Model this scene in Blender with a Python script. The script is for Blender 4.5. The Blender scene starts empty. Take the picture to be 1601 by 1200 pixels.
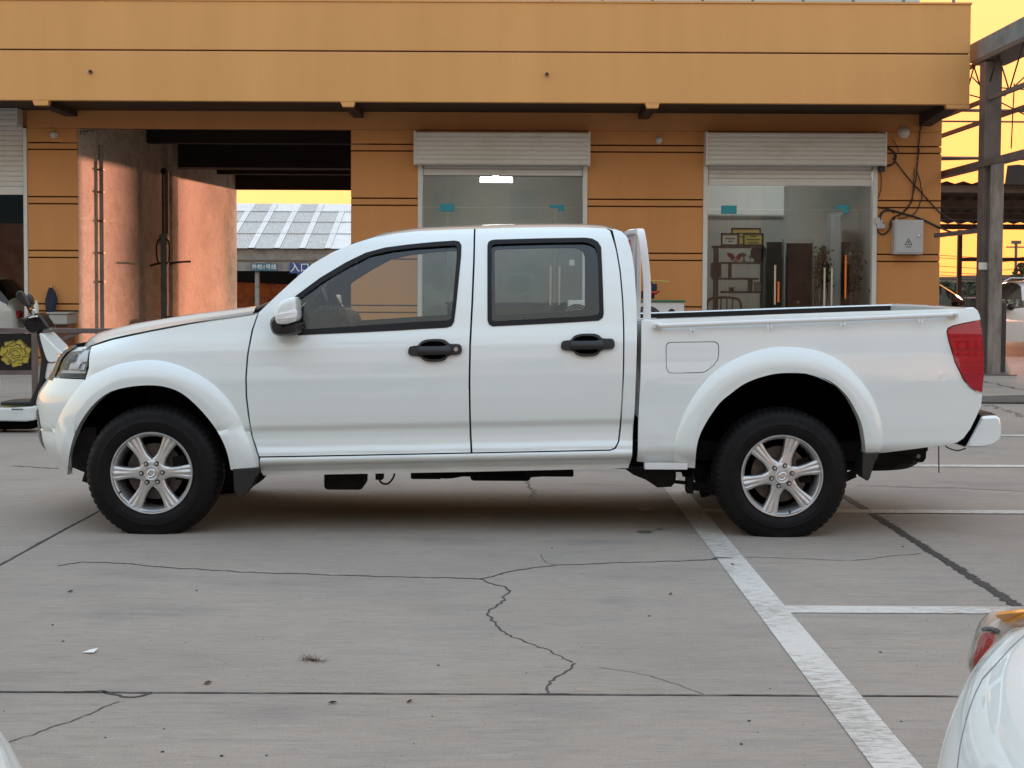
import bpy, bmesh, math, random
import numpy as np
from mathutils import Vector, Matrix
random.seed(7)
SC = bpy.context.scene
COL = SC.collection

# ------------------------------------------------------------------ camera
F_PX = 2300.0            # focal length in photo pixels (photo is 1601 x 1200)
CAM_Z = 1.317
PITCH = math.radians(2.4)
ROLL = math.radians(0.27)
HORIZON = 445.0
V0 = HORIZON + F_PX * math.tan(PITCH)      # row of the principal point
cam_d = bpy.data.cameras.new('camera')
cam = bpy.data.objects.new('camera', cam_d)
COL.objects.link(cam)
SC.camera = cam
cam_d.sensor_width = 36.0
cam_d.lens = F_PX / 1601.0 * 36.0
cam_d.clip_start = 0.05
cam_d.clip_end = 3000.0
cam_d.shift_y = (V0 - 600.0) / 1601.0
f0 = Vector((0, math.cos(PITCH), -math.sin(PITCH)))
r0 = Vector((1, 0, 0))
u0 = r0.cross(f0)
CR = math.cos(ROLL) * r0 + math.sin(ROLL) * u0
CU = -math.sin(ROLL) * r0 + math.cos(ROLL) * u0
CF = f0
CAM = Vector((0, 0, CAM_Z))
m3 = Matrix((CR, CU, -CF)).transposed()
cam.matrix_world = Matrix.Translation(CAM) @ m3.to_4x4()

def ray(u, v):
    return CF + CR * ((u - 800.5) / F_PX) - CU * ((v - V0) / F_PX)
def P(u, v, Y):
    """the world point that the photo shows at pixel u, v if it stands Y metres away"""
    d = ray(u, v)
    return CAM + d * (Y / d.y)
def G(u, v, z=0.0):
    d = ray(u, v)
    return CAM + d * ((z - CAM_Z) / d.z)

# ------------------------------------------------------------------ sky, sun, exposure
SUN_AZ, SUN_EL = math.radians(18.0), math.radians(1.45)
w = bpy.data.worlds.new('World'); SC.world = w; w.use_nodes = True
nt = w.node_tree; nt.nodes.clear()
N = nt.nodes.new; L = nt.links.new
sky = N('ShaderNodeTexSky'); sky.sky_type = 'NISHITA'; sky.sun_disc = False
sky.sun_elevation = math.radians(3.0); sky.sun_rotation = SUN_AZ
sky.dust_density = 1.3; sky.air_density = 1.0; sky.ozone_density = 1.5
# evens the sky out: gain lifts it, bright parts are compressed, hue kept
bw = N('ShaderNodeRGBToBW'); L(sky.outputs[0], bw.inputs[0])
dv = N('ShaderNodeMath'); dv.operation = 'DIVIDE'; L(bw.outputs[0], dv.inputs[0]); dv.inputs[1].default_value = 0.08
ad = N('ShaderNodeMath'); ad.operation = 'ADD'; L(dv.outputs[0], ad.inputs[0]); ad.inputs[1].default_value = 1.0
iv = N('ShaderNodeMath'); iv.operation = 'DIVIDE'; iv.inputs[0].default_value = 12.6; L(ad.outputs[0], iv.inputs[1])
vm = N('ShaderNodeVectorMath'); vm.operation = 'SCALE'; L(sky.outputs[0], vm.inputs[0]); L(iv.outputs[0], vm.inputs['Scale'])
# a mixed-in veil of near-grey mutes the colours a little
lum = N('ShaderNodeRGBToBW'); L(vm.outputs[0], lum.inputs[0])
veil = N('ShaderNodeVectorMath'); veil.operation = 'SCALE'; veil.inputs[0].default_value = (0.98, 1.0, 1.04); L(lum.outputs[0], veil.inputs['Scale'])
vx = N('ShaderNodeMix'); vx.data_type = 'RGBA'; vx.inputs[0].default_value = 0.28
L(vm.outputs[0], vx.inputs[6]); L(veil.outputs[0], vx.inputs[7])
bg = N('ShaderNodeBackground'); bg.inputs[1].default_value = 0.15
ow = N('ShaderNodeOutputWorld'); # a tint warms the bright glow round the sun
gf = N('ShaderNodeMath'); gf.operation = 'DIVIDE'; L(dv.outputs[0], gf.inputs[0]); L(ad.outputs[0], gf.inputs[1])
gp = N('ShaderNodeMath'); gp.operation = 'POWER'; L(gf.outputs[0], gp.inputs[0]); gp.inputs[1].default_value = 7.0
gm_ = N('ShaderNodeMix'); gm_.data_type = 'RGBA'; L(gp.outputs[0], gm_.inputs[0]); gm_.inputs[6].default_value = (0.975, 1.0, 1.03, 1); gm_.inputs[7].default_value = (1.0, 0.58, 0.30, 1)
wt = N('ShaderNodeVectorMath'); wt.operation = 'MULTIPLY'; L(vx.outputs[2], wt.inputs[0]); L(gm_.outputs[2], wt.inputs[1])
L(wt.outputs[0], bg.inputs[0]); L(bg.outputs[0], ow.inputs[0])

sd = bpy.data.lights.new('sun', 'SUN'); sd.energy = 0.38; sd.angle = math.radians(0.6); sd.color = (1.0, 0.40, 0.25)
so = bpy.data.objects.new('sun', sd); COL.objects.link(so)
sdir = Vector((math.sin(SUN_AZ) * math.cos(SUN_EL), math.cos(SUN_AZ) * math.cos(SUN_EL), math.sin(SUN_EL)))
so.rotation_euler = sdir.to_track_quat('Z', 'Y').to_euler()
so.location = (30, 60, 20)

SC.view_settings.view_transform = 'Standard'
SC.view_settings.look = 'None'
SC.view_settings.exposure = 3.42
SC.view_settings.gamma = 1.0
SC.view_settings.use_curve_mapping = False
SC.render.engine = 'CYCLES'
SC.cycles.max_bounces = 10
SC.cycles.transparent_max_bounces = 16
SC.cycles.glossy_bounces = 5
SC.cycles.sample_clamp_indirect = 8.0
SC.cycles.caustics_reflective = False
SC.cycles.caustics_refractive = False
SC.cycles.use_denoising = True

# ------------------------------------------------------------------ materials
def mat(name, col, rough=0.6, metal=0.0, var=0.0, vscale=3.0, stretch=(1, 1, 1), bump=0.0, bscale=60.0,
        coat=0.0, spec=0.5, col2=None, lo=0.35, hi=0.65, rvar=0.0, emit=None, estr=0.0, detail=6.0, speck=0.0, speck_scale=120.0):
    m = bpy.data.materials.new(name); m.use_nodes = True
    nt = m.node_tree; b = nt.nodes['Principled BSDF']
    N = nt.nodes.new; L = nt.links.new
    b.inputs['Base Color'].default_value = (*col, 1)
    b.inputs['Roughness'].default_value = rough
    b.inputs['Metallic'].default_value = metal
    b.inputs['Coat Weight'].default_value = coat
    b.inputs['Coat Roughness'].default_value = 0.04
    b.inputs['Specular IOR Level'].default_value = spec
    if emit:
        b.inputs['Emission Color'].default_value = (*emit, 1); b.inputs['Emission Strength'].default_value = estr
    if var or bump or col2 or rvar or speck:
        g = N('ShaderNodeNewGeometry')
        mp = N('ShaderNodeMapping'); L(g.outputs['Position'], mp.inputs[0]); mp.inputs['Scale'].default_value = stretch
        base = None
        if var or col2 or rvar:
            n1 = N('ShaderNodeTexNoise'); L(mp.outputs[0], n1.inputs['Vector'])
            n1.inputs['Scale'].default_value = vscale; n1.inputs['Detail'].default_value = detail; n1.inputs['Roughness'].default_value = 0.65
            mr = N('ShaderNodeMapRange'); L(n1.outputs[0], mr.inputs[0])
            mr.inputs[1].default_value = lo; mr.inputs[2].default_value = hi
            if rvar:
                ma = N('ShaderNodeMath'); ma.operation = 'MULTIPLY_ADD'; L(mr.outputs[0], ma.inputs[0])
                ma.inputs[1].default_value = rvar; ma.inputs[2].default_value = rough - rvar * 0.5
                L(ma.outputs[0], b.inputs['Roughness'])
            if var or col2:
                mx = N('ShaderNodeMix'); mx.data_type = 'RGBA'; L(mr.outputs[0], mx.inputs[0])
                c2 = col2 if col2 else tuple(c * (1 - var) for c in col)
                mx.inputs[6].default_value = (*col, 1); mx.inputs[7].default_value = (*c2, 1)
                base = mx.outputs[2]
        if speck:
            ns = N('ShaderNodeTexNoise'); L(g.outputs['Position'], ns.inputs['Vector']); ns.inputs['Scale'].default_value = speck_scale
            ns.inputs['Detail'].default_value = 3
            ms = N('ShaderNodeMapRange'); L(ns.outputs[0], ms.inputs[0]); ms.inputs[1].default_value = 0.6; ms.inputs[2].default_value = 0.72
            ms.inputs[3].default_value = 0; ms.inputs[4].default_value = speck
            m2 = N('ShaderNodeMix'); m2.data_type = 'RGBA'; L(ms.outputs[0], m2.inputs[0])
            if base: L(base, m2.inputs[6])
            else: m2.inputs[6].default_value = (*col, 1)
            m2.inputs[7].default_value = (*[c * 0.25 for c in col], 1)
            base = m2.outputs[2]
        if base: L(base, b.inputs['Base Color'])
        if bump:
            nb = N('ShaderNodeTexNoise'); L(mp.outputs[0], nb.inputs['Vector']); nb.inputs['Scale'].default_value = bscale
            nb.inputs['Detail'].default_value = 5
            bp = N('ShaderNodeBump'); bp.inputs['Strength'].default_value = bump; bp.inputs['Distance'].default_value = 0.01
            L(nb.outputs[0], bp.inputs['Height']); L(bp.outputs[0], b.inputs['Normal'])
    return m

def glass_mat(name, tint=(0.8, 0.85, 0.84), ior=1.5, rough=0.0):
    m = bpy.data.materials.new(name); m.use_nodes = True
    nt = m.node_tree; nt.nodes.clear(); N = nt.nodes.new; L = nt.links.new
    o = N('ShaderNodeOutputMaterial'); t = N('ShaderNodeBsdfTransparent'); t.inputs[0].default_value = (*tint, 1)
    gl = N('ShaderNodeBsdfGlossy'); gl.inputs['Roughness'].default_value = rough
    fr = N('ShaderNodeFresnel'); fr.inputs[0].default_value = ior
    mx = N('ShaderNodeMixShader'); L(fr.outputs[0], mx.inputs[0]); L(t.outputs[0], mx.inputs[1]); L(gl.outputs[0], mx.inputs[2])
    L(mx.outputs[0], o.inputs[0])
    return m

def concrete_mat():
    """worn yard concrete: blotches, long trowel streaks, specks"""
    m = bpy.data.materials.new('yard_concrete'); m.use_nodes = True
    nt = m.node_tree; b = nt.nodes['Principled BSDF']; N = nt.nodes.new; L = nt.links.new
    g = N('ShaderNodeNewGeometry')
    def noise(scale, stretch=(1, 1, 1), det=6, rough=0.6, lo=0.3, hi=0.7, to=(0, 1), dist=0.0):
        mp = N('ShaderNodeMapping'); L(g.outputs['Position'], mp.inputs[0]); mp.inputs['Scale'].default_value = stretch
        n = N('ShaderNodeTexNoise'); L(mp.outputs[0], n.inputs['Vector']); n.inputs['Scale'].default_value = scale
        n.inputs['Detail'].default_value = det; n.inputs['Roughness'].default_value = rough; n.inputs['Distortion'].default_value = dist
        r = N('ShaderNodeMapRange'); L(n.outputs[0], r.inputs[0]); r.inputs[1].default_value = lo; r.inputs[2].default_value = hi
        r.inputs[3].default_value = to[0]; r.inputs[4].default_value = to[1]
        return r.outputs[0], n.outputs[0]
    def mixc(fac, a, c):
        x = N('ShaderNodeMix'); x.data_type = 'RGBA'; L(fac, x.inputs[0])
        if isinstance(a, tuple): x.inputs[6].default_value = (*a, 1)
        else: L(a, x.inputs[6])
        x.inputs[7].default_value = (*c, 1)
        return x.outputs[2]
    big, _ = noise(0.55, det=5)
    c = mixc(big, (0.40, 0.336, 0.278), (0.29, 0.248, 0.21))
    warm, _ = noise(0.8, (1, 1, 1), 4, lo=0.5, hi=0.75, to=(0, 0.45))
    c = mixc(warm, c, (0.345, 0.28, 0.22))
    st, _ = noise(3.0, (0.55, 4.5, 1), 7, 0.65, lo=0.5, hi=0.72, to=(0, 0.45), dist=0.6)
    c = mixc(st, c, (0.22, 0.215, 0.21))
    st2, _ = noise(9.0, (0.5, 3.0, 1), 5, 0.6, lo=0.56, hi=0.75, to=(0, 0.3), dist=0.4)
    c = mixc(st2, c, (0.46, 0.43, 0.39))
    st3, _ = noise(14.0, (0.35, 2.6, 1), 5, 0.6, lo=0.6, hi=0.72, to=(0, 0.45), dist=0.8)
    c = mixc(st3, c, (0.19, 0.185, 0.18))
    oil, _ = noise(1.3, (0.7, 1.6, 1), 3, 0.5, lo=0.58, hi=0.8, to=(0, 0.6))
    c = mixc(oil, c, (0.15, 0.145, 0.14))
    st4, _ = noise(26.0, (0.30, 1.7, 1), 6, 0.7, lo=0.5, hi=0.7, to=(0, 0.42), dist=0.5)
    c = mixc(st4, c, (0.17, 0.145, 0.125))
    st5, _ = noise(31.0, (0.35, 1.5, 1), 5, 0.7, lo=0.56, hi=0.74, to=(0, 0.4), dist=0.5)
    c = mixc(st5, c, (0.50, 0.44, 0.37))
    fine, hf = noise(130, det=4, rough=0.7, lo=0.35, hi=0.65, to=(0, 0.42))
    c = mixc(fine, c, (0.20, 0.175, 0.15))
    sp, _ = noise(45, det=2, lo=0.70, hi=0.76, to=(0, 0.8))
    c = mixc(sp, c, (0.09, 0.085, 0.08))
    L(c, b.inputs['Base Color'])
    b.inputs['Roughness'].default_value = 0.9
    b.inputs['Specular IOR Level'].default_value = 0.06
    bp = N('ShaderNodeBump'); bp.inputs['Strength'].default_value = 0.5; bp.inputs['Distance'].default_value = 0.005
    L(hf, bp.inputs['Height']); L(bp.outputs[0], b.inputs['Normal'])
    return m

def worn_paint_mat():
    m = bpy.data.materials.new('worn_line_paint'); m.use_nodes = True
    nt = m.node_tree; b = nt.nodes['Principled BSDF']; N = nt.nodes.new; L = nt.links.new
    g = N('ShaderNodeNewGeometry')
    mp = N('ShaderNodeMapping'); L(g.outputs['Position'], mp.inputs[0]); mp.inputs['Scale'].default_value = (0.7, 2.6, 1)
    n = N('ShaderNodeTexNoise'); L(mp.outputs[0], n.inputs['Vector']); n.inputs['Scale'].default_value = 22; n.inputs['Detail'].default_value = 8
    n.inputs['Roughness'].default_value = 0.75
    n2 = N('ShaderNodeTexNoise'); L(g.outputs['Position'], n2.inputs['Vector']); n2.inputs['Scale'].default_value = 1.2
    am = N('ShaderNodeMath'); am.operation = 'MULTIPLY_ADD'; L(n2.outputs[0], am.inputs[0]); am.inputs[1].default_value = 0.5
    L(n.outputs[0], am.inputs[2])
    r = N('ShaderNodeMapRange'); L(am.outputs[0], r.inputs[0]); r.inputs[1].default_value = 0.70; r.inputs[2].default_value = 0.84
    x = N('ShaderNodeMix'); x.data_type = 'RGBA'; L(r.outputs[0], x.inputs[0])
    x.inputs[6].default_value = (0.56, 0.525, 0.47, 1); x.inputs[7].default_value = (0.31, 0.27, 0.23, 1)
    L(x.outputs[2], b.inputs['Base Color']); b.inputs['Roughness'].default_value = 0.75
    return m

def paint_mat(name, col, dirt=0.22):
    """glossy car paint with a faint dust film that thickens towards the sill"""
    m = bpy.data.materials.new(name); m.use_nodes = True
    nt = m.node_tree; b = nt.nodes['Principled BSDF']; N = nt.nodes.new; L = nt.links.new
    b.inputs['Coat Weight'].default_value = 1.0; b.inputs['Coat Roughness'].default_value = 0.01; b.inputs['Coat IOR'].default_value = 1.62
    g = N('ShaderNodeNewGeometry')
    n = N('ShaderNodeTexNoise'); L(g.outputs['Position'], n.inputs['Vector']); n.inputs['Scale'].default_value = 5; n.inputs['Detail'].default_value = 7
    sx = N('ShaderNodeSeparateXYZ'); L(g.outputs['Position'], sx.inputs[0])
    r = N('ShaderNodeMapRange'); L(sx.outputs[2], r.inputs[0]); r.inputs[1].default_value = 0.50; r.inputs[2].default_value = 0.36
    r.inputs[3].default_value = 0.02; r.inputs[4].default_value = 0.9
    mu = N('ShaderNodeMath'); mu.operation = 'MULTIPLY'; L(r.outputs[0], mu.inputs[0]); L(n.outputs[0], mu.inputs[1])
    m2 = N('ShaderNodeMath'); m2.operation = 'MULTIPLY'; L(mu.outputs[0], m2.inputs[0]); m2.inputs[1].default_value = dirt * 2
    x = N('ShaderNodeMix'); x.data_type = 'RGBA'; L(m2.outputs[0], x.inputs[0])
    x.inputs[6].default_value = (*col, 1); x.inputs[7].default_value = (0.30, 0.27, 0.23, 1)
    L(x.outputs[2], b.inputs['Base Color'])
    b.inputs['Roughness'].default_value = 0.35
    ro = N('ShaderNodeMapRange'); L(m2.outputs[0], ro.inputs[0]); ro.inputs[3].default_value = 0.01; ro.inputs[4].default_value = 0.5
    L(ro.outputs[0], b.inputs['Coat Roughness'])
    n2 = N('ShaderNodeTexNoise'); L(g.outputs['Position'], n2.inputs['Vector']); n2.inputs['Scale'].default_value = 2.2; n2.inputs['Detail'].default_value = 2
    bp = N('ShaderNodeBump'); bp.inputs['Strength'].default_value = 0.012; bp.inputs['Distance'].default_value = 0.02
    L(n2.outputs[0], bp.inputs['Height']); L(bp.outputs[0], b.inputs['Normal']); L(bp.outputs[0], b.inputs['Coat Normal'])
    return m

M = {}
M['concrete'] = concrete_mat()
M['line'] = worn_paint_mat()
M['joint'] = mat('joint_filler', (0.055, 0.052, 0.048), 0.9)
M['tar'] = mat('tar_joint', (0.045, 0.043, 0.04), 0.8, var=0.6, vscale=40, speck=0.5)
M['soil'] = mat('far_ground', (0.20, 0.185, 0.165), 0.95, var=0.5, vscale=0.3)
M['ochre'] = mat('ochre_wall_paint', (0.60, 0.27, 0.085), 0.62, var=0.13, vscale=1.1, stretch=(1.8, 1, 0.22), bump=0.12, bscale=45, rvar=0.1, lo=0.3, hi=0.75)
M['ochre_trim'] = mat('ochre_fascia_paint', (0.72, 0.375, 0.13), 0.62, col2=(0.64, 0.325, 0.11), vscale=1.0, stretch=(1.6, 1, 0.16), bump=0.12, bscale=45, lo=0.3, hi=0.8)
M['groove'] = mat('dark_brown_groove', (0.07, 0.022, 0.012), 0.8)
M['plaster'] = mat('scuffed_plaster', (0.68, 0.61, 0.52), 0.75, col2=(0.46, 0.39, 0.31), vscale=2.6, stretch=(1, 0.9, 1.5), bump=0.9, bscale=7, lo=0.42, hi=0.68, detail=10)
def plaster_mat():
    m = M['plaster']; nt = m.node_tree; b = nt.nodes['Principled BSDF']; N = nt.nodes.new; L = nt.links.new
    src = b.inputs['Base Color'].links[0].from_socket
    g = N('ShaderNodeNewGeometry'); col = src
    for sc_, st_, wdt in ((1.3, (1, 1.0, 1.6), 0.016), (2.6, (1, 1.5, 0.7), 0.014), (4.2, (1, .8, 1.3), 0.012)):
        mp = N('ShaderNodeMapping'); L(g.outputs['Position'], mp.inputs[0]); mp.inputs['Scale'].default_value = st_
        n = N('ShaderNodeTexNoise'); L(mp.outputs[0], n.inputs['Vector']); n.inputs['Scale'].default_value = sc_; n.inputs['Detail'].default_value = 7; n.inputs['Distortion'].default_value = 1.2
        a = N('ShaderNodeMath'); a.operation = 'SUBTRACT'; L(n.outputs[0], a.inputs[0]); a.inputs[1].default_value = 0.5
        a2 = N('ShaderNodeMath'); a2.operation = 'ABSOLUTE'; L(a.outputs[0], a2.inputs[0])
        r = N('ShaderNodeMapRange'); L(a2.outputs[0], r.inputs[0]); r.inputs[1].default_value = 0.0; r.inputs[2].default_value = wdt; r.inputs[3].default_value = 0.75; r.inputs[4].default_value = 0.0
        x = N('ShaderNodeMix'); x.data_type = 'RGBA'; L(r.outputs[0], x.inputs[0]); L(col, x.inputs[6]); x.inputs[7].default_value = (0.86, 0.80, 0.70, 1); col = x.outputs[2]
    L(col, b.inputs['Base Color'])
plaster_mat()
M['inner_wall'] = mat('grey_white_room_wall', (0.66, 0.66, 0.63), 0.7, var=0.12, vscale=0.8)
M['room_floor'] = mat('room_floor_tile', (0.25, 0.24, 0.22), 0.35)
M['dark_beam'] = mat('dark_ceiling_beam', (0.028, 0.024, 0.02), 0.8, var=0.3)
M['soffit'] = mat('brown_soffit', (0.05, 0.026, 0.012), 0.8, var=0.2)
M['alu'] = mat('painted_white_aluminium', (0.66, 0.66, 0.64), 0.45, var=0.08, vscale=4, stretch=(0.4, 1, 3), lo=0.4, hi=0.7)
M['alu2'] = mat('shutter_slat_aluminium', (0.62, 0.615, 0.59), 0.42, col2=(0.50, 0.48, 0.42), vscale=1.3, stretch=(1, 1, 2), lo=0.5, hi=0.8)
M['glass_shop'] = glass_mat('shop_glass', (0.86, 0.90, 0.88), 1.42)
M['glass_car'] = glass_mat('tinted_car_glass', (0.84, 0.90, 0.89), 1.75)
M['glass_clear'] = glass_mat('clear_lens', (0.95, 0.96, 0.97), 1.3)
M['teal'] = mat('teal_plastic', (0.02, 0.30, 0.38), 0.4)
M['steel'] = mat('brushed_steel', (0.62, 0.62, 0.60), 0.28, metal=1.0)
M['chrome'] = mat('chrome', (0.82, 0.82, 0.83), 0.06, metal=1.0)
M['black'] = mat('black_plastic', (0.014, 0.014, 0.015), 0.42, bump=0.15, bscale=400)
M['black_gloss'] = mat('gloss_black', (0.01, 0.01, 0.011), 0.18)
M['trim'] = mat('window_trim_rubber', (0.009, 0.009, 0.010), 0.55, spec=0.3)
M['liner'] = mat('dark_wheel_liner', (0.004, 0.004, 0.004), 1.0, spec=0.0)
M['under'] = mat('underbody_steel', (0.014, 0.012, 0.011), 0.8, var=0.4, vscale=14, spec=0.2)
M['rubber'] = mat('tyre_rubber', (0.005, 0.005, 0.006), 0.6, var=0.25, vscale=18, rvar=0.2, spec=0.22)
M['alloy'] = mat('silver_alloy', (0.64, 0.64, 0.63), 0.36, metal=0.7, var=0.15, vscale=25)
M['disc'] = mat('rusty_brake_disc', (0.13, 0.11, 0.10), 0.5, metal=0.6, var=0.4, vscale=30)
M['white'] = paint_mat('white_car_paint', (0.80, 0.865, 0.86))
M['white2'] = mat('white_tube_paint', (0.74, 0.75, 0.75), 0.3, coat=0.5)
M['interior'] = mat('dark_cabin_trim', (0.016, 0.0165, 0.018), 0.65)
M['interior2'] = mat('grey_cabin_lining', (0.075, 0.085, 0.09), 0.75)
M['red'] = mat('red_lens', (0.46, 0.008, 0.022), 0.12, coat=0.8, var=0.35, vscale=6, stretch=(0.6, 1, 14), spec=0.3)
M['red2'] = mat('red_paint', (0.38, 0.02, 0.02), 0.35)
M['amber'] = mat('amber_lens', (0.95, 0.34, 0.03), 0.2, coat=1.0)
M['girder'] = mat('blue_grey_girder_paint', (0.19, 0.235, 0.26), 0.55, var=0.4, vscale=3, bump=0.1)
M['brownsteel'] = mat('brown_steel', (0.15, 0.115, 0.105), 0.6, var=0.35, vscale=4)
M['postmetal'] = mat('dull_zinc_post', (0.30, 0.29, 0.28), 0.42, metal=0.55, col2=(0.13, 0.11, 0.10), vscale=3, stretch=(3, 3, 0.6))
M['darkroof'] = mat('dark_roof_sheet', (0.035, 0.024, 0.018), 0.7, var=0.4, vscale=3)
M['wire'] = mat('black_wire', (0.015, 0.012, 0.011), 0.6)
M['panelgrey'] = mat('light_grey_cabinet', (0.50, 0.52, 0.54), 0.42, var=0.06)
M['lampwhite'] = mat('opal_lamp', (0.62, 0.60, 0.56), 0.5)
M['tube_light'] = mat('lit_tube', (0.9, 0.9, 0.9), 0.5, emit=(1.0, 0.99, 0.95), estr=4.2)
M['roofwhite'] = mat('pale_roof_sheet', (0.78, 0.78, 0.77), 0.5, var=0.12, vscale=2)
M['rooflight'] = mat('dirty_roof_light', (0.62, 0.62, 0.60), 0.5, var=0.45, vscale=5, stretch=(4, 0.6, 1))
M['oldconc'] = mat('old_concrete', (0.30, 0.29, 0.28), 0.85, col2=(0.19, 0.18, 0.18), vscale=1.6, lo=0.4, hi=0.65)
M['darkconc'] = mat('dark_concrete', (0.085, 0.078, 0.070), 0.8, var=0.4, vscale=3)
M['rustsheet'] = mat('rust_corrugated_sheet', (0.60, 0.17, 0.045), 0.6, col2=(0.18, 0.055, 0.03), vscale=1.2)
M['signblue'] = mat('blue_sign', (0.035, 0.075, 0.24), 0.5)
M['signteal'] = mat('slate_blue_sign', (0.05, 0.14, 0.21), 0.5)
M['sign_white'] = mat('sign_white', (0.8, 0.8, 0.8), 0.5)
M['green'] = mat('green_sheet', (0.03, 0.17, 0.09), 0.5)
M['wood'] = mat('dark_wood', (0.05, 0.035, 0.028), 0.5, var=0.4, vscale=6, stretch=(1, 1, 6))
M['brownwood'] = mat('brown_wood', (0.13, 0.05, 0.03), 0.45)
M['paper'] = mat('paper', (0.72, 0.70, 0.64), 0.7)
M['gold'] = mat('gold_certificate', (0.55, 0.43, 0.10), 0.5)
M['leaf'] = mat('dark_leaf', (0.02, 0.06, 0.016), 0.55, var=0.4)
M['leaf2'] = mat('far_leaf', (0.05, 0.065, 0.035), 0.7, var=0.4)
M['bark'] = mat('bark', (0.09, 0.07, 0.055), 0.9)
M['orange'] = mat('orange_sunset_glint', (0.85, 0.20, 0.03), 0.3)  # sunset reflection on shop door handles, put into their colour
M['yellow'] = mat('yellow_print', (0.46, 0.36, 0.05), 0.55)
M['ink'] = mat('dark_print', (0.03, 0.028, 0.02), 0.6)
M['navy'] = mat('navy_cloth', (0.02, 0.025, 0.05), 0.85)
M['straw'] = mat('dry_grass', (0.09, 0.055, 0.03), 0.9)
M['ceramic'] = mat('stone_basin', (0.38, 0.37, 0.34), 0.6)
M['farwall'] = mat('far_pale_wall', (0.33, 0.32, 0.32), 0.85, var=0.2)
M['dkglass'] = mat('dark_car_window', (0.006, 0.007, 0.008), 0.04, spec=0.6)
M['suvblack'] = mat('dark_suv_paint', (0.012, 0.012, 0.014), 0.25, coat=1.0)
M['suvwhite'] = mat('pale_suv_paint', (0.72, 0.70, 0.66), 0.3, coat=1.0)
M['scuff'] = mat('rubber_scuff', (0.20, 0.175, 0.155), 0.8, var=0.3, vscale=30)
M['dryleaf'] = mat('dry_leaf', (0.10, 0.06, 0.03), 0.8)
M['stain'] = mat('oil_stain', (0.14, 0.13, 0.12), 0.6, var=0.4, vscale=9)
M['glow_board'] = mat('pale_board_added_glow', (0.8, 0.8, 0.8), 0.5, emit=(1.0, 1.0, 0.97), estr=0.012)  # faint glow added to a pale board to help light the room
M['reflector'] = mat('lamp_reflector', (0.86, 0.87, 0.88), 0.3)
M['lamp_chrome'] = mat('satin_lamp_chrome', (0.55, 0.52, 0.50), 0.3, metal=0.9)
M['crackfill'] = mat('crack_dirt', (0.05, 0.046, 0.042), 0.9)
M['teal_reflection'] = mat('wall_teal_reflection', (0.06, 0.13, 0.16), 0.5)  # teal glass reflection painted on the upper bay wall
M['brown_reflection'] = mat('wall_brown_reflection', (0.42, 0.24, 0.18), 0.7, col2=(0.55, 0.38, 0.31), vscale=4)  # brown glass reflection painted on the lower bay wall

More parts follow.
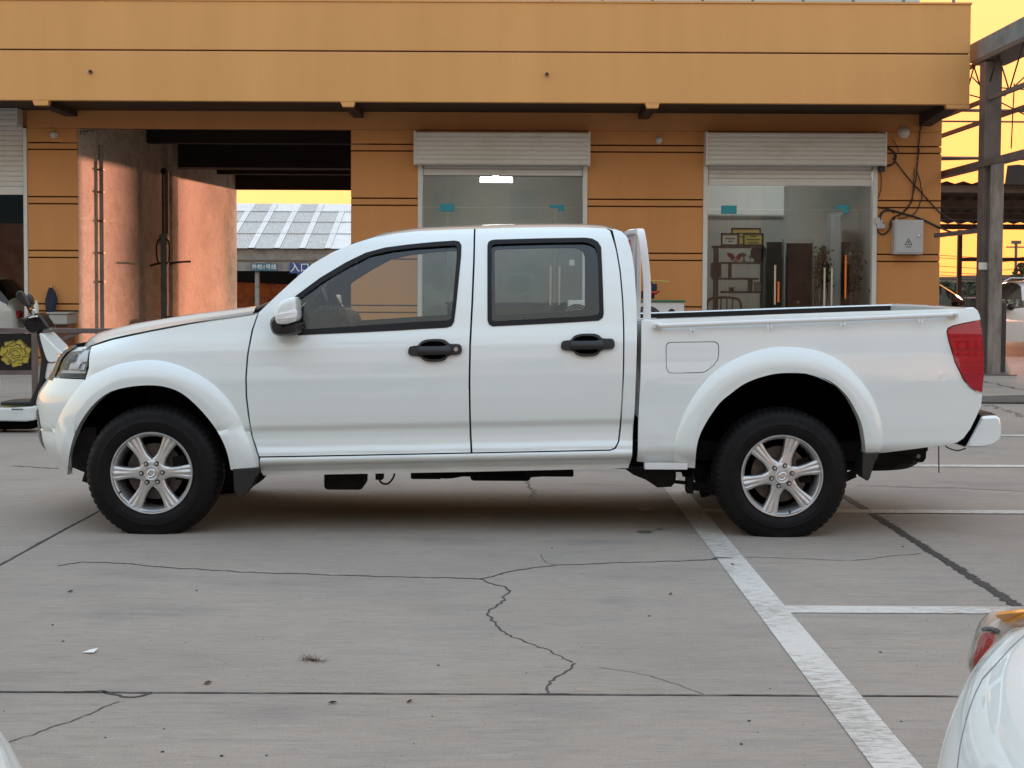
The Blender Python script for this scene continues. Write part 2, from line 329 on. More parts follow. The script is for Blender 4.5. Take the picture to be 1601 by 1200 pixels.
# ------------------------------------------------------------------ mesh helpers
class MB:
    def __init__(s): s.v = []; s.f = []
    def add(s, vs, fs):
        o = len(s.v); s.v += [tuple(v) for v in vs]; s.f += [tuple(i + o for i in f) for f in fs]; return s
    def box(s, a, b):
        x0, y0, z0 = a; x1, y1, z1 = b
        x0, x1 = min(x0, x1), max(x0, x1); y0, y1 = min(y0, y1), max(y0, y1); z0, z1 = min(z0, z1), max(z0, z1)
        return s.add([(x0, y0, z0), (x1, y0, z0), (x1, y1, z0), (x0, y1, z0), (x0, y0, z1), (x1, y0, z1), (x1, y1, z1), (x0, y1, z1)],
                     [(0, 3, 2, 1), (4, 5, 6, 7), (0, 1, 5, 4), (1, 2, 6, 5), (2, 3, 7, 6), (3, 0, 4, 7)])
    def bar(s, p, q, wx, wy=None):
        """a square bar from p to q"""
        p, q = Vector(p), Vector(q); d = (q - p).normalized(); wy = wy or wx
        a = d.cross(Vector((0, 0, 1)))
        if a.length < 1e-3: a = Vector((1, 0, 0))
        a.normalize(); b = d.cross(a)
        vs = []
        for c in (p, q):
            for sx, sy in ((-1, -1), (1, -1), (1, 1), (-1, 1)): vs.append(c + a * sx * wx / 2 + b * sy * wy / 2)
        return s.add(vs, [(3, 2, 1, 0), (4, 5, 6, 7), (0, 1, 5, 4), (1, 2, 6, 5), (2, 3, 7, 6), (3, 0, 4, 7)])
    def tube(s, pts, r, n=8, caps=True):
        pts = [Vector(p) for p in pts]; k = len(pts)
        rs = r if isinstance(r, (list, tuple)) else [r] * k
        d0 = (pts[1] - pts[0]).normalized(); a = d0.cross(Vector((0, 0, 1)))
        if a.length < 1e-3: a = Vector((1, 0, 0))
        a.normalize(); vs = []; fs = []
        for i in range(k):
            d = (pts[min(i + 1, k - 1)] - pts[max(i - 1, 0)]).normalized()
            a = (a - d * a.dot(d)).normalized(); b = d.cross(a)
            for j in range(n):
                t = 2 * math.pi * j / n; vs.append(pts[i] + (a * math.cos(t) + b * math.sin(t)) * rs[i])
        for i in range(k - 1):
            for j in range(n): fs.append((i * n + j, i * n + (j + 1) % n, (i + 1) * n + (j + 1) % n, (i + 1) * n + j))
        if caps: fs += [tuple(range(n - 1, -1, -1)), tuple((k - 1) * n + j for j in range(n))]
        return s.add(vs, fs)
    def prism(s, poly, to3, depth):
        """polygon (2-D) mapped by to3(a, b) -> point, pushed along vector depth"""
        A = [Vector(to3(*p)) for p in poly]; d = Vector(depth); B = [a + d for a in A]; n = len(poly)
        return s.add(A + B, [tuple(range(n)), tuple(range(2 * n - 1, n - 1, -1))] + [(i, i + n, (i + 1) % n + n, (i + 1) % n) for i in range(n)])
    def revolve(s, prof, c, n=48, axis='Y', close=False, mod=None):
        """profile list of (r, h) round the axis through c"""
        vs = []; fs = []; k = len(prof)
        for j in range(n):
            t = 2 * math.pi * j / n
            for i, (r, h) in enumerate(prof):
                if mod: r = mod(i, j, r)
                if axis == 'Y': vs.append((c[0] + r * math.cos(t), c[1] + h, c[2] + r * math.sin(t)))
                elif axis == 'Z': vs.append((c[0] + r * math.cos(t), c[1] + r * math.sin(t), c[2] + h))
                else: vs.append((c[0] + h, c[1] + r * math.cos(t), c[2] + r * math.sin(t)))
        kk = k if close else k - 1
        for j in range(n):
            for i in range(kk):
                a, b = j * k + i, j * k + (i + 1) % k; a2, b2 = ((j + 1) % n) * k + i, ((j + 1) % n) * k + (i + 1) % k
                fs.append((a, b, b2, a2))
        return s.add(vs, fs)
    def grid(s, rows):
        nr, nc = len(rows), len(rows[0])
        return s.add([p for r in rows for p in r], [(i * nc + j, i * nc + j + 1, (i + 1) * nc + j + 1, (i + 1) * nc + j) for i in range(nr - 1) for j in range(nc - 1)])
    def sphere(s, c, r, n=12, m=8, sq=(1, 1, 1)):
        prof = [(max(1e-4, r * math.sin(math.pi * i / m)), -r * math.cos(math.pi * i / m)) for i in range(m + 1)]
        o = len(s.v); s.revolve(prof, (0, 0, 0), n, 'Z')
        for i in range(o, len(s.v)):
            v = s.v[i]; s.v[i] = (c[0] + v[0] * sq[0], c[1] + v[1] * sq[1], c[2] + v[2] * sq[2])
        return s

def fin_mesh(name, bm, mats, smooth=None, bevel=0.0, seg=2):
    if bevel:
        bmesh.ops.remove_doubles(bm, verts=bm.verts, dist=1e-5)
        es = [e for e in bm.edges if len(e.link_faces) == 2 and e.calc_face_angle(0) > math.radians(35)]
        bmesh.ops.bevel(bm, geom=es, offset=bevel, segments=seg, profile=0.5, affect='EDGES', clamp_overlap=True)
    bmesh.ops.recalc_face_normals(bm, faces=bm.faces)
    me = bpy.data.meshes.new(name); bm.to_mesh(me); bm.free()
    for m in (mats if isinstance(mats, (list, tuple)) else [mats]): me.materials.append(m)
    if smooth is not None:
        me.shade_smooth(); me.set_sharp_from_angle(angle=math.radians(smooth))
    return me

def link(name, me, parent=None):
    o = bpy.data.objects.new(name, me); COL.objects.link(o)
    if parent is not None:
        o.parent = parent
        o.matrix_parent_inverse = parent_world(parent).inverted()
    return o
def parent_world(p):
    m = p.matrix_basis.copy()
    if p.parent is not None: m = parent_world(p.parent) @ p.matrix_parent_inverse @ m
    return m
def obj(name, mb, m, parent=None, smooth=None, bevel=0.0, seg=2):
    bm = bmesh.new(); vs = [bm.verts.new(v) for v in mb.v]
    for f in mb.f:
        try: bm.faces.new([vs[i] for i in f])
        except ValueError: pass
    return link(name, fin_mesh(name, bm, m, smooth, bevel, seg), parent)
def tag(o, label=None, cat=None, group=None, kind=None):
    if label: o['label'] = label
    if cat: o['category'] = cat
    if group: o['group'] = group
    if kind: o['kind'] = kind
    return o
def empty(name, loc, label=None, cat=None, group=None, kind=None):
    o = bpy.data.objects.new(name, None); COL.objects.link(o); o.location = loc; o.empty_display_size = 0.2
    return tag(o, label, cat, group, kind)
def children(o): return [c for c in bpy.data.objects if c.parent == o]
def copy_tree(o, parent=None, top=True):
    c = o.copy(); COL.objects.link(c)
    if not top: c.parent = parent
    for ch in children(o): copy_tree(ch, c, False)
    return c
def place(o, M4):
    """move a copied tree's root"""
    o.matrix_basis = M4
def text_mesh(name, txt, size, origin, right, up, depth, m, parent, align='CENTER'):
    cu = bpy.data.curves.new(name, 'FONT'); cu.body = txt; cu.size = size; cu.extrude = depth; cu.align_x = align; cu.align_y = 'CENTER'
    o = bpy.data.objects.new(name, cu); COL.objects.link(o)
    dg = bpy.context.evaluated_depsgraph_get(); dg.update()
    me = bpy.data.meshes.new_from_object(o.evaluated_get(dg)); bpy.data.objects.remove(o)
    r, u_ = Vector(right).normalized(), Vector(up).normalized(); n = r.cross(u_)
    me.transform(Matrix.Translation(origin) @ Matrix((r, u_, n)).transposed().to_4x4())
    me.materials.clear(); me.materials.append(m)
    return link(name, me, parent)

def smooth_line(pts, n, closed=False):
    """Catmull-Rom through pts, resampled evenly to n points"""
    p = [np.array(q, float) for q in pts]; k = len(p); out = []
    rng = range(k) if closed else range(k - 1)
    for i in rng:
        a = p[(i - 1) % k] if (closed or i > 0) else p[0] * 2 - p[1]
        b = p[i]; c = p[(i + 1) % k]
        d = p[(i + 2) % k] if (closed or i + 2 < k) else c * 2 - b
        for t in np.linspace(0, 1, 12, endpoint=False):
            out.append(0.5 * ((2 * b) + (-a + c) * t + (2 * a - 5 * b + 4 * c - d) * t * t + (-a + 3 * b - 3 * c + d) * t ** 3))
    if not closed: out.append(p[-1])
    out = np.array(out)
    q = np.vstack([out, out[:1]]) if closed else out
    s = np.concatenate([[0], np.cumsum(np.linalg.norm(np.diff(q, axis=0), axis=1))])
    ts = np.linspace(0, s[-1], n, endpoint=not closed)
    return [tuple(np.array([np.interp(t, s, q[:, j]) for j in range(q.shape[1])])) for t in ts]

# ------------------------------------------------------------------ ground: slabs, joints, lines, cracks
ground = obj('ground', MB().add([(-900, -400, -0.16), (900, -400, -0.16), (900, 1500, -0.16), (-900, 1500, -0.16)], [(0, 1, 2, 3)]), M['soil'])
tag(ground, kind='structure')
yard = obj('yard_base', MB().box((-25, -20, -0.155), (32, 64, -0.022)), M['joint'], ground)
XA, XC, YA = (G(150, 800).x + G(0, 885).x) / 2, (G(1335, 788).x + G(1590, 944).x) / 2, G(700, 1085.5).y
XJ = [-24.7, -20.27, -15.8, -11.34, -6.87, XA, XC, 6.54, 11.0, 15.5, 20.0, 24.5, 29.0]
YJ = [-19, -13, -7, -1.1, YA, 10.6, 16.5, 22.4, 28.3, 34.2, 40.1, 46, 52, 58, 63.8]
rs = random.Random(3)
for i in range(len(XJ) - 1):
    for j in range(len(YJ) - 1):
        gx = 0.018 if i in (5, 6) else 0.006
        dz = rs.uniform(-0.0015, 0.0015)
        a = (XJ[i] + (0.016 if abs(XJ[i] - XC) < .01 else 0.006), YJ[j] + 0.005, -0.15)
        b = (XJ[i + 1] - (0.016 if abs(XJ[i + 1] - XC) < .01 else 0.006), YJ[j + 1] - 0.005, dz)
        obj('concrete_slab', MB().box(a, b), M['concrete'], ground, bevel=0.003, seg=1)
# tar squeezed into the wide joint on the right
def strip(pts, wid, z, seed=0, jit=0.0, sub=0.04):
    """ragged ribbon on the ground along pts (x, y)"""
    r = random.Random(seed); P2 = []
    for (x0, y0), (x1, y1) in zip(pts[:-1], pts[1:]):
        n = max(1, int(math.hypot(x1 - x0, y1 - y0) / sub))
        for k in range(n): P2.append((x0 + (x1 - x0) * k / n, y0 + (y1 - y0) * k / n))
    P2.append(pts[-1]); vs = []; fs = []; off = 0.0
    for k, (x, y) in enumerate(P2):
        a = P2[max(k - 1, 0)]; b = P2[min(k + 1, len(P2) - 1)]
        dx, dy = b[0] - a[0], b[1] - a[1]; l = math.hypot(dx, dy) or 1; nx, ny = -dy / l, dx / l
        off = off * 0.75 + r.uniform(-1, 1) * jit
        wl = wid * r.uniform(0.35, 1.0) / 2; wr = wid * r.uniform(0.35, 1.0) / 2
        vs += [(x + nx * (off + wl), y + ny * (off + wl), z), (x + nx * (off - wr), y + ny * (off - wr), z)]
        if k: fs.append((2 * k - 2, 2 * k - 1, 2 * k + 1, 2 * k))
    return MB().add(vs, fs)
obj('tar_joint', strip([(XC, 3.0), (XC, 22.4)], 0.075, 0.003, 5, 0.0015, 0.012), M['tar'], ground)
obj('joint_crack', strip([(XA, YA), (XA, 16.5)], 0.022, 0.003, 6, 0.003, 0.05), M['joint'], ground)
obj('joint_crack', strip([(XA, YA), (XC, YA)], 0.018, 0.003, 9, 0.002, 0.03), M['joint'], ground)
def g2(u, v): p = G(u, v); return (p.x, p.y)
def crack(px, wid, seed, jit=0.006):
    obj('crack', strip([g2(*q) for q in px], wid * .6, 0.003, seed, jit, 0.02), M['crackfill'], ground)
crack([(90, 885), (130, 878), (200, 882), (300, 890), (430, 897), (560, 901), (700, 904), (752, 906), (800, 894), (870, 884), (985, 880), (1060, 877), (1130, 875), (1160, 871)], 0.026, 11, 0.008)
crack([(1160, 871), (1220, 872), (1330, 877), (1390, 870), (1440, 866)], 0.014, 12)
crack([(752, 906), (785, 917), (797, 928), (765, 955), (775, 975), (800, 996)], 0.022, 13, 0.01)
crack([(800, 996), (850, 1014), (895, 1036)], 0.014, 14, 0.008)
crack([(897, 1037), (880, 1052), (858, 1066), (856, 1085)], 0.018, 15, 0.008)
crack([(935, 1043), (1010, 1056), (1060, 1070), (1100, 1086)], 0.007, 16, 0.004)
crack([(100, 1083), (160, 1081), (190, 1090), (210, 1092), (240, 1084)], 0.03, 17, 0.006)
crack([(188, 1098), (150, 1112), (90, 1135), (60, 1148), (0, 1163)], 0.012, 18, 0.007)
crack([(845, 868), (856, 880), (866, 884)], 0.007, 19)
crack([(20, 729), (70, 731), (100, 733)], 0.05, 20, 0.01)
crack([(1340, 759), (1450, 762), (1600, 768)], 0.03, 21, 0.02)
crack([(1500, 590), (1560, 600), (1601, 610)], 0.06, 22, 0.03)
crack([(1500, 640), (1550, 634), (1601, 652)], 0.05, 23, 0.05)
crack([(800, 745), (830, 760), (835, 770), (828, 778)], 0.02, 24, 0.02)
# painted lines of the parking bays
def ribbon(px_x, y0, y1, wid, z=0.004): return MB().add([(px_x - wid / 2, y0, z), (px_x + wid / 2, y0, z), (px_x + wid / 2, y1, z), (px_x - wid / 2, y1, z)], [(0, 1, 2, 3)])
def hline(x0, x1, y, wid, z=0.004): return MB().add([(x0, y - wid / 2, z), (x1, y - wid / 2, z), (x1, y + wid / 2, z), (x0, y + wid / 2, z)], [(0, 1, 2, 3)])
pl = obj('parking_line', ribbon(1.06, 0.5, 15.3, 0.135), M['line'], ground)
for yy in (G(1400, 954).y, G(1500, 800.5).y, G(1500, 728.5).y, G(1590, 681).y):
    obj('parking_line', hline(1.06 + 0.0675, 12.0, yy, 0.13), M['line'], ground)
# stains, mat, litter
def blot(name, u, v, rx, ry, m, seed, z=0.0045, cat=None, lab=None):
    r = random.Random(seed); c = G(u, v); n = 26; vs = []
    for k in range(n):
        t = 2 * math.pi * k / n; q = r.uniform(0.75, 1.1)
        vs.append((c.x + rx * q * math.cos(t), c.y + ry * q * math.sin(t), z))
    return obj(name, MB().add(vs, [tuple(range(n))]), m, ground)
blot('oil_stain', 1008, 832, 0.045, 0.05, M['stain'], 1)
blot('oil_stain', 1031, 828, 0.02, 0.03, M['stain'], 2)
blot('pale_stain', 1012, 797, 0.055, 0.05, M['line'], 3)
blot('oil_stain', 1130, 873, 0.06, 0.02, M['stain'], 4)
mat_o = obj('rubber_mat', MB().prism([(u, v) for u, v in [(0, 0), (1.7, -0.05), (1.6, 0.95), (0.9, 1.1), (0.1, 0.75)]], lambda a, b: G(1530, 631) + Vector((a, b, 0.004)), (0, 0, 0.02)), M['darkconc'])
tag(mat_o, 'black rubber mat lying on the concrete at the right behind the truck', 'mat')
c = G(140, 1020.5)
scrap = obj('paper_scrap', MB().add([(c.x - .022, c.y - .012, .005), (c.x + .02, c.y - .02, .007), (c.x + .026, c.y + .02, .014), (c.x - .006, c.y + .014, .008), (c.x, c.y, .012)],
            [(0, 1, 4), (1, 2, 4), (2, 3, 4), (3, 0, 4)]), M['paper'])
tag(scrap, 'small white paper scrap lying on the grey concrete', 'litter')
r = random.Random(4); c = G(488, 1033); mb = MB()
for k in range(60):
    t = r.uniform(0, 6.28); d = r.uniform(0, .045); a = Vector((c.x + d * math.cos(t), c.y + .6 * d * math.sin(t), .003)); l = r.uniform(.02, .06); t2 = r.uniform(0, 6.28)
    b = a + Vector((l * math.cos(t2), l * math.sin(t2), r.uniform(.002, .018))); s_ = Vector((.0015, .0015, 0))
    mb.add([a - s_, a + s_, b], [(0, 1, 2)])
tag(obj('dry_grass_tuft', mb, M['straw']), 'small brown tuft of dry grass on bare concrete', 'grass')
mb = MB(); r = random.Random(9)
for k in range(45):
    u, v = r.uniform(0, 1500), r.uniform(845, 1195); c = G(u, v); s = r.choice([.002, .003, .004, .006])
    mb.sphere((c.x, c.y, s * .4), s, 5, 3, (1, r.uniform(.5, 1.3), .5))
tag(obj('grit', mb, M['ink']), 'scattered dark specks of grit on the concrete', 'grit', kind='stuff')

# dry leaves
r = random.Random(12)
for k, (u, v, lab) in enumerate(((110, 926, 'small dark dry leaf lying below the left slab joint'), (325, 1070, 'small dark curled leaf lying near the front slab joint'), (1146, 884, 'small curled leaf lying beside the painted line behind the rear wheel'),
                                 (1048, 930, 'small brown leaf lying left of the painted line'), (520, 1100, 'tiny dry leaf lying on the nearest slab'), (640, 1098, 'tiny dark leaf lying on the nearest slab below the long joint'))):
    c = G(u, v); s_ = r.uniform(.010, .017); a_ = r.uniform(0, 6.28); ca, sa = math.cos(a_), math.sin(a_)
    pts = [(-1.2, 0, .004), (-.4, .45, .010), (.5, .4, .012), (1.3, 0, .006), (.4, -.4, .005), (-.5, -.4, .004), (0, 0, .003)]
    o = obj('dry_leaf', MB().add([(c.x + s_ * (x * ca - y * sa), c.y + s_ * (x * sa + y * ca), z) for x, y, z in pts], [(6, i, (i + 1) % 6) for i in range(6)]), M['dryleaf'])
    tag(o, lab, 'leaf', 'dry leaves on the concrete')

# ------------------------------------------------------------------ the ochre shop building
YW, YF, YB = 24.0, 22.4, 37.8
def X(u, Y=YW, v=320): return P(u, v, Y).x
def Z(v, Y=YW, u=760): return P(u, v, Y).z
BL = -13.5                                            # left end, out of frame
bld = empty('shop_building', (0, YW, 0), 'long ochre building with overhanging parapet, roller shutters and an open drive-through passage', 'building')
xe0, xp0, xp1, xs0, xs1, xt0, xt1, xR = X(44), X(122), X(549), X(655), X(917), X(1103), X(1368), X(1470)
zs = [Z(226), Z(236.5), Z(310.5), Z(321.5), Z(394.5), Z(405.5), Z(478), Z(489), Z(562)]   # grooves come in pairs
z_top, z_pass, z_shop = Z(150), Z(203.5), Z(214)
G_ = 0.0105                                            # half groove
T = 0.05
# structural core behind the panels (dark brown shows in the grooves)
for a, b in ((xe0, xp0), (xp1, xs0), (xs1, xt0), (xt1, xR)):
    core = MB().box((a + .004, YW + .02, 0), (b - .004, YW + .24, zs[0]))
    obj('wall_core', core, M['groove'], bld)
hd = MB()
hd.box((xe0 + .01, YW + .021, z_pass + .01), (xR - .01, YW + .23, z_top))
for a, b in ((xe0, xp0), (xp1, xs0), (xs1, xt0), (xt1, xR)): hd.box((a + .01, YW + .021, zs[0] + .01), (b - .01, YW + .23, z_pass + .01))
obj('wall_head', hd, M['groove'], bld)
def wp(a, b, z0, z1): obj('wall_panel', MB().box((a, YW - .03, z0), (b, YW + .0195, z1)), M['ochre'], bld, bevel=.006, seg=1)
for a, b in ((xe0, xp0), (xp1, xs0), (xs1, xt0), (xt1, xR)):
    wp(a, b, zs[0] + G_, z_pass - .0)
    for k in range(0, len(zs) - 1):
        wp(a, b, zs[k + 1] + G_, zs[k] - G_)
    wp(a, b, 0.0, zs[-1] - G_) if zs[-1] - G_ > .02 else None
obj('lintel_panel', MB().box((xe0, YW - .03, z_pass + .002), (xR, YW + .0195, z_top)), M['ochre'], bld, bevel=.006, seg=1)
obj('shop_head', MB().box((xs0, YW + .03, z_shop - .5), (xs1, YW + .2, z_pass)), M['ochre'], bld)
obj('shop_head', MB().box((xt0, YW + .03, z_shop - .5), (xt1, YW + .2, z_pass)), M['ochre'], bld)
# parapet fascia with one groove, coping and the floor slab behind it
zf0, zf1, zf2 = Z(159.5, YF), Z(80.5, YF), Z(3.2, YF)
xF = X(1513, YF)
obj('fascia_panel', MB().box((BL, YF, zf0), (xF, YF + .12, zf1 - .011)), M['ochre_trim'], bld, bevel=.008)
obj('fascia_panel', MB().box((BL, YF, zf1 + .011), (xF, YF + .12, zf2)), M['ochre_trim'], bld, bevel=.008)
obj('fascia_core', MB().box((BL + .02, YF + .02, zf0 + .02), (xF - .02, YF + .118, zf2 - .02)), M['groove'], bld)
obj('fascia_return', MB().box((xF - .12, YF + .122, zf0), (xF - .003, YB, zf2)), M['ochre_trim'], bld)
obj('coping', MB().box((BL, YF - .015, zf2 + .001), (xF + .012, YF + .2, zf2 + .03)), M['ochre_trim'], bld)
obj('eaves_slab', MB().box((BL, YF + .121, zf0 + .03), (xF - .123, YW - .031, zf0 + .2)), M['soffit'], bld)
obj('floor_slab', MB().box((BL, YW - .03, z_top + .001), (xF - .124, YB, z_top + .3)), M['oldconc'], bld)
for u, ub in ((65, 95), (544, 556), (1019, 1008)):
    a = X(u, YF); wd = .17 if u > 100 else .2
    obj('beam_end', MB().prism([(a - wd / 2 - .03, zf0), (a + wd / 2 + .02, zf0), (a + wd / 2, zf0 - .075), (a - wd / 2, zf0 - .075)], lambda x, z: (x, YF + .004, z), (0, .12, 0)), M['ochre_trim'], bld)
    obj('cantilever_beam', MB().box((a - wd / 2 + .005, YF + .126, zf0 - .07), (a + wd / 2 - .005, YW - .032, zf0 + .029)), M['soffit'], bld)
a = xF - .36
obj('beam_end', MB().prism([(a, zf0), (xF, zf0), (xF, zf0 - .06), (a + .03, zf0 - .06)], lambda x, z: (x, YF + .004, z), (0, .12, 0)), M['ochre_trim'], bld)
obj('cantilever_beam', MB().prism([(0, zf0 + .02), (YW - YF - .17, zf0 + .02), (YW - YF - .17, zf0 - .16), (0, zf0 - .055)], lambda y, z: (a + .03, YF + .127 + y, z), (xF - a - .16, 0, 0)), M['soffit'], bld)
# outlet pipes through the parapet
for u, v in ((142, 112), (855, 116)):
    p = P(u, v, YF)
    obj('drain_outlet', MB().revolve([(.028, .0), (.028, -.05), (.018, -.05), (.018, .0)], (p.x, YF + .01, p.z), 12), M['brownsteel'], bld, 40)
# upper rail and set-back storey above the parapet
obj('roof_rail', MB().box((X(850, YF), YF + .25, zf2 + .004), (X(1497, YF), YF + .31, zf2 + .06)), M['girder'], bld)
for k in range(9):
    x = X(860 + k * 79, YF); obj('rail_post', MB().box((x, YF + .26, zf2 + .06), (x + .04, YF + .30, zf2 + 1.0)), M['girder'], bld)
obj('roof_rail', MB().box((X(850, YF), YF + .25, zf2 + 1.0), (X(1497, YF), YF + .31, zf2 + 1.05)), M['girder'], bld)
obj('upper_wall', MB().box((BL, YF + 3.0, z_top + .31), (xR, YB, zf2 + 2.4)), M['inner_wall'], bld)
# side and back walls, rooms
def room(x0, x1, depth, h, floor='room_floor', back='inner_wall'):
    y0, y1 = YW + .245, YW + depth
    obj('room_floor', MB().box((x0 - .05, y0 - .2, .003), (x1 + .05, y1, .03)), M[floor], bld)
    obj('room_wall', MB().box((x0 - .12, y0, 0), (x0, y1, h)), M[back], bld)
    obj('room_wall', MB().box((x1, y0, 0), (x1 + .12, y1, h)), M[back], bld)
    obj('room_wall', MB().box((x0 - .12, y1, 0), (x1 + .12, y1 + .12, h)), M[back], bld)
    obj('room_ceiling', MB().box((x0 - .12, y0, h), (x1 + .12, y1 + .12, h + .1)), M['inner_wall'], bld)
room(xp1 + .42, xt0 - 1.0, 5.2, 3.45)
room(xt0 - .6, xR - .25, 4.6, 3.45)
obj('end_wall', MB().box((xR - .12, YW + .25, 0), (xR, YB, z_top)), M['ochre'], bld)
obj('back_wall', MB().box((xp1 + .3, YB - .2, 0), (xR - .13, YB, z_top)), M['ochre'], bld)
obj('back_wall', MB().box((BL, YB - .2, 0), (xp0 - .31, YB, z_top)), M['ochre'], bld)
# left bay: back wall coloured like the reflections in its glass
xb1 = X(40)
obj('room_wall', MB().box((BL, YW + 4.3, 0), (xp0 - .32, YW + 4.42, 2.45)), M['brown_reflection'], bld)
obj('room_wall', MB().box((BL, YW + 4.3, 2.45), (xp0 - .32, YW + 4.42, 4.1)), M['teal_reflection'], bld)
obj('room_floor', MB().box((BL, YW + .0, .003), (xe0, YW + 6, .02)), M['room_floor'], bld)
obj('end_wall', MB().box((BL - .12, YW, 0), (BL, YB, z_top)), M['ochre'], bld)
obj('shop_head', MB().box((BL, YW + .06, Z(200)), (xe0 - .002, YW + .2, z_top)), M['ochre'], bld)

# the drive-through passage
obj('passage_wall', MB().box((xp0 - .3, YW + .0225, 0), (xp0, YB, 4.42)), M['plaster'], bld)
obj('passage_wall', MB().box((xp1, YW + .0225, 0), (xp1 + .299, YB, 4.42)), M['plaster'], bld)
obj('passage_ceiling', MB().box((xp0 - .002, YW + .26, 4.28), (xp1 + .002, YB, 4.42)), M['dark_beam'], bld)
for u, v, th, yd in ((231, 224, .3, .25), (273, 262, .62, .6), (340, 272, .35, .25), (369, 296, .55, .25)):
    Yb = xp0 / ((u - 800.5) / F_PX) * 1.0
    zb = Z(v, Yb, 400)
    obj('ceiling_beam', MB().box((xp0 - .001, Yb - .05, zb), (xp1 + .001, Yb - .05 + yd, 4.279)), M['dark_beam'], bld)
obj('wall_pilaster', MB().box((xp0 + .001, 30.2, 0), (xp0 + .10, 30.75, 4.2)), M['plaster'], bld, bevel=.01)
Yp = xp0 / ((155 - 800.5) / F_PX)
obj('wall_pipe', MB().tube([(xp0 + .05, Yp, Z(226, Yp, 155)), (xp0 + .05, Yp, .1)], .035, 10), M['oldconc'], bld, 40)
for v in (265, 300, 345, 395, 440):
    p_ = Z(v, Yp, 155); obj('pipe_clip', MB().box((xp0, Yp - .06, p_ - .015), (xp0 + .1, Yp + .06, p_ + .015)), M['brownsteel'], bld)
# small dangling wires under the passage lintel
mb = MB(); r = random.Random(2)
for u in (126, 131, 136, 144): mb.tube([P(u, 204, YW - .04), P(u + 1, 207 + r.uniform(0, 4), YW - .045)], .008, 4)
mb.tube([P(124, 205, YW - .045), P(146, 204, YW - .045)], .006, 4)
obj('loose_wire', mb, M['wire'], bld)

# roller shutters ----------------------------------------------------------
def shutter(xa, xb, v0, v1, n, name_u, bar_v=None, slats_v=None):
    """housing box of n slats between photo rows v0 and v1, standing proud of the wall"""
    Y0_ = YW - .30
    za, zb = Z(v0, Y0_, name_u), Z(v1, Y0_, name_u)
    box = obj('shutter_box', MB().box((xa, Y0_ + .02, zb), (xb, YW - .032, za)), M['alu2'], bld, bevel=.004, seg=1)
    h = (za - zb - .01) / n
    sm = None
    for k in range(n):
        z = zb + .005 + k * h
        prof = [(-.001, .004), (.016, .012), (.02, h * .5), (.016, h - .010), (-.001, h - .003)]
        mb = MB(); vs = [(xa + .008, Y0_ + .02 - p, z + q) for p, q in prof] + [(xb - .008, Y0_ + .02 - p, z + q) for p, q in prof]
        m_ = len(prof); mb.add(vs, [(i, i + 1, i + 1 + m_, i + m_) for i in range(m_ - 1)] + [tuple(range(m_)), tuple(range(2 * m_ - 1, m_ - 1, -1))])
        obj('slat', mb, M['alu2'], box, 30)
    for x in (xa, xb): obj('end_cap', MB().box((x - .014, Y0_ - .012, zb - .01), (x + .014, YW - .033, za + .012)), M['alu'], box, bevel=.003, seg=1)
    return box
bx1 = shutter(X(648, YW - .3), X(921, YW - .3), 206, 257, 7, 785)
bx2 = shutter(X(1104, YW - .3), X(1384, YW - .3), 207, 257.5, 7, 1240)
bx0 = shutter(BL, X(27, YW - .3), 155, 194, 5, 10)
def guides(xa, xb, zt, wd=.075):
    for x in (xa, xb):
        obj('guide_rail', MB().box((x - wd / 2, YW - .06, 0), (x + wd / 2, YW + .05, zt)), M['alu'], bld, bevel=.006, seg=1)
guides(X(657), X(914.5), Z(258)); guides(X(1102.5), X(1367), Z(258))
obj('guide_rail', MB().box((X(38), YW - .05, 0), (xe0 - .001, YW + .05, Z(200, YW, 40))), M['alu'], bld, bevel=.006, seg=1)
def curtain(xa, xb, vt, vb, n, u, barh):
    zb = Z(vb, YW, u); zt = Z(vt, YW, u)
    cur = obj('shutter_curtain', MB().box((xa, YW + .004, zb + barh), (xb, YW + .02, zt)), M['alu2'], bld)
    obj('bottom_bar', MB().box((xa, YW - .016, zb), (xb, YW + .03, zb + barh)), M['alu'], cur, bevel=.006, seg=1)
    obj('lock', MB().box(((xa + xb) / 2 - .06, YW - .028, zb + .03), ((xa + xb) / 2 + .06, YW - .017, zb + barh - .02)), M['alu2'], cur, bevel=.004)
    h = (zt - zb - barh) / max(n, 1)
    for k in range(n):
        z = zb + barh + k * h; prof = [(0, .003), (.014, .012), (.018, h / 2), (.014, h - .008), (0, h - .001)]; m_ = 5
        vs = [(xa + .005, YW + .003 - p, z + q) for p, q in prof] + [(xb - .005, YW + .003 - p, z + q) for p, q in prof]
        obj('slat', MB().add(vs, [(i, i + 1, i + 1 + m_, i + m_) for i in range(m_ - 1)]), M['alu2'], cur, 30)
curtain(X(662), X(910), 258, 274, 1, 785, .10)
curtain(X(1107), X(1362), 258, 290, 3, 1230, .11)
curtain(BL, X(37), 196, 304, 12, 10, .13)
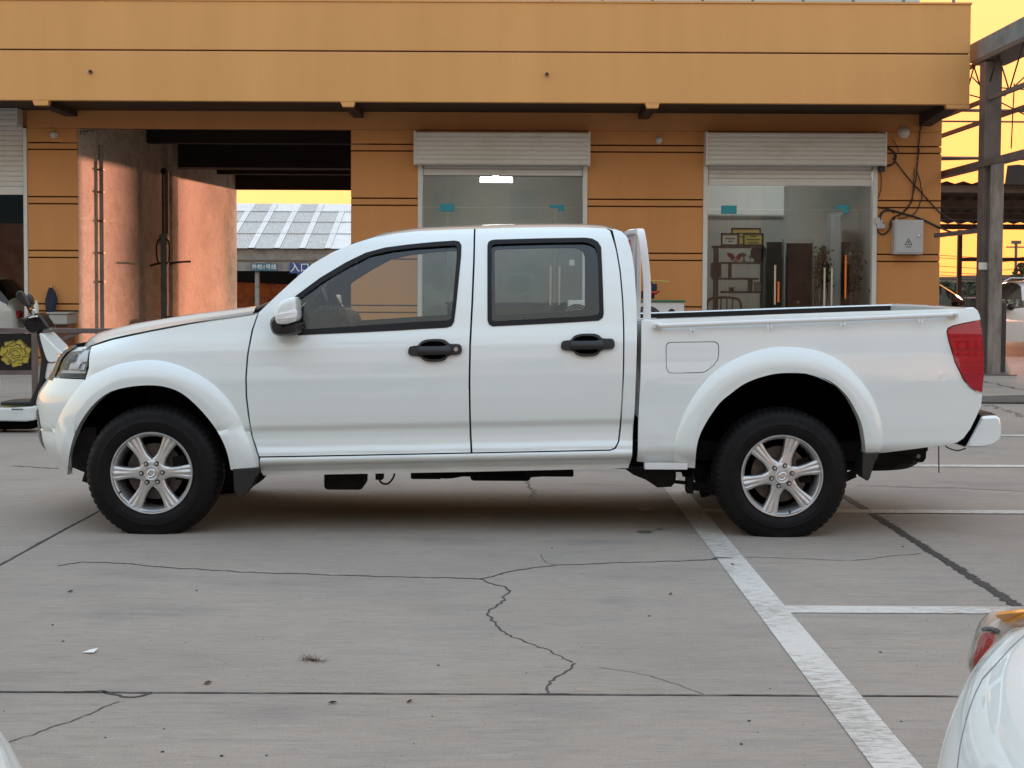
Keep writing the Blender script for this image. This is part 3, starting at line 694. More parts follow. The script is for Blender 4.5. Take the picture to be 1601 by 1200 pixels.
# shop glazing, doors, fittings ------------------------------------------------
def glazing(xa, xb, zt, joints, patches, handles, tr_v, u):
    zt2 = Z(tr_v, YW, u)
    obj('transom_glass', MB().box((xa, YW + .085, zt2 + .006), (xb, YW + .097, zt)), M['glass_shop'], bld)
    xs = [xa] + joints + [xb]
    for a, b in zip(xs[:-1], xs[1:]):
        obj('glass_door', MB().box((a + .004, YW + .085, .03), (b - .004, YW + .097, zt2 - .006)), M['glass_shop'], bld)
    for (u0_, v0_, u1_, v1_, side) in patches:
        a, b = X(u0_), X(u1_); t, q = Z(v0_, YW, u), Z(v1_, YW, u); m_ = (t + q) / 2
        if side == 0: mb = MB().box((a, YW + .06, q), (b, YW + .12, t))
        else:
            mb = MB().box((a, YW + .06, m_), (b, YW + .12, t)); mb.box((b - .09, YW + .06, q), (b, YW + .12, m_))
        f = obj('patch_fitting', mb, M['teal'], bld, bevel=.005, seg=1)
        if side == 0: obj('fitting_cover', MB().box((a + .05, YW + .05, q + .005), (b - .01, YW + .061, m_ - .005)), M['teal'], f)
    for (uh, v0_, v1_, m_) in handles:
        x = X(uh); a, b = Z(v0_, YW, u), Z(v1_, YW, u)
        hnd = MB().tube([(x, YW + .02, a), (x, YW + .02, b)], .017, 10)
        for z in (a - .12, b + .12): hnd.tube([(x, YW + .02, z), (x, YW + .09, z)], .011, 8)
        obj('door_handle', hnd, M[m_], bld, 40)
glazing(X(661), X(911), Z(273), [X(700), X(868.5)], [(687, 318, 710, 330, 0), (860, 319, 882, 329, 1)],
        [(861.5, 415, 476, 'steel'), (875.5, 415, 476, 'steel')], 323.5, 785)
glazing(X(1106), X(1363), Z(289), [X(1140), X(1318)], [(1129, 321, 1153, 334, 0), (1307, 320, 1329, 332, 1)],
        [(1213.5, 414, 476, 'steel'), (1219, 440, 472, 'orange'), (1291, 418, 478, 'steel'), (1302.5, 418, 478, 'steel'), (1324, 398, 466, 'orange')], 326.5, 1230)  # orange bars are painted sunset reflections
obj('door_sticker', MB().box((X(891), YW + .079, Z(414)), (X(899), YW + .084, Z(405))), M['paper'], bld)
tube = obj('tube_lamp', MB().box((X(751, 27), 26.95, Z(284.5, 27, 780)), (X(801, 27), 27.05, Z(277, 27, 780))), M['tube_light'])
tag(tube, 'lit white fluorescent tube seen through the left shop glass', 'lamp')
assumed_tube = obj('tube_lamp', MB().box((X(1200, 26.2), 26.15, 3.36), (X(1262, 26.2), 26.25, 3.44)), M['tube_light'])  # unseen lamp, assumed and added to light the right shop
tag(assumed_tube, 'assumed lit tube, added unseen on the ceiling of the right shop behind its shutter box', 'lamp')
obj('lamp_mount', MB().box((X(770, 27), 26.98, Z(277, 27, 780)), (X(780, 27), 27.02, 3.45)), M['alu'], tube)
# round wall lamps
def wall_lamp(u, v, r_, lab):
    p = P(u, v, YW - .03)
    e = empty('wall_lamp', p, lab, 'lamp', 'round lamps on the ochre wall')
    obj('lamp_base', MB().revolve([(0, 0), (r_, 0), (r_, -.04), (r_ * .9, -.05), (0, -.05)], p, 24), M['alu'], e, 40)
    obj('lamp_dome', MB().revolve([(r_ * .88, -.048), (r_ * .8, -.075), (r_ * .5, -.10), (0, -.108)], p, 24), M['lampwhite'], e, 60)
wall_lamp(1412.5, 207, .092, 'large white round lamp on the wall at the right end of the building')
wall_lamp(1030.5, 219, .06, 'small round lamp on the ochre wall between the two shutters')
wall_lamp(85, 210.5, .06, 'small pale round lamp on the pier left of the passage')

# ------------------------------------------------------------------ things on and in front of the facade
# electrical cabinet
Yc = YW - .03
a, b = P(1398, 397, Yc - .2), P(1444, 343.5, Yc - .2)
cab = empty('electric_cabinet', ((a.x + b.x) / 2, Yc, a.z), 'light grey electrical cabinet with warning triangle on the right end of the wall', 'cabinet')
obj('cabinet_box', MB().box((a.x, Yc - .20, a.z), (b.x, Yc - .002, b.z)), M['panelgrey'], cab, bevel=.008)
dr = obj('cabinet_door', MB().box((a.x + .025, Yc - .215, a.z + .025), (b.x - .025, Yc - .2005, b.z - .03)), M['panelgrey'], cab, bevel=.005)
lk = P(1436.5, 368.5, Yc - .22)
obj('lock', MB().revolve([(.0, -.02), (.018, -.016), (.022, 0)], lk, 14), M['chrome'], dr, 40)
tc = P(1420.5, 378, Yc - .2165); s = .062
tri = MB()
for q in (1.0,):
    o3 = [(0, s * 1.05), (s * 1.05, -s * .8), (-s * 1.05, -s * .8)]; i3 = [(0, s * .74), (s * .78, -s * .64), (-s * .78, -s * .64)]
    vs = [(tc.x + x, tc.y, tc.z + z) for x, z in o3 + i3]
    tri.add(vs, [(0, 1, 4, 3), (1, 2, 5, 4), (2, 0, 3, 5)])
bolt = [(.008, .03), (-.022, -.012), (-.004, -.010), (-.012, -.04), (.02, .004), (.003, .003)]
tri.add([(tc.x + x, tc.y, tc.z + z) for x, z in bolt], [(0, 1, 2, 5), (2, 3, 4, 5)])
tri.box((tc.x - .045, tc.y - .0005, tc.z - .086), (tc.x + .045, tc.y + .0005, tc.z - .074))
obj('warning_sign', tri, M['ink'], dr)

# cable run round the cabinet
cb = empty('wall_cables', P(1400, 300, YW - .05), 'tangle of thin dark cables hanging on the wall round the electrical cabinet', 'cables')
def cable(px, r_=.009, Y=YW - .045, name='cable', par=None, wob=0.0, seed=0):
    rr = random.Random(seed); pts = smooth_line([(u, v) for u, v in px], max(8, 5 * len(px)))
    mb = MB(); mb.tube([P(u + rr.uniform(-wob, wob), v + rr.uniform(-wob, wob), Y + rr.uniform(-.012, .0)) for u, v in pts], r_, 6)
    return obj(name, mb, M['wire'], par, 50)
cable([(1386, 230), (1397, 237), (1399, 252), (1390, 259), (1382, 256)], .013, par=cb)
cable([(1388, 232), (1401, 241), (1396, 256), (1380, 258)], .010, par=cb, seed=1)
cable([(1396, 247), (1420, 278), (1440, 300), (1470, 332), (1500, 350)], .011, par=cb, seed=2)
cable([(1440, 196), (1436, 230), (1434, 260), (1430, 290), (1424, 318), (1412, 332), (1396, 340), (1390, 352)], .009, par=cb, wob=.6, seed=3)
cable([(1438, 232), (1433, 262), (1440, 290), (1441, 310), (1432, 330), (1420, 338), (1404, 342)], .008, par=cb, wob=.6, seed=4)
cable([(1430, 262), (1427, 300), (1420, 322), (1405, 338)], .007, par=cb, wob=.6, seed=5)
cable([(1374, 350), (1378, 333), (1390, 328), (1410, 333), (1440, 342), (1475, 358), (1500, 366)], .017, par=cb, seed=6)
cable([(1374, 344), (1372, 360), (1380, 366), (1389, 360), (1396, 345), (1400, 338)], .012, par=cb, seed=7)
cable([(1372, 262), (1378, 275), (1376, 300), (1370, 315), (1374, 325), (1388, 326), (1398, 333)], .007, par=cb, wob=.5, seed=8)
cable([(1396, 218), (1402, 228), (1405, 238)], .006, par=cb, seed=9)
jb = MB()
for u0_, v0_, u1_, v1_ in ((1368, 340, 1376, 350), (1371, 350, 1384, 357), (1376, 344, 1380, 351)):
    p, q = P(u0_, v1_, YW - .09), P(u1_, v0_, YW - .09); jb.box((p.x, YW - .1, p.z), (q.x, YW - .032, q.z))
obj('junction_box', jb, M['panelgrey'], cb, bevel=.006)
# thin cable stubs at the shutter end
obj('bracket', MB().box((X(1370), YW - .2, Z(266)), (X(1378), YW - .06, Z(258))), M['black'], cb)

# outdoor air-conditioning units standing below the windows
def ac_unit(u0_, u1_, vt, vb, Y, label, lid=True, fan_u=None):
    p, q = P(u0_, vb, Y), P(u1_, vt, Y); zb = max(0.02, q.z - .62)
    e = empty('air_conditioner', ((p.x + q.x) / 2, Y, zb), label, 'air conditioner', 'outdoor air conditioner units')
    obj('casing', MB().box((p.x, Y, zb), (q.x, Y + .32, q.z)), M['alu'], e, bevel=.015)
    fx = P(fan_u or (u0_ + (u1_ - u0_) * .38), vt, Y).x; fz = q.z - .31; R_ = .25
    obj('fan_guard', MB().revolve([(R_, .0), (R_, -.012), (R_ - .02, -.014), (R_ - .02, 0)], (fx, Y, fz), 32), M['black'], e, 40)
    obj('fan', MB().revolve([(.001, -.002), (R_ - .02, -.002)], (fx, Y, fz), 32), M['interior'], e)
    for k in range(1, 6):
        r_ = R_ * k / 6; obj('guard_ring', MB().revolve([(r_, -.008), (r_ + .006, -.012), (r_ + .012, -.008)], (fx, Y, fz), 28), M['oldconc'], e)
    bx = q.x - .2
    obj('badge', MB().revolve([(.0, -.004), (.055, -.004), (.055, -.001)], (bx, Y, q.z - .16), 20), M['navy'], e)
    obj('badge_mark', MB().box((bx - .0, Y - .008, q.z - .19), (bx + .06, Y - .0045, q.z - .155)), M['red2'], e)
    for x in (p.x + .08, q.x - .08): obj('foot', MB().box((x - .03, Y + .02, 0), (x + .03, Y + .3, zb - .001)), M['oldconc'], e)
    if lid: obj('top_cover', MB().box((p.x - .02, Y - .03, q.z + .001), (q.x + .02, Y + .34, q.z + .03)), M['green'], e, bevel=.01)
    return e
ac_unit(985, 1070, 472, 520, YW - .75, 'white air conditioner unit with a green cover standing behind the truck bed', True, 1012)
ac_unit(888, 930, 469, 520, YW - .75, 'white air conditioner unit without a cover seen through the rear side window', False, 902)
# clutter on the covered unit
tb = P(1013, 462, YW - .6)
cl = empty('tool_pile', tb, 'small pile of dark and red bits lying on the covered air conditioner', 'clutter')
mb = MB(); z0 = Z(466.5, YW - .6, 1015)
mb.box((tb.x - .10, YW - .68, z0), (tb.x + .1, YW - .5, z0 + .12)); mb.box((tb.x + .02, YW - .66, z0 + .121), (tb.x + .14, YW - .55, z0 + .24))
obj('dark_box', mb, M['navy'], cl, bevel=.01)
obj('red_cloth', MB().tube([(tb.x + .0, YW - .7, z0 + .1), (tb.x + .12, YW - .72, z0 + .09), (tb.x + .18, YW - .7, z0 + .12)], [.03, .025, .01], 7), M['red2'], cl, 50)
obj('stick', MB().tube([P(1018, 438.5, YW - .6), P(1046, 440, YW - .6)], .013, 6), M['gold'], cl)
obj('stick_stand', MB().tube([P(1019, 438.5, YW - .6), P(1018, 460, YW - .6)], .012, 6), M['wire'], cl)

# right-hand shop interior -----------------------------------------------------
YS = 26.6
def bx_px(mb, u0_, v0_, u1_, v1_, Y, d=.3):
    p, q = P(u0_, v1_, Y), P(u1_, v0_, Y); return mb.box((p.x, Y, p.z), (q.x, Y + d, q.z))
sh = empty('shelf_unit', P(1155, 500, YS), 'dark open shelf unit holding trophies inside the right shop', 'shelf')
for v0_, v1_, u0_, u1_ in ((384, 387, 1116, 1193), (409.5, 412, 1116, 1193), (434, 437, 1116, 1186), (455, 458, 1130, 1193)):
    obj('shelf_board', bx_px(MB(), u0_, v0_, u1_, v1_, YS), M['wood'], sh)
for u0_, u1_, vt, vb in ((1117, 1119.5, 384, 560), (1121.5, 1123.5, 384, 560), (1191, 1193.5, 384, 560), (1142, 1144, 411, 435), (1173, 1177, 436, 456)):
    obj('upright', bx_px(MB(), u0_, vt, u1_, vb, YS), M['wood'], sh)
obj('cupboard', bx_px(MB(), 1113, 411, 1128, 433, YS + .02, .2), M['wood'], sh)
# framed certificates leaning on top
def frame(u0_, v0_, u1_, v1_, Y, face, lab, rows):
    p, q = P(u0_, v1_, Y), P(u1_, v0_, Y); e = empty('certificate_frame', ((p.x + q.x) / 2, Y, p.z), lab, 'picture frame', 'certificates standing on the shelf')
    t = .03
    for a_, b_ in (((p.x, p.z), (p.x + t, q.z)), ((q.x - t, p.z), (q.x, q.z)), ((p.x + t, p.z), (q.x - t, p.z + t)), ((p.x + t, q.z - t), (q.x - t, q.z))):
        obj('frame_bar', MB().box((a_[0], Y, a_[1]), (b_[0], Y + .02, b_[1])), M['ink'], e)
    obj('sheet', MB().box((p.x + t, Y + .008, p.z + t), (q.x - t, Y + .018, q.z - t)), face, e)
    mb = MB(); r = random.Random(int(u0_))
    for f_, w_ in rows:
        z = p.z + (q.z - p.z) * f_; x = p.x + (q.x - p.x) * (.5 - w_ / 2); xe = p.x + (q.x - p.x) * (.5 + w_ / 2)
        while x < xe: d_ = r.uniform(.012, .03); mb.box((x, Y + .005, z - .012), (x + d_ * .75, Y + .0079, z + .012)); x += d_
    obj('print', mb, M['ink'], e)
frame(1143, 356, 1190, 383.5, YS + .2, M['gold'], 'wide gold certificate in black frame at the back of the shelf top', [(.7, .6), (.5, .4)])
frame(1127, 364, 1156, 384, YS + .08, M['paper'], 'white certificate in a dark frame, left of the gold ones on the shelf', [(.58, .5), (.35, .2)])
frame(1161.5, 364, 1194, 384, YS + .04, M['gold'], 'small gold certificate in front, right on top of the shelf', [(.75, .3), (.5, .6), (.25, .45)])
# trophies and odds on the boards
p = P(1150, 409, YS + .15); tr = empty('red_ornament', p, 'red butterfly-shaped ornament on the middle shelf board', 'ornament')
for s_ in (-1, 1):
    obj('wing', MB().prism([(0, .03), (.06, .10), (.16, .12), (.14, .05), (.10, .03), (.08, -.03), (.02, .0)], lambda a_, b_: (p.x + s_ * a_, p.y, p.z + .05 + b_), (0, .02, 0)), M['red2'], tr)
obj('ornament_foot', MB().revolve([(0, 0), (.05, 0), (.03, .03), (0, .05)], p, 12, 'Z'), M['ceramic'], tr, 40)
def plaque(u, v, s_, m_, lab, round_=False):
    p = P(u, v, YS + .15)
    if round_:
        e = empty('award_plate', p, lab, 'ornament')
        obj('plate', MB().revolve([(0, -.01), (s_ * .8, -.01), (s_, -.02), (s_, .0), (0, .0)], (p.x, p.y, p.z + s_ + .02), 24), m_, e, 40)
        obj('plate_stand', MB().box((p.x - s_ * .5, p.y - .03, p.z), (p.x + s_ * .5, p.y + .06, p.z + .03)), M['wood'], e)
    else:
        e = empty('award_cup', p, lab, 'ornament')
        obj('cup', MB().revolve([(s_ * .5, 0), (s_ * .5, s_ * .3), (s_ * .15, s_ * .5), (s_ * .2, s_ * 1.0), (s_ * .55, s_ * 1.6), (s_ * .5, s_ * 1.65), (0, s_ * 1.2)], p, 14, 'Z'), m_, e, 40)
plaque(1163, 409, .09, M['ceramic'], 'small grey cup beside the red ornament')
plaque(1173, 409, .07, M['steel'], 'small silver cup in the middle of the shelf')
plaque(1186, 409.5, .15, M['interior2'], 'round metal plate standing at the right end of the shelf', True)
bxo = obj('white_carton', bx_px(MB(), 1147, 448, 1154, 457.5, YS + .1, .08), M['paper'], None, bevel=.004); tag(bxo, 'small white carton on the lower shelf board', 'box')
bxo = obj('brown_carton', bx_px(MB(), 1180, 440, 1192, 454.7, YS + .1, .1), M['farwall'], None, bevel=.004); tag(bxo, 'brown carton at the right end of the lower shelf board', 'box')
bxo = obj('dark_speaker', bx_px(MB(), 1141, 449, 1146.5, 457.5, YS + .1, .08), M['ink'], None, bevel=.004); tag(bxo, 'small black box left of the white carton', 'box')
# dark doorway panel, and door leaf at the back
dw = empty('inner_door', P(1240, 565, 28.0), 'tall black inner door standing in the back of the right shop', 'door')
obj('door_leaf', bx_px(MB(), 1228, 380, 1270, 566, 28.0, .08), M['black_gloss'], dw)
for u0_, u1_, v0_ in ((1224, 1228, 376), (1270, 1273, 376)): obj('door_jamb', bx_px(MB(), u0_, v0_, u1_, 566, 27.97, .12), M['panelgrey'], dw)
obj('door_head', bx_px(MB(), 1224, 372, 1273, 376, 27.97, .12), M['panelgrey'], dw)
obj('dark_leaf', bx_px(MB(), 1197, 378, 1223.5, 566, 28.1, .06), M['wood'], dw)
obj('handle', bx_px(MB(), 1246, 470, 1250, 474, 27.95, .04), M['steel'], dw)
scr = empty('white_cupboard', P(1310, 560, 27.4), 'tall pale cupboard behind the right leaf of the shop door', 'cupboard')
obj('cupboard_body', bx_px(MB(), 1297, 332, 1316, 560, 27.4, .5), M['panelgrey'], scr)
obj('cupboard_door', bx_px(MB(), 1298.5, 336, 1315, 556, 27.38, .018), M['panelgrey'], scr, bevel=.004)
obj('dark_side', bx_px(MB(), 1317, 378, 1330, 560, 27.5, .4), M['wood'], scr)
lb = empty('pale_wall_board', P(1165, 313, 28.45), 'pale panel high on the back wall of the right shop, with an added faint glow', 'light panel')
obj('board', bx_px(MB(), 1100, 289, 1226, 335, 28.4, .03), M['glow_board'], lb)
obj('board_edge', bx_px(MB(), 1100, 335.2, 1226, 337, 28.39, .05), M['alu'], lb)
# plants
def plant(u, vb, vt, Y, wd, seed, lab):
    r = random.Random(seed); b_ = P(u, vb, Y); t_ = P(u, vt, Y); e = empty('potted_plant', (b_.x, Y, 0), lab, 'plant')
    obj('pot', MB().revolve([(0, 0), (.14, 0), (.19, .32), (.17, .32), (.16, .28), (0, .28)], (b_.x, Y, .03), 16, 'Z'), M['ceramic'], e, 40)
    st = MB(); lf = MB()
    for k in range(7):
        x = b_.x + r.uniform(-.04, .04); st.tube([(x, Y, .3), (x + r.uniform(-.1, .1), Y + r.uniform(-.1, .1), (t_.z + .3) / 2), (b_.x + r.uniform(-wd, wd) * .5, Y + r.uniform(-.15, .15), t_.z)], .009, 4)
    for k in range(260):
        c = Vector((b_.x + r.gauss(0, wd * .42), Y + r.gauss(0, .14), r.uniform(b_.z, t_.z))); n = Vector((r.uniform(-1, 1), r.uniform(-1, .2), r.uniform(-.6, 1))).normalized()
        a_ = n.orthogonal().normalized(); b2 = n.cross(a_); s_ = r.uniform(.03, .065)
        lf.add([c - a_ * s_, c - b2 * s_ * .45, c + a_ * s_, c + b2 * s_ * .45], [(0, 1, 2, 3)])
    obj('stem', st, M['bark'], e); obj('foliage', lf, M['leaf'], e, None)
plant(1285, 450, 386, 26.3, .17, 3, 'leafy green pot plant inside the right shop left of the pale cupboard')
plant(1336, 455, 392, 26.0, .16, 4, 'dark bushy pot plant at the right edge of the right shop')
# chair
def chair(u, vt, Y, lab):
    p = P(u, vt, Y); e = empty('wooden_chair', (p.x, Y, .03), lab, 'chair')
    w_ = .3; zt = p.z
    bk = smooth_line([(-w_, .45), (-w_, zt - .12), (-w_ * .7, zt - .02), (0, zt), (w_ * .7, zt - .02), (w_, zt - .12), (w_, .45)], 26)
    obj('back_hoop', MB().tube([(p.x + x, Y, z) for x, z in bk], .022, 8), M['brownwood'], e, 50)
    for k in (-.5, -.17, .17, .5): obj('spindle', MB().tube([(p.x + k * w_, Y, .46), (p.x + k * w_, Y, zt - .02)], .012, 6), M['brownwood'], e, 50)
    obj('seat', MB().box((p.x - w_, Y - .42, .43), (p.x + w_, Y + .02, .47)), M['brownwood'], e, bevel=.01)
    for sx in (-1, 1):
        for y in (-.39, -.02): obj('leg', MB().tube([(p.x + sx * (w_ - .03), Y + y, .429), (p.x + sx * (w_ - .02), Y + y, .03)], .018, 6), M['brownwood'], e, 50)
chair(1132, 464.5, 26.1, 'brown wooden chair with rounded slatted back in front of the shelf')

# left shop: counter and things seen through the cab windows
ct = empty('reception_counter', P(800, 560, 27.2), 'low dark counter inside the left shop behind the truck cab', 'counter')
obj('counter_body', MB().box((X(700, 27.2), 27.2, .03), (X(905, 27.2), 27.8, .95)), M['wood'], ct, bevel=.01)
obj('counter_top', MB().box((X(697, 27.2), 27.15, .951), (X(908, 27.2), 27.85, .99)), M['black_gloss'], ct, bevel=.006)

# things by the left pier -------------------------------------------------------
e = empty('stone_basin', P(92, 520, 23.4), 'grey stone wash basin on a brown stand below the left pier', 'basin')
p0, p1 = P(76, 507, 23.3), P(105, 491, 23.3)
obj('bowl', MB().box((p0.x, 23.3, p0.z), (p1.x - .0, 23.85, p1.z)), M['ceramic'], e, bevel=.02)
obj('rim', MB().box((p0.x - .03, 23.28, p1.z + .001), (p1.x + .02, 23.88, p1.z + .03)), M['ceramic'], e, bevel=.01)
obj('stand', MB().box((p0.x + .08, 23.4, 0), (p1.x - .02, 23.8, p0.z - .001)), M['brownwood'], e)
hk = P(80, 449, YW - .1)
e = empty('hanging_cloth', hk, 'dark blue cloth hanging from a hook on the left pier', 'cloth')
mb = MB(); rows = []
r = random.Random(8)
for k, (f, wd) in enumerate(((0, .03), (.08, .10), (.2, .15), (.33, .12), (.45, .075), (.52, .03))):
    rows.append([(hk.x + .62 * wd * math.cos(t) * (1 + .25 * math.sin(3 * t + k)), YW - .12 + .05 * math.sin(t) * (1 + .4 * math.sin(2 * t + k)), hk.z - f) for t in np.linspace(0, 2 * math.pi, 17)])
mb.grid(rows); obj('fabric', mb, M['navy'], e, 70)
obj('hook', MB().tube([(hk.x, YW - .032, hk.z + .03), (hk.x, YW - .13, hk.z + .02), (hk.x, YW - .13, hk.z - .02)], .01, 6), M['chrome'], e)
obj('tap', MB().tube([P(82, 474, YW - .05), P(83, 490, YW - .05)], .012, 6), M['chrome'], e)
bt = P(57, 485, 23.5); e = empty('plastic_bottle', (bt.x, 23.5, bt.z), 'small pale bottle standing on the barrier near the guide rail', 'bottle')
obj('bottle_body', MB().revolve([(0, 0), (.035, 0), (.04, .12), (.015, .18), (.015, .21), (0, .21)], (bt.x, 23.5, bt.z - .05), 12, 'Z'), M['paper'], e, 50)
obj('bottle_shelf', MB().box((bt.x - .1, 23.4, bt.z - .08), (bt.x + .1, YW - .032, bt.z - .051)), M['oldconc'], e)

# barrier with flower board (between the scooter and the building)
YBR = 16.6
br = empty('yard_barrier', P(60, 625, YBR), 'dark steel barrier rail with a diagonal brace and a yellow flower board', 'barrier')
pa, pb = P(-140, 515.5, YBR), P(260, 515.5, YBR)
obj('top_rail', MB().box((pa.x, YBR - .03, pa.z - .028), (pb.x, YBR + .03, pa.z + .028)), M['brownsteel'], br, bevel=.005)
for u in (-60, 54, 246):
    q = P(u, 515, YBR); obj('upright', MB().box((q.x - .03, YBR - .028, 0), (q.x + .03, YBR + .028, pa.z - .029)), M['brownsteel'], br, bevel=.005)
obj('brace', MB().bar(P(88, 533, YBR), P(126, 519, YBR), .03), M['brownsteel'], br)
obj('lower_rail', MB().bar(P(-60, 582, YBR), P(52, 582, YBR), .05), M['brownsteel'], br)
obj('board', MB().box((P(-58, 520, YBR).x, YBR - .012, P(0, 580, YBR).z), (P(50, 520, YBR).x, YBR + .012, P(0, 521, YBR).z)), M['black_gloss'], br)
fl = empty('tmp', (0, 0, 0)); bpy.data.objects.remove(fl)
fc = P(24, 552, YBR - .016)
fb = MB()
def petal(cx, cz, R_, y, n=20, lob=5, ph=0): return [(cx + R_ * (1 + .12 * math.sin(lob * t + ph)) * math.cos(t), y, cz + R_ * .86 * (1 + .12 * math.sin(lob * t + ph)) * math.sin(t)) for t in np.linspace(0, 2 * math.pi, n, endpoint=False)]
for k in range(7):
    t = k * 2 * math.pi / 7 + .3; fb.add(petal(fc.x + .10 * math.cos(t), fc.z + .085 * math.sin(t), .085, fc.y - .0005 * k, ph=k), [tuple(range(19, -1, -1))])
fb.add(petal(fc.x, fc.z, .12, fc.y - .004), [tuple(range(19, -1, -1))])
flo = obj('flower_print', fb, M['yellow'], br)
li = MB(); r = random.Random(5)
for k in range(7):
    t = k * 2 * math.pi / 7 + .3; q = petal(fc.x + .10 * math.cos(t), fc.z + .085 * math.sin(t), .080, fc.y - .0065, ph=k); i0 = int((t / (2 * math.pi)) * 20) - 5
    li.tube([q[(i0 + j) % 20] for j in range(11)], .0028, 4)
for R_, a0, a1 in ((.11, .2, 2.2), (.105, 2.6, 4.3), (.10, 4.6, 6.0), (.07, 1.0, 3.4), (.065, 3.8, 6.2), (.04, .2, 2.8), (.035, 3.2, 5.6)):
    li.tube([(fc.x + R_ * (1 + .12 * math.sin(6 * q)) * math.cos(q), fc.y - .0075, fc.z + .86 * R_ * (1 + .12 * math.sin(6 * q)) * math.sin(q)) for q in np.linspace(a0, a1, 14)], .003, 4)
for k in range(10):
    t = r.uniform(0, 6.28); R_ = r.uniform(.02, .15); t2 = t + r.uniform(.35, .9)
    li.tube([(fc.x + R_ * math.cos(q), fc.y - .006, fc.z + R_ * .86 * math.sin(q)) for q in np.linspace(t, t2, 5)], .0028, 4)
obj('petal_line', li, M['ink'], flo)

# car lift post in the passage
YL = P(258, 300, 28.9).y; q = P(258, 505, YL); 
lp = empty('car_lift_post', (q.x, YL, 0), 'grey car lift post with hooked chain and swing arms in the passage', 'lift')
w_ = .075
tz, mz = Z(264, YL, 258), Z(374, YL, 258)
obj('lower_column', MB().box((q.x - .06, YL - .09, 0), (q.x + .06, YL + .09, mz)), M['girder'], lp, bevel=.008)
obj('slide_head', MB().box((q.x - .08, YL - .11, mz - .10), (q.x + .08, YL + .11, mz + .10)), M['girder'], lp, bevel=.01)
obj('inner_rail', MB().box((q.x + .02, YL - .06, mz + .11), (q.x + .085, YL + .06, tz)), M['brownsteel'], lp, bevel=.004)
obj('chain', MB().tube([(q.x - .02, YL - .05, mz + .1), (q.x - .02, YL - .05, tz - .1), (q.x + .01, YL - .04, tz - .02)], .018, 6), M['wire'], lp)
obj('top_pulley', MB().revolve([(.02, -.03), (.06, -.03), (.06, .03), (.02, .03)], (q.x + .0, YL - .04, tz - .04), 16), M['wire'], lp, 40)
for s_, zz in ((-1, 0), (1, .04)):
    hs = smooth_line([(s_ * .05, mz + .02), (s_ * .11, mz - .05), (s_ * .13, mz - .2), (s_ * .11, mz - .42), (s_ * .05, mz - .48)], 16)
    obj('hose', MB().tube([(q.x + x, YL - .12, z) for x, z in hs], .016, 6), M['wire'], lp, 50)
arm = smooth_line([(222, 422), (238, 414), (252, 411)], 10)
obj('arm', MB().tube([P(u, v, YL - .15) for u, v in arm], .022, 6), M['wire'], lp, 50)
arm = smooth_line([(265, 412), (280, 409.5), (299, 408.5)], 10)
obj('arm', MB().tube([P(u, v, YL - .15) for u, v in arm], .022, 6), M['wire'], lp, 50)
obj('foot_plate', MB().box((q.x - .25, YL - .25, 0), (q.x + .3, YL + .25, .03)), M['brownsteel'], lp)
obj('power_unit', MB().box(tuple(P(258, 505, YL - .1)), tuple(P(283, 494, YL + .1))), M['black'], lp, bevel=.01)

# ------------------------------------------------------------------ shed beyond the passage
YSH = 90.0
shd = empty('inspection_shed', P(460, 500, YSH), 'low concrete shed with a pale corrugated roof seen through the passage', 'shed')
xa, xb = P(240, 400, YSH).x, P(585, 400, YSH).x
ze, zr, YR = Z(388, YSH, 460), Z(319, 99, 460), 99.0
# corrugated roof: sheets with real ribs; grey roof lights alternate with pale sheets
def roof_sheet(x0, x1, t0, t1, m_, name, lift=0.0):
    rows = []; n = max(6, int((x1 - x0) / .16) * 2)
    for t in (t0, t1):
        y, z = YSH - .35 + (YR - YSH + .35) * t, ze - .05 + (zr - ze + .05) * t
        rows.append([(x0 + (x1 - x0) * i / n, y, z + lift + (.035 if i % 2 else 0)) for i in range(n + 1)])
    return obj(name, MB().grid(rows), m_, shd)
xx = xa; k = 0
while xx < xb - .01:
    w1 = 1.55; lit = xx < P(488, 350, YSH).x
    for (t0, t1), m_ in (((0, .30), 'rooflight' if lit else 'roofwhite'), ((.31, .56), 'rooflight' if lit else 'roofwhite'), ((.57, .80), 'rooflight' if lit else 'roofwhite'), ((.81, 1), 'rooflight' if lit and k % 2 else 'roofwhite')):
        roof_sheet(xx + .0, xx + w1 * .74 if m_ == 'rooflight' else xx + w1, t0, t1, M[m_], 'roof_sheet', .02)
        if m_ == 'rooflight': roof_sheet(xx + w1 * .75, xx + w1, t0, t1, M['roofwhite'], 'roof_sheet', .05)
    xx += w1; k += 1
for t in (.305, .565, .805): 
    y, z = YSH - .35 + (YR - YSH + .35) * t, ze - .05 + (zr - ze + .05) * t
    obj('roof_seam', MB().box((xa, y - .04, z + .06), (xb, y + .06, z + .09)), M['roofwhite'], shd)
obj('eaves_beam', MB().box((xa, YSH, Z(407, YSH, 460)), (xb, YSH + .3, ze - .06)), M['oldconc'], shd)
obj('sign_beam', MB().box((xa, YSH - .06, Z(423.5, YSH, 460)), (xb, YSH + .3, Z(407.5, YSH, 460))), M['oldconc'], shd)
obj('drip_edge', MB().box((xa, YSH - .12, Z(408.2, YSH, 460)), (xb, YSH - .061, Z(406, YSH, 460))), M['brownsteel'], shd)
for u in (330, 402, 468, 560):
    obj('column', MB().box((P(u - 3, 450, YSH + .2).x, YSH + .1, -.15), (P(u + 3, 450, YSH + .2).x, YSH + .5, Z(424, YSH, 460))), M['oldconc'], shd)
obj('back_wall', MB().box((xa, YR + .5, -.15), (xb, YR + .8, zr)), M['dark_beam'], shd)
for u, wd in ((xa, 0), (xb, 0)): obj('side_wall', MB().box((u - .1, YSH + .5, -.15), (u + .1, YR + .5, ze)), M['dark_beam'], shd)
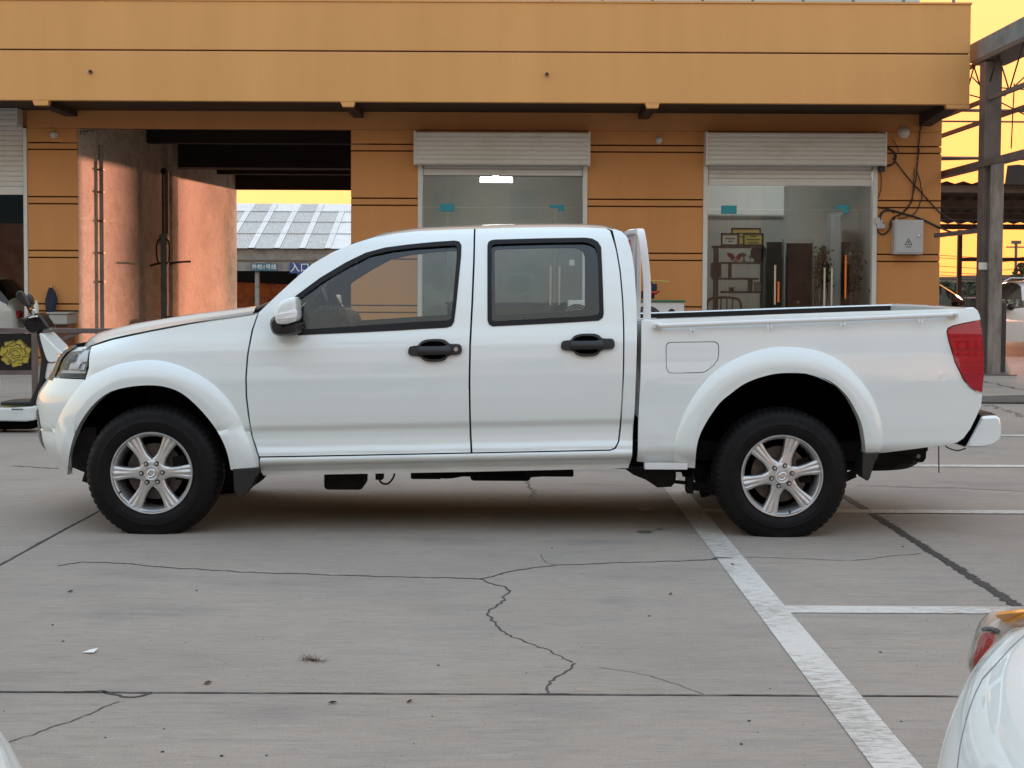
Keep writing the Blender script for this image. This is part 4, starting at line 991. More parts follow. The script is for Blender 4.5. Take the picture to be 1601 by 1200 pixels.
# rusty corrugated fence inside
rows = [[], []]; x0_, x1_ = P(362, 465, YSH + 3).x, P(520, 465, YSH + 3).x; n = 90
for i in range(n + 1):
    x = x0_ + (x1_ - x0_) * i / n; d = .06 if i % 2 else 0
    rows[0].append((x, YSH + 3 + d, -.15)); rows[1].append((x, YSH + 3 + d, Z(441 + 6 * i / n, YSH + 3, 430)))
obj('corrugated_fence', MB().grid(rows), M['rustsheet'], shd)
def sign(u0_, v0_, u1_, v1_, m_, txt, size, lab):
    p, q = P(u0_, v1_, YSH - .15), P(u1_, v0_, YSH - .15)
    e = obj('entrance_sign', MB().box((p.x, YSH - .18, p.z), (q.x, YSH - .125, q.z)), m_); tag(e, lab, 'sign')
    text_mesh('lettering', txt, size, Vector(((p.x + q.x) / 2, YSH - .184, (p.z + q.z) / 2)), (1, 0, 0), (0, 0, 1), .004, M['sign_white'], e)
sign(392.5, 411.5, 433.5, 423, M['signteal'], '外检1号线', .335, 'slate blue sign with small white characters on the shed beam')
sign(453, 410.5, 485, 427, M['signblue'], '入口', .60, 'dark blue sign with two large white characters on the shed beam')
gc = P(402, 486, 60); e = obj('green_tarpaulin', MB().sphere((gc.x, 60, gc.z - .4), .75, 18, 10, (1.25, .8, .75)), M['green'], None, 60)
for v in e.data.vertices: v.co.z = max(v.co.z, -.15)
tag(e, 'green tarpaulin hump in front of the dark shed', 'tarpaulin')

# ------------------------------------------------------------------ steel canopy at the right
can = empty('steel_canopy', P(1550, 582, 22.1), 'steel canopy of zinc post, blue-grey box girder and open lattice beams at the right', 'canopy')
pg = P(1550, 582, 22.1); px_ = P(1556, 400, 22.0).x
zt_ = Z(96, 22.1, 1550)
obj('zinc_channel', MB().box((P(1545, 400, 22.0).x, 21.95, 0), (P(1566, 400, 22.0).x, 22.05, Z(249, 22, 1555))), M['postmetal'], can, bevel=.008)
obj('dark_post', MB().box((P(1533, 300, 22.2).x, 22.06, 0), (P(1559, 300, 22.2).x, 22.34, zt_)), M['brownsteel'], can, bevel=.006)
obj('base_plate', MB().box((pg.x - .3, 21.85, 0.002), (pg.x + .3, 22.5, .02)), M['brownsteel'], can)
xg = P(1515, 84, 22.85).x
zg1, zg0 = Z(70, 22.85, 1515), Z(98.5, 22.85, 1515)
obj('box_girder', MB().box((xg, 12.0, zg0), (xg + .22, 22.85, zg1)), M['girder'], can, bevel=.006)
obj('girder_cap', MB().box((xg + .0, 12.0, zg0 - .06), (xg + .5, 22.7, zg0 - .002)), M['brownsteel'], can)
zc_ = Z(163, 22.8, 1515)
obj('lower_chord', MB().box((xg + .05, 12.0, zc_ - .03), (xg + .11, 29.0, zc_ + .03)), M['brownsteel'], can)
obj('lower_chord', MB().box((xg + .5, 12.0, zc_ - .18), (xg + .57, 29.0, zc_ - .12)), M['brownsteel'], can)
y = 12.4; k = 0
while y < 28:
    obj('lattice_rod', MB().tube([(xg + .08, y, zc_), (xg + .08, y + .55, zg0 if y < 22.2 else zg0 - .05)], .012, 5), M['wire'], can)
    obj('lattice_rod', MB().tube([(xg + .08, y + .55, zg0 - .05), (xg + .08, y + 1.1, zc_)], .012, 5), M['wire'], can)
    y += 1.1
obj('upper_chord', MB().box((xg + .05, 22.86, zg0 - .06), (xg + .11, 29.0, zg0 - .01)), M['brownsteel'], can)
zl_ = Z(250, 21.5, 1560)
obj('side_rail', MB().box((P(1545, 250, 21.9).x - .03, 12.0, zl_ - .05), (P(1545, 250, 21.9).x + .03, 26.0, zl_ + .05)), M['brownsteel'], can)
obj('side_rail', MB().box((P(1545, 250, 21.9).x + .3, 12.0, zl_ - .0), (P(1545, 250, 21.9).x + .34, 26.0, zl_ + .04)), M['brownsteel'], can)
obj('tie_rod', MB().tube([P(1586, 130, 26), P(1581, 232, 26)], .012, 5), M['wire'], can)
for v0_, v1_, Y_, rr in ((171.5, 174, 30, .035), (189, 191, 30, .02), (246, 249, 30, .035), (250, 244, 30, .02), (292, 290, 34, .02)):
    obj('cross_rod', MB().tube([P(1440, v0_, Y_), P(1700, v1_, Y_)], rr, 6), M['brownsteel'], can)
for q in (((1565, 137), (1610, 140)), ((1565, 160), (1608, 182)), ((1570, 150), (1610, 112)), ((1520, 120), (1548, 150)), ((1530, 160), (1552, 118)), ((1516, 148), (1560, 160))):
    obj('brace_rod', MB().tube([P(*q[0], 28), P(*q[1], 28)], .014, 5), M['wire'], can)
obj('lower_arm', MB().bar(P(1462, 368, 23.5), P(1546, 358.5, 22.2), .05, .07), M['brownsteel'], can)
tagp = obj('post_notice', MB().box((P(1530, 420, 22.05).x, 22.035, P(1540, 421, 22.05).z), (P(1543, 420, 22.05).x, 22.058, P(1540, 410, 22.05).z)), M['paper'], can)
# dark counter wall beside the post, extinguisher on top
dwl = empty('low_wall', P(1510, 575, 22.5), 'low dark concrete wall running behind the truck tail to the canopy post', 'wall')
zw = Z(467.5, 22.5, 1510)
obj('wall_body', MB().box((xR + .02, 22.42, 0), (P(1534, 500, 22.5).x, 22.72, zw)), M['darkconc'], dwl, bevel=.01)
obj('wall_cap', MB().box((xR + .02, 22.40, zw + .001), (P(1544, 500, 22.5).x, 22.74, zw + .03)), M['oldconc'], dwl, bevel=.006)
obj('end_pier', MB().box((P(1549, 500, 22.6).x, 22.42, 0), (P(1567.5, 500, 22.6).x, 22.9, Z(472, 22.5, 1555))), M['darkconc'], dwl, bevel=.01)
q = P(1537.5, 466, 22.38)
fe = empty('fire_extinguisher', q, 'red fire extinguisher standing on the low wall beside the post', 'fire extinguisher')
obj('cylinder', MB().revolve([(0, 0), (.035, 0), (.037, .02), (.037, .2), (.025, .235), (.012, .25), (0, .25)], (q.x, 22.50, zw + .032), 16, 'Z'), M['red'], fe, 50)
obj('valve', MB().box((q.x - .02, 22.48, zw + .283), (q.x + .03, 22.52, zw + .31)), M['ink'], fe)
obj('hose', MB().tube([(q.x + .02, 22.46, zw + .29), (q.x - .05, 22.45, zw + .25), (q.x - .045, 22.45, zw + .08)], .008, 5), M['ink'], fe)
obj('label', MB().box((q.x - .028, 22.455, zw + .09), (q.x + .01, 22.4625, zw + .2)), M['paper'], fe)
# carport roof beyond (seen from below)
cpt = empty('carport', P(1560, 540, 31), 'dark corrugated carport roof on thin posts behind the canopy', 'carport')
rows = []; zz1, zz0 = Z(287, 28, 1530), Z(350, 36, 1530); n = 60
for t in (0, 1):
    rows.append([(P(1440, 300, 28).x + .16 * i, 28 + 8 * t, zz1 + (zz0 - zz1) * t + (.05 if i % 2 else 0)) for i in range(n)])
obj('roof_sheet', MB().grid(rows), M['darkroof'], cpt)
for yy in (28.2, 30.8, 33.4, 35.9):
    t = (yy - 28) / 8; z = zz1 + (zz0 - zz1) * t
    obj('purlin', MB().box((P(1440, 300, 28).x, yy - .04, z - .14), (P(1440, 300, 28).x + 9.4, yy + .04, z - .01)), M['brownsteel'], cpt)
obj('raised_sheet', MB().grid([[(P(1571, 275, 27.9).x + .2 * i, 27.9, Z(288, 27.9, 1575)) for i in range(9)], [(P(1571, 275, 27.9).x + .06 + .2 * i, 27.95, Z(258, 27.9, 1575) + .02 * (i % 2)) for i in range(9)]]), M['darkroof'], cpt)
for u in (1499,):
    p = P(u, 470, 35.8); obj('post', MB().box((p.x - .05, 35.75, 0), (p.x + .05, 35.85, zz0 - .15)), M['brownsteel'], cpt)
p = P(1640, 470, 35.8); obj('post', MB().box((p.x - .05, 35.75, 0), (p.x + .05, 35.85, zz0 - .15)), M['brownsteel'], cpt)
for v in (404, 406.5): obj('rail', MB().tube([P(1499, v, 35.9), P(1650, v, 35.9)], .03, 5), M['brownsteel'], cpt)
# far skyline through the gap
def far_building(u0_, u1_, vt, Y, lab, m_='farwall', vb=455):
    p, q = P(u0_, vb, Y), P(u1_, vt, Y); e = empty('distant_building', ((p.x + q.x) / 2, Y, 0), lab, 'building', 'distant low buildings')
    obj('walls', MB().box((p.x, Y, -.2), (q.x, Y + 12, q.z)), M[m_], e)
    obj('roof', MB().box((p.x - .5, Y - .5, q.z + .01), (q.x + .5, Y + 12.5, q.z + .35)), M['brownsteel'], e)
    n = max(2, int((q.x - p.x) / 3))
    for k in range(n):
        x = p.x + (q.x - p.x) * (k + .5) / n; obj('window', MB().box((x - .6, Y - .05, q.z * .45), (x + .6, Y + .02, q.z * .8)), M['dkglass'], e)
far_building(1470, 1528, 436, 230, 'low pale building on the skyline left of the zinc post')
far_building(1545, 1592, 433, 240, 'long pale building on the skyline right of the zinc post')
far_building(1596, 1700, 437, 220, 'low building at the right edge of the skyline')
p = P(1587, 470, 120); e = empty('lamp_pole', (p.x, 120, 0), 'slim lamp pole rising above the pale SUV on the skyline', 'lamp pole')
obj('pole', MB().tube([(p.x, 120, -.15), (p.x, 120, Z(378, 120, 1587))], .12, 6), M['brownsteel'], e)
obj('crossarm', MB().bar((p.x - .8, 120, Z(386, 120, 1587)), (p.x + .8, 120, Z(386, 120, 1587)), .12), M['brownsteel'], e)
obj('lamp_head', MB().box((p.x - .35, 119.8, Z(381, 120, 1587)), (p.x + .35, 120.2, Z(376, 120, 1587))), M['brownsteel'], e)
def far_tree(u, vt, Y, wd, seed, lab, conif=False):
    r = random.Random(seed); b_ = P(u, 445, Y); top = Z(vt, Y, u); e = empty('tree', (b_.x, Y, 0), lab, 'tree', 'trees on the skyline')
    obj('trunk', MB().tube([(b_.x, Y, -.2), (b_.x, Y, top * .5), (b_.x, Y, top * .9)], [wd * .06, wd * .04, wd * .015], 6), M['bark'], e)
    lf = MB()
    for k in range(900):
        h = r.uniform(.15, 1.0); rad = wd * .5 * ((1 - h) ** .8 * 1.1 + .08 if conif else math.sqrt(max(.02, 1 - (2 * h - 1.05) ** 2)) * .9)
        t = r.uniform(0, 6.28); q = math.sqrt(r.random()); c = Vector((b_.x + rad * q * math.cos(t), Y + rad * q * math.sin(t), top * h))
        n_ = Vector((r.uniform(-1, 1), r.uniform(-1, 1), r.uniform(-1, 1))).normalized(); a_ = n_.orthogonal().normalized(); b2 = n_.cross(a_); s_ = wd * r.uniform(.02, .05)
        lf.add([c - a_ * s_, c - b2 * s_ * .6, c + a_ * s_, c + b2 * s_ * .6], [(0, 1, 2, 3)])
    obj('crown', lf, M['leaf2'], e)
far_tree(1597, 411, 75, 2.4, 1, 'dark conifer at the right edge above the pale SUV', True)
far_tree(1519, 441, 110, 4.0, 2, 'low bushy tree between the dark SUV and the post')
far_tree(1476, 441, 150, 5.0, 3, 'low tree on the skyline just past the building end')
mb = MB()
for k, v in enumerate((395, 399, 412, 421, 426)):
    a_, b_ = P(1440, v + 2, 150), P(1700, v - 4, 150); m_ = (a_ + b_) / 2 - Vector((0, 0, .7))
    mb.tube([a_, m_, b_], .03, 4)
tag(obj('overhead_wire', mb, M['wire']), 'thin overhead wires crossing the orange sky at the right', 'wire', kind='stuff')

# ------------------------------------------------------------------ the white pickup truck
Y0 = F_PX / 300.0                 # plane of the near tyre faces
HW = 0.86                         # half width
YC = Y0 + HW                      # truck centre line
truck = empty('pickup_truck', (0, YC, 0), 'white double-cab pickup truck parked side-on in the middle of the yard', 'pickup truck')

def table(pts, sig=2.0):
    zz = np.arange(0.1, 2.0, 0.004); vv = np.interp(zz, [p[0] for p in pts], [p[1] for p in pts])
    k = np.exp(-0.5 * (np.arange(-14, 15) / sig) ** 2); k /= k.sum()
    vv = np.convolve(np.pad(vv, 14, 'edge'), k, 'valid')
    return lambda z: float(np.interp(z, zz, vv))
SLOPE = 0.025
cab_prof = table([(.36, .11), (.375, .085), (.39, .05), (.405, .028), (.42, .020), (.435, .024), (.446, .040), (.449, .030), (.465, .034), (.485, .047), (.53, .052), (.572, .050),
                  (.60, .028), (.66, .020), (.75, .013), (.85, .010), (.93, .013), (1.0, .022), (1.05, .034), (1.10, .050), (1.2, .074), (1.3, .104),
                  (1.4, .141), (1.5, .187), (1.56, .221), (1.60, .254), (1.63, .295), (1.66, .36)], 1.5)
bed_prof = table([(.36, .10), (.39, .055), (.42, .03), (.45, .020), (.47, .022), (.52, .016), (.65, .010), (.8, .006), (.92, .008), (1.0, .016), (1.06, .028), (1.10, .036), (1.15, .046), (1.2, .06)], 4)
XN0 = -1.78
NX = table([(.30, -2.60), (.40, -2.66), (.45, -2.685), (.65, -2.692), (.72, -2.672), (.78, -2.625), (.84, -2.585), (.90, -2.565), (.945, -2.525), (.975, -2.47), (1.0, -2.39), (1.1, -2.15)], 4)
def nose(x, z, cap=.86):
    xf = NX(z)
    t = (XN0 - x) / (XN0 - xf)
    if t <= 0: return 0.0
    t = min(t, 1.0)
    return min(cap, .86 * (1 - max(0.0, 1 - t ** 2.7) ** (1 / 2.5)))
def y_cab(x, z):
    zp = z - SLOPE * x
    return Y0 + cab_prof(zp) + nose(x, z)
def y_front(x, z):
    zp = z - SLOPE * x
    return Y0 + max(cab_prof(max(zp, .58)) if zp > .58 else cab_prof(.62) + .10 * max(0, .5 - zp) ** 1.2 * 2, .0) + nose(x, z)
def y_bed(x, z):
    zp = z - SLOPE * x; r_ = max(0, x - 2.22)
    return Y0 + bed_prof(zp) + .55 * r_ ** 2.2
def S(u, v, surf):
    Y = Y0 + .03
    for _ in range(25):
        p = P(u, v, Y); yn = min(surf(p.x, p.z), Y0 + .5); Y = .5 * Y + .5 * yn
    return P(u, v, Y)
def SX(pts, surf): return [(S(u, v, surf).x, S(u, v, surf).z) for u, v in pts]

def panel_mesh(name, outer, holes, surf, m, off=0.0, flange=.02, step=.05, stepz=.0145, mirror=False, xz=False, flip_in=True):
    """sheet-metal panel: outline (photo px or xz) laid on the body surface, edges folded inwards"""
    O = outer if xz else SX(outer, surf); H = [h if xz else SX(h, surf) for h in holes]
    bm = bmesh.new(); es = []
    for loop in [O] + H:
        vs = [bm.verts.new((x, 0, z)) for x, z in loop]
        for i in range(len(vs)): es.append(bm.edges.new((vs[i], vs[(i + 1) % len(vs)])))
    bmesh.ops.triangle_fill(bm, use_beauty=True, use_dissolve=False, edges=es, normal=(0, -1, 0))
    xs = [p[0] for p in O]; zs_ = [p[1] for p in O]
    for ax, lo, hi in ((0, min(xs), max(xs)), (2, min(zs_), max(zs_))):
        stp = step if ax == 0 else min(step, stepz)
        k = math.ceil((lo + 1e-4) / stp) * stp
        while k < hi - 1e-4:
            co = [0, 0, 0]; no = [0, 0, 0]; co[ax] = k; no[ax] = 1
            bmesh.ops.bisect_plane(bm, geom=bm.verts[:] + bm.edges[:] + bm.faces[:], dist=1e-5, plane_co=co, plane_no=no); k += stp
    bmesh.ops.dissolve_degenerate(bm, dist=1e-5, edges=bm.edges)
    for f in bm.faces:
        f.normal_update()
        if f.normal.y > 0: f.normal_flip()
    nv = {}
    for v in bm.verts:
        x, z = v.co.x, v.co.z; h = .004
        gx = (surf(x + h, z) - surf(x - h, z)) / (2 * h); gz = (surf(x, z + h) - surf(x, z - h)) / (2 * h)
        gx = max(-6, min(6, gx))
        v.co.y = surf(x, z) + off; nv[v] = Vector((gx, -1, gz)).normalized()
    top = set(bm.faces)
    if flange:
        be = [e for e in bm.edges if len(e.link_faces) == 1]
        ret = bmesh.ops.extrude_edge_only(bm, edges=be)
        for v in [g for g in ret['geom'] if isinstance(g, bmesh.types.BMVert)]: v.co.y += flange
    bm.verts.ensure_lookup_table(); bm.faces.ensure_lookup_table()
    if mirror:
        for v in bm.verts: v.co.y = 2 * YC - v.co.y
    bm.normal_update()
    norms = []
    bm.verts.index_update()
    istop = [f in top for f in bm.faces]
    vn = {v.index: n for v, n in nv.items()}
    if mirror:
        for f in bm.faces: f.normal_flip()
        vn = {i: Vector((n.x, -n.y, n.z)) for i, n in vn.items()}
    me = bpy.data.meshes.new(name); bm.to_mesh(me); bm.free()
    me.materials.append(m); me.shade_smooth()
    for p in me.polygons:
        for li_ in p.loop_indices:
            norms.append(vn[me.loops[li_].vertex_index] if istop[p.index] and me.loops[li_].vertex_index in vn else p.normal.copy())
    me.normals_split_custom_set(norms)
    return me
def panel(name, outer, holes, surf, m, parent=truck, **k):
    """near-side panel and its twin on the far side"""
    a = link(name, panel_mesh(name, outer, holes, surf, m, **k), parent)
    par2 = parent if parent is truck else TWIN.get(parent, truck)
    b = link(name, panel_mesh(name, outer, holes, surf, m, mirror=True, **k), par2)
    TWIN[a] = b
    return a
TWIN = {}
def both(name, mb, m, parent=truck, **k):
    a = obj(name, mb, m, parent, **k)
    mb2 = MB(); mb2.v = [(x, 2 * YC - y, z) for x, y, z in mb.v]; mb2.f = [tuple(reversed(f)) for f in mb.f]
    b = obj(name, mb2, m, TWIN.get(parent, truck) if parent is not truck else truck, **k)
    TWIN[a] = b
    return a

# --- outlines traced on the near side (photo pixels) ----------------------
door_front = [(405, 488), (396, 515), (388.5, 555), (385.8, 590), (386.5, 620), (389.5, 645), (395, 682), (405.5, 713)]
a_pillar = [(428, 466), (458, 438.5), (488, 412.5), (520, 394), (549, 381.5)]
roof_l = [(585, 370.5), (620, 364.5), (651, 361.0), (700, 358.6), (741.2, 357.3)]
roof_r = [(743.4, 357.2), (800, 355.5), (858, 354.6), (909, 354.8), (945, 356.5)]
win_f = [(461, 463), (500, 434), (540, 410), (572, 394.5), (602, 386.5), (640, 381.5), (680, 377.6), (710, 375.6), (718, 377), (721.5, 383), (721, 400), (717, 440), (713, 480), (710, 503), (706, 509.5), (698, 512),
         (660, 514), (620, 516.5), (560, 519.5), (500, 522), (466, 524), (461.5, 515)]
glass_f = [(468.5, 467), (505, 440), (545, 416), (580, 398.5), (612, 391.5), (650, 386.8), (690, 384), (712, 383), (714.5, 386), (713.5, 410), (709, 460), (705.5, 497), (700, 500.5),
           (650, 503), (600, 506.5), (540, 510.5), (490, 513.8), (470, 515), (468, 505)]
win_r = [(762, 383), (763.5, 378), (768, 375), (775, 374), (850, 372), (915, 371), (926, 372.5), (935, 377.5), (940, 386), (942, 430), (944, 490), (942.5, 496.5), (936, 501), (870, 505), (800, 508.5), (770, 510), (764.5, 507), (762, 500), (762, 440)]
glass_r = [(768.5, 386), (770, 382.5), (776, 381), (850, 379), (912, 378.2), (922, 380), (930, 385), (934, 394), (936, 430), (937.5, 486), (935, 491), (925, 493.5), (850, 497.5), (790, 501), (772, 502), (769, 499), (768.5, 440)]
rdoor_rear = [(954, 361), (963, 391), (968.5, 424), (972.5, 470), (974, 514), (973.5, 580), (970.5, 640), (968.5, 668), (966, 690), (961, 699), (955, 702.3)]

fd = door_front + [(460, 712.2), (560, 710.3), (660, 708.3), (735.8, 706.8), (734.2, 680), (733.2, 640), (732.6, 600), (733.5, 540), (737, 470), (739.5, 410), (740.8, 362)] + roof_l[::-1] + a_pillar[::-1]
front_door = panel('front_door', fd, [win_f], y_cab, M['white'])
rd = [(743.6, 357.3), (742.4, 410), (740, 470), (736.4, 540), (735.5, 600), (736, 640), (737.2, 680), (738.8, 706.8), (840, 704.8), (955, 702.3)] + rdoor_rear[::-1][1:] + [(948, 357)] + roof_r[::-1][:-1]
rear_door = panel('rear_door', rd, [win_r], y_cab, M['white'])
# fender: bonnet gap - door gap - arch - bumper gap - lamp
arch_f = [(108, 741), (112, 699), (122, 672), (136, 649), (151, 625), (174, 611.5), (200, 604.5), (236, 601), (258, 603), (280, 611), (307, 630.5), (333, 660), (347, 679), (357, 705), (363, 733)]
fen = [(143.5, 541.5), (175, 531.5), (237, 518.2), (300, 506.4), (350, 499.2), (397, 492.3), (402.5, 489.5)] + [(p[0] - 2.6, p[1]) for p in door_front[1:-1]] + [(404, 716), (404, 731), (366, 733.0)] + [(357 + 3, 705), (347 + 3, 677), (335, 655), (309, 626), (281, 606.5), (258, 598), (236, 596), (200, 599.5), (172, 607.5), (155.5, 619), (141, 603), (133.5, 592.5), (139, 575)]
panel('front_fender', fen, [], y_front, M['white'])
# bumper with the wrap-around nose (one piece, both halves mirrored into it)
bmp_px = [(131.3, 593.0), (139, 605), (153.5, 620.5), (149, 624), (134, 648), (120, 672), (110.5, 699), (107.5, 741)]
bl = SX(bmp_px, y_front)
zb_ = bl[-1][1]
nose_z = [(-2.36, zb_ + .003), (-2.50, zb_ + .03), (-2.60, zb_ + .075), (-2.65, zb_ + .118)]
top_z = bl[0][1]
def nx(z): return NX(z) - .0
front_edge = [(nx(z) + .0005, z) for z in np.linspace(zb_ + .13, top_z - .028, 12)]
bo = bl + nose_z + front_edge + [(-2.56, top_z - .014), (-2.48, top_z - .004)]
def both_one(name, outline, surf, m, **k):
    me1 = panel_mesh(name, outline, [], surf, m, xz=True, **k); me2 = panel_mesh(name, outline, [], surf, m, xz=True, mirror=True, **k)
    a = link(name, me1, truck); b = link(name, me2, truck); TWIN[a] = b
    return a
bumper = both_one('front_bumper', bo, y_front, M['white'], step=.03)
# chrome-edged dark fog lamp slot on the bumper corner
slot = [(56.8, 640), (60.0, 641), (62.5, 670), (63.8, 696), (62, 703), (57, 690), (55.5, 665)]
# upright slot laid on the curved nose, defined in x,z
zz0_, zz1_ = Z(704, 8.0, 60), Z(640, 8.0, 60)
both_one('fog_lamp_slot', [(NX(zz0_) + .112, zz0_), (NX(zz1_) + .088, zz1_), (NX(zz1_) + .055, zz1_ - .006), (NX((zz0_ + zz1_) / 2) + .05, (zz0_ + zz1_) / 2), (NX(zz0_) + .066, zz0_ + .01)], y_front, M['chrome'], off=-.004, step=.02, flange=.01)
both_one('fog_lamp_insert', [(NX(zz0_) + .102, zz0_ + .012), (NX(zz1_) + .085, zz1_ - .008), (NX(zz1_) + .06, zz1_ - .014), (NX((zz0_ + zz1_) / 2) + .056, (zz0_ + zz1_) / 2), (NX(zz0_) + .074, zz0_ + .024)], y_front, M['black_gloss'], off=-.0065, step=.02, flange=.006)
# headlight
hl = [(132, 590.2), (96, 590), (86, 588), (84.5, 580), (90, 564.5), (103, 550.5), (121, 542.5), (143, 541), (141.6, 545), (137, 568)]
def y_hl(x, z): return y_front(x, z) + .004
lens = panel('headlight', hl, [], y_hl, M['glass_clear'], flange=.012, step=.03)
def y_in(d): return lambda x, z: y_front(x, z) + d
zl_0 = S(100, 588, y_front).z
panel('headlight_bowl', hl, [], lambda x, z: y_front(x, z) + .035 + .28 * max(0, z - zl_0), M['reflector'], parent=lens, flange=0, step=.03)
panel('headlight_base', [(130.5, 589), (92, 589), (90, 584), (98, 583), (132, 583.5)], [], y_in(.024), M['interior2'], parent=lens, flange=.02, step=.03)
panel('headlight_base', [(88, 581), (87, 573), (92.5, 561), (102, 551.5), (105, 550.5), (95, 562), (91, 572), (91.5, 581)], [], y_in(.02), M['disc'], parent=lens, flange=.02, step=.03)
for q, m_ in (([(103, 566), (116, 563), (120, 553), (109, 555)], 'interior2'), ([(107, 577), (122, 577), (126, 568), (110, 568)], 'sign_white'), ([(124, 566), (136, 565), (139, 549), (128, 551)], 'sign_white'), ([(112, 549.5), (127, 548), (130, 543.6), (117, 545.6)], 'sign_white'), ([(122, 578.5), (131.5, 578), (134, 569.5), (126, 570)], 'chrome'), ([(97, 577.5), (105, 577), (109, 567), (102, 567.5)], 'interior2')):  # white facets paint in the bright sky that chrome would mirror
    zq = S(*q[0], y_front).z
    panel('reflector', q, [], lambda x, z: y_front(x, z) + .026 + .45 * max(-.02, z - zq), M[m_], parent=lens, flange=.03, step=.03)
# wheel-arch flares
def flare(name, outer, ridge, inner, surf, n=72):
    o = smooth_line(outer, n); r_ = smooth_line(ridge, n); i_ = smooth_line(inner, n)
    rows = []
    for a, b, c in zip(o, r_, i_):
        A, B, C = S(*a, surf), S(*b, surf), S(*c, surf)
        A = Vector((A.x, surf(A.x, A.z) - .003, A.z)); yb = surf(B.x, B.z) - .040; yc = surf(C.x, C.z) - .034
        B = Vector((B.x, yb, B.z)); C = Vector((C.x, yc, C.z))
        def lerp(p, q, t, bul=0): w_ = p.lerp(q, t); w_.y -= bul * 4 * t * (1 - t); return w_
        A0 = Vector((A.x, A.y + .02, A.z))
        rows.append([A0, A, lerp(A, B, .06, .012), lerp(A, B, .35, .010), lerp(A, B, .7, .008), lerp(A, B, .94, .003), lerp(B, C, .06), lerp(B, C, .5), lerp(B, C, .95), C, C + Vector((0, .012, 0)), C + Vector((0, .09, 0))])
    mb = MB().grid(rows); m_ = len(rows[0])
    mb.f.append(tuple(range(m_))); mb.f.append(tuple((n - 1) * m_ + k for k in range(m_ - 1, -1, -1)))
    return both(name, mb, M['white'], smooth=38)
of = [(84, 690), (87, 668), (96, 645), (110, 622), (133, 594), (160, 579), (190, 568), (237, 562.5), (280, 571), (320, 591), (347, 613), (368, 641), (384, 676), (395, 705), (402, 732)]
rf = [(97, 712), (102, 690), (110, 668), (122, 648), (140, 624), (163, 606), (192, 592.5), (235, 588.5), (270, 594.5), (307, 613), (335, 639), (352, 666), (362, 690), (369, 712), (373, 733)]
inn = [(108, 741), (112, 705), (121, 674), (134, 650), (152, 628), (174, 612), (203, 604), (236, 601.3), (262, 604), (286, 613.5), (310, 633.5), (333, 660), (348, 684), (357, 706), (363, 733)]
flare('front_arch_flare', of, rf, inn, y_front)
orr = [(1053, 728), (1054, 696), (1064, 660), (1082, 623), (1111, 587), (1147, 562), (1194, 545), (1231, 541.8), (1274, 547), (1310, 562), (1339, 587), (1361, 616), (1375, 649), (1381, 682), (1380, 700), (1372, 709.5)]
rrr = [(1076, 729.5), (1079, 694), (1088, 661), (1105, 630), (1128, 604), (1158, 584), (1196, 572), (1231, 569), (1268, 574.5), (1299, 587), (1325, 609), (1345, 636), (1357, 664), (1363, 688), (1365, 702), (1364, 709.7)]
inr = [(1085, 730), (1089, 692), (1100, 664), (1122, 631), (1140, 615), (1166, 597), (1202, 585), (1234, 582), (1270, 585), (1299, 597), (1322, 618), (1338, 645), (1346, 666), (1350, 690), (1351, 701), (1350, 709.8)]
flare('rear_arch_flare', orr, rrr, inr, y_bed)
# sill / rocker and cab rear quarter (one pressing)
quarter = [(951, 357.5), (958, 360), (965, 390), (970.8, 424), (974.8, 470), (976.4, 514), (976, 580), (973, 640), (971, 668), (968.5, 690), (963, 701.3), (955, 704.6), (840, 707), (737, 709), (560, 712.6), (460, 714.6), (407, 715.5), (408, 737), (412, 743), (560, 740.5), (740, 737.2), (900, 733.5), (982, 731.5), (985.5, 722),
           (989, 690), (992.5, 630), (995, 560), (996, 517), (995, 470), (992, 425), (988, 395), (981, 371), (972, 361.5), (962, 358)]
panel('cab_side', quarter, [], y_cab, M['white'], step=.03)
# bed side with fuel flap
bed = [(1003, 501), (1100, 496.6), (1201, 491.6), (1330, 487), (1401, 485), (1480, 482.8), (1522, 482), (1528, 484.5), (1531.5, 492), (1533, 499), (1506, 504.5), (1489, 508.5), (1481.5, 512.5), (1479.5, 518), (1483, 534), (1492, 565), (1506, 594), (1517, 607), (1526, 612.5), (1535.5, 615.5), (1534, 634), (1526, 652), (1517, 670), (1506, 685), (1496, 691.5), (1481, 694.5), (1430, 701.5), (1383, 707.3), (1371, 708),
       (1378, 690), (1376, 660), (1366, 630), (1349, 603), (1325, 580), (1290, 562), (1250, 553), (1225, 552), (1180, 557), (1140, 573), (1106, 600), (1083, 630), (1070, 660), (1062, 695), (1060, 727), (1030, 724.5), (995.8, 721), (998, 660), (1001.5, 592), (1002.7, 540)]
flap = smooth_line([(1041, 540), (1043, 536.5), (1048, 534.6), (1080, 534), (1116, 533.6), (1121, 535), (1124, 539.5), (1124, 552), (1122.5, 562), (1116, 571), (1106, 579.5), (1098, 582.4), (1075, 583.2), (1050, 583.4), (1044, 580.5), (1041.3, 574), (1041, 556)], 60, True)
bed_side = panel('bed_side', bed, [flap], y_bed, M['white'])
cx_, cz_ = np.mean([p[0] for p in flap]), np.mean([p[1] for p in flap])
panel('fuel_flap', [(cx_ + (u - cx_) * .972, cz_ + (v - cz_) * .955) for u, v in flap], [], y_bed, M['white'], parent=bed_side)
# tail lamp
tl = [(1532.5, 501), (1506, 506), (1489.5, 510), (1483, 513.8), (1481.5, 518.5), (1485, 534), (1494, 564.5), (1507.5, 592.5), (1518, 605), (1527, 610.5), (1535.5, 613), (1538.5, 585), (1538.5, 560), (1536.5, 530)]
def y_tl(x, z): return y_bed(x, z) - .008
lamp = panel('tail_lamp', tl, [], y_tl, M['red'], flange=.05)
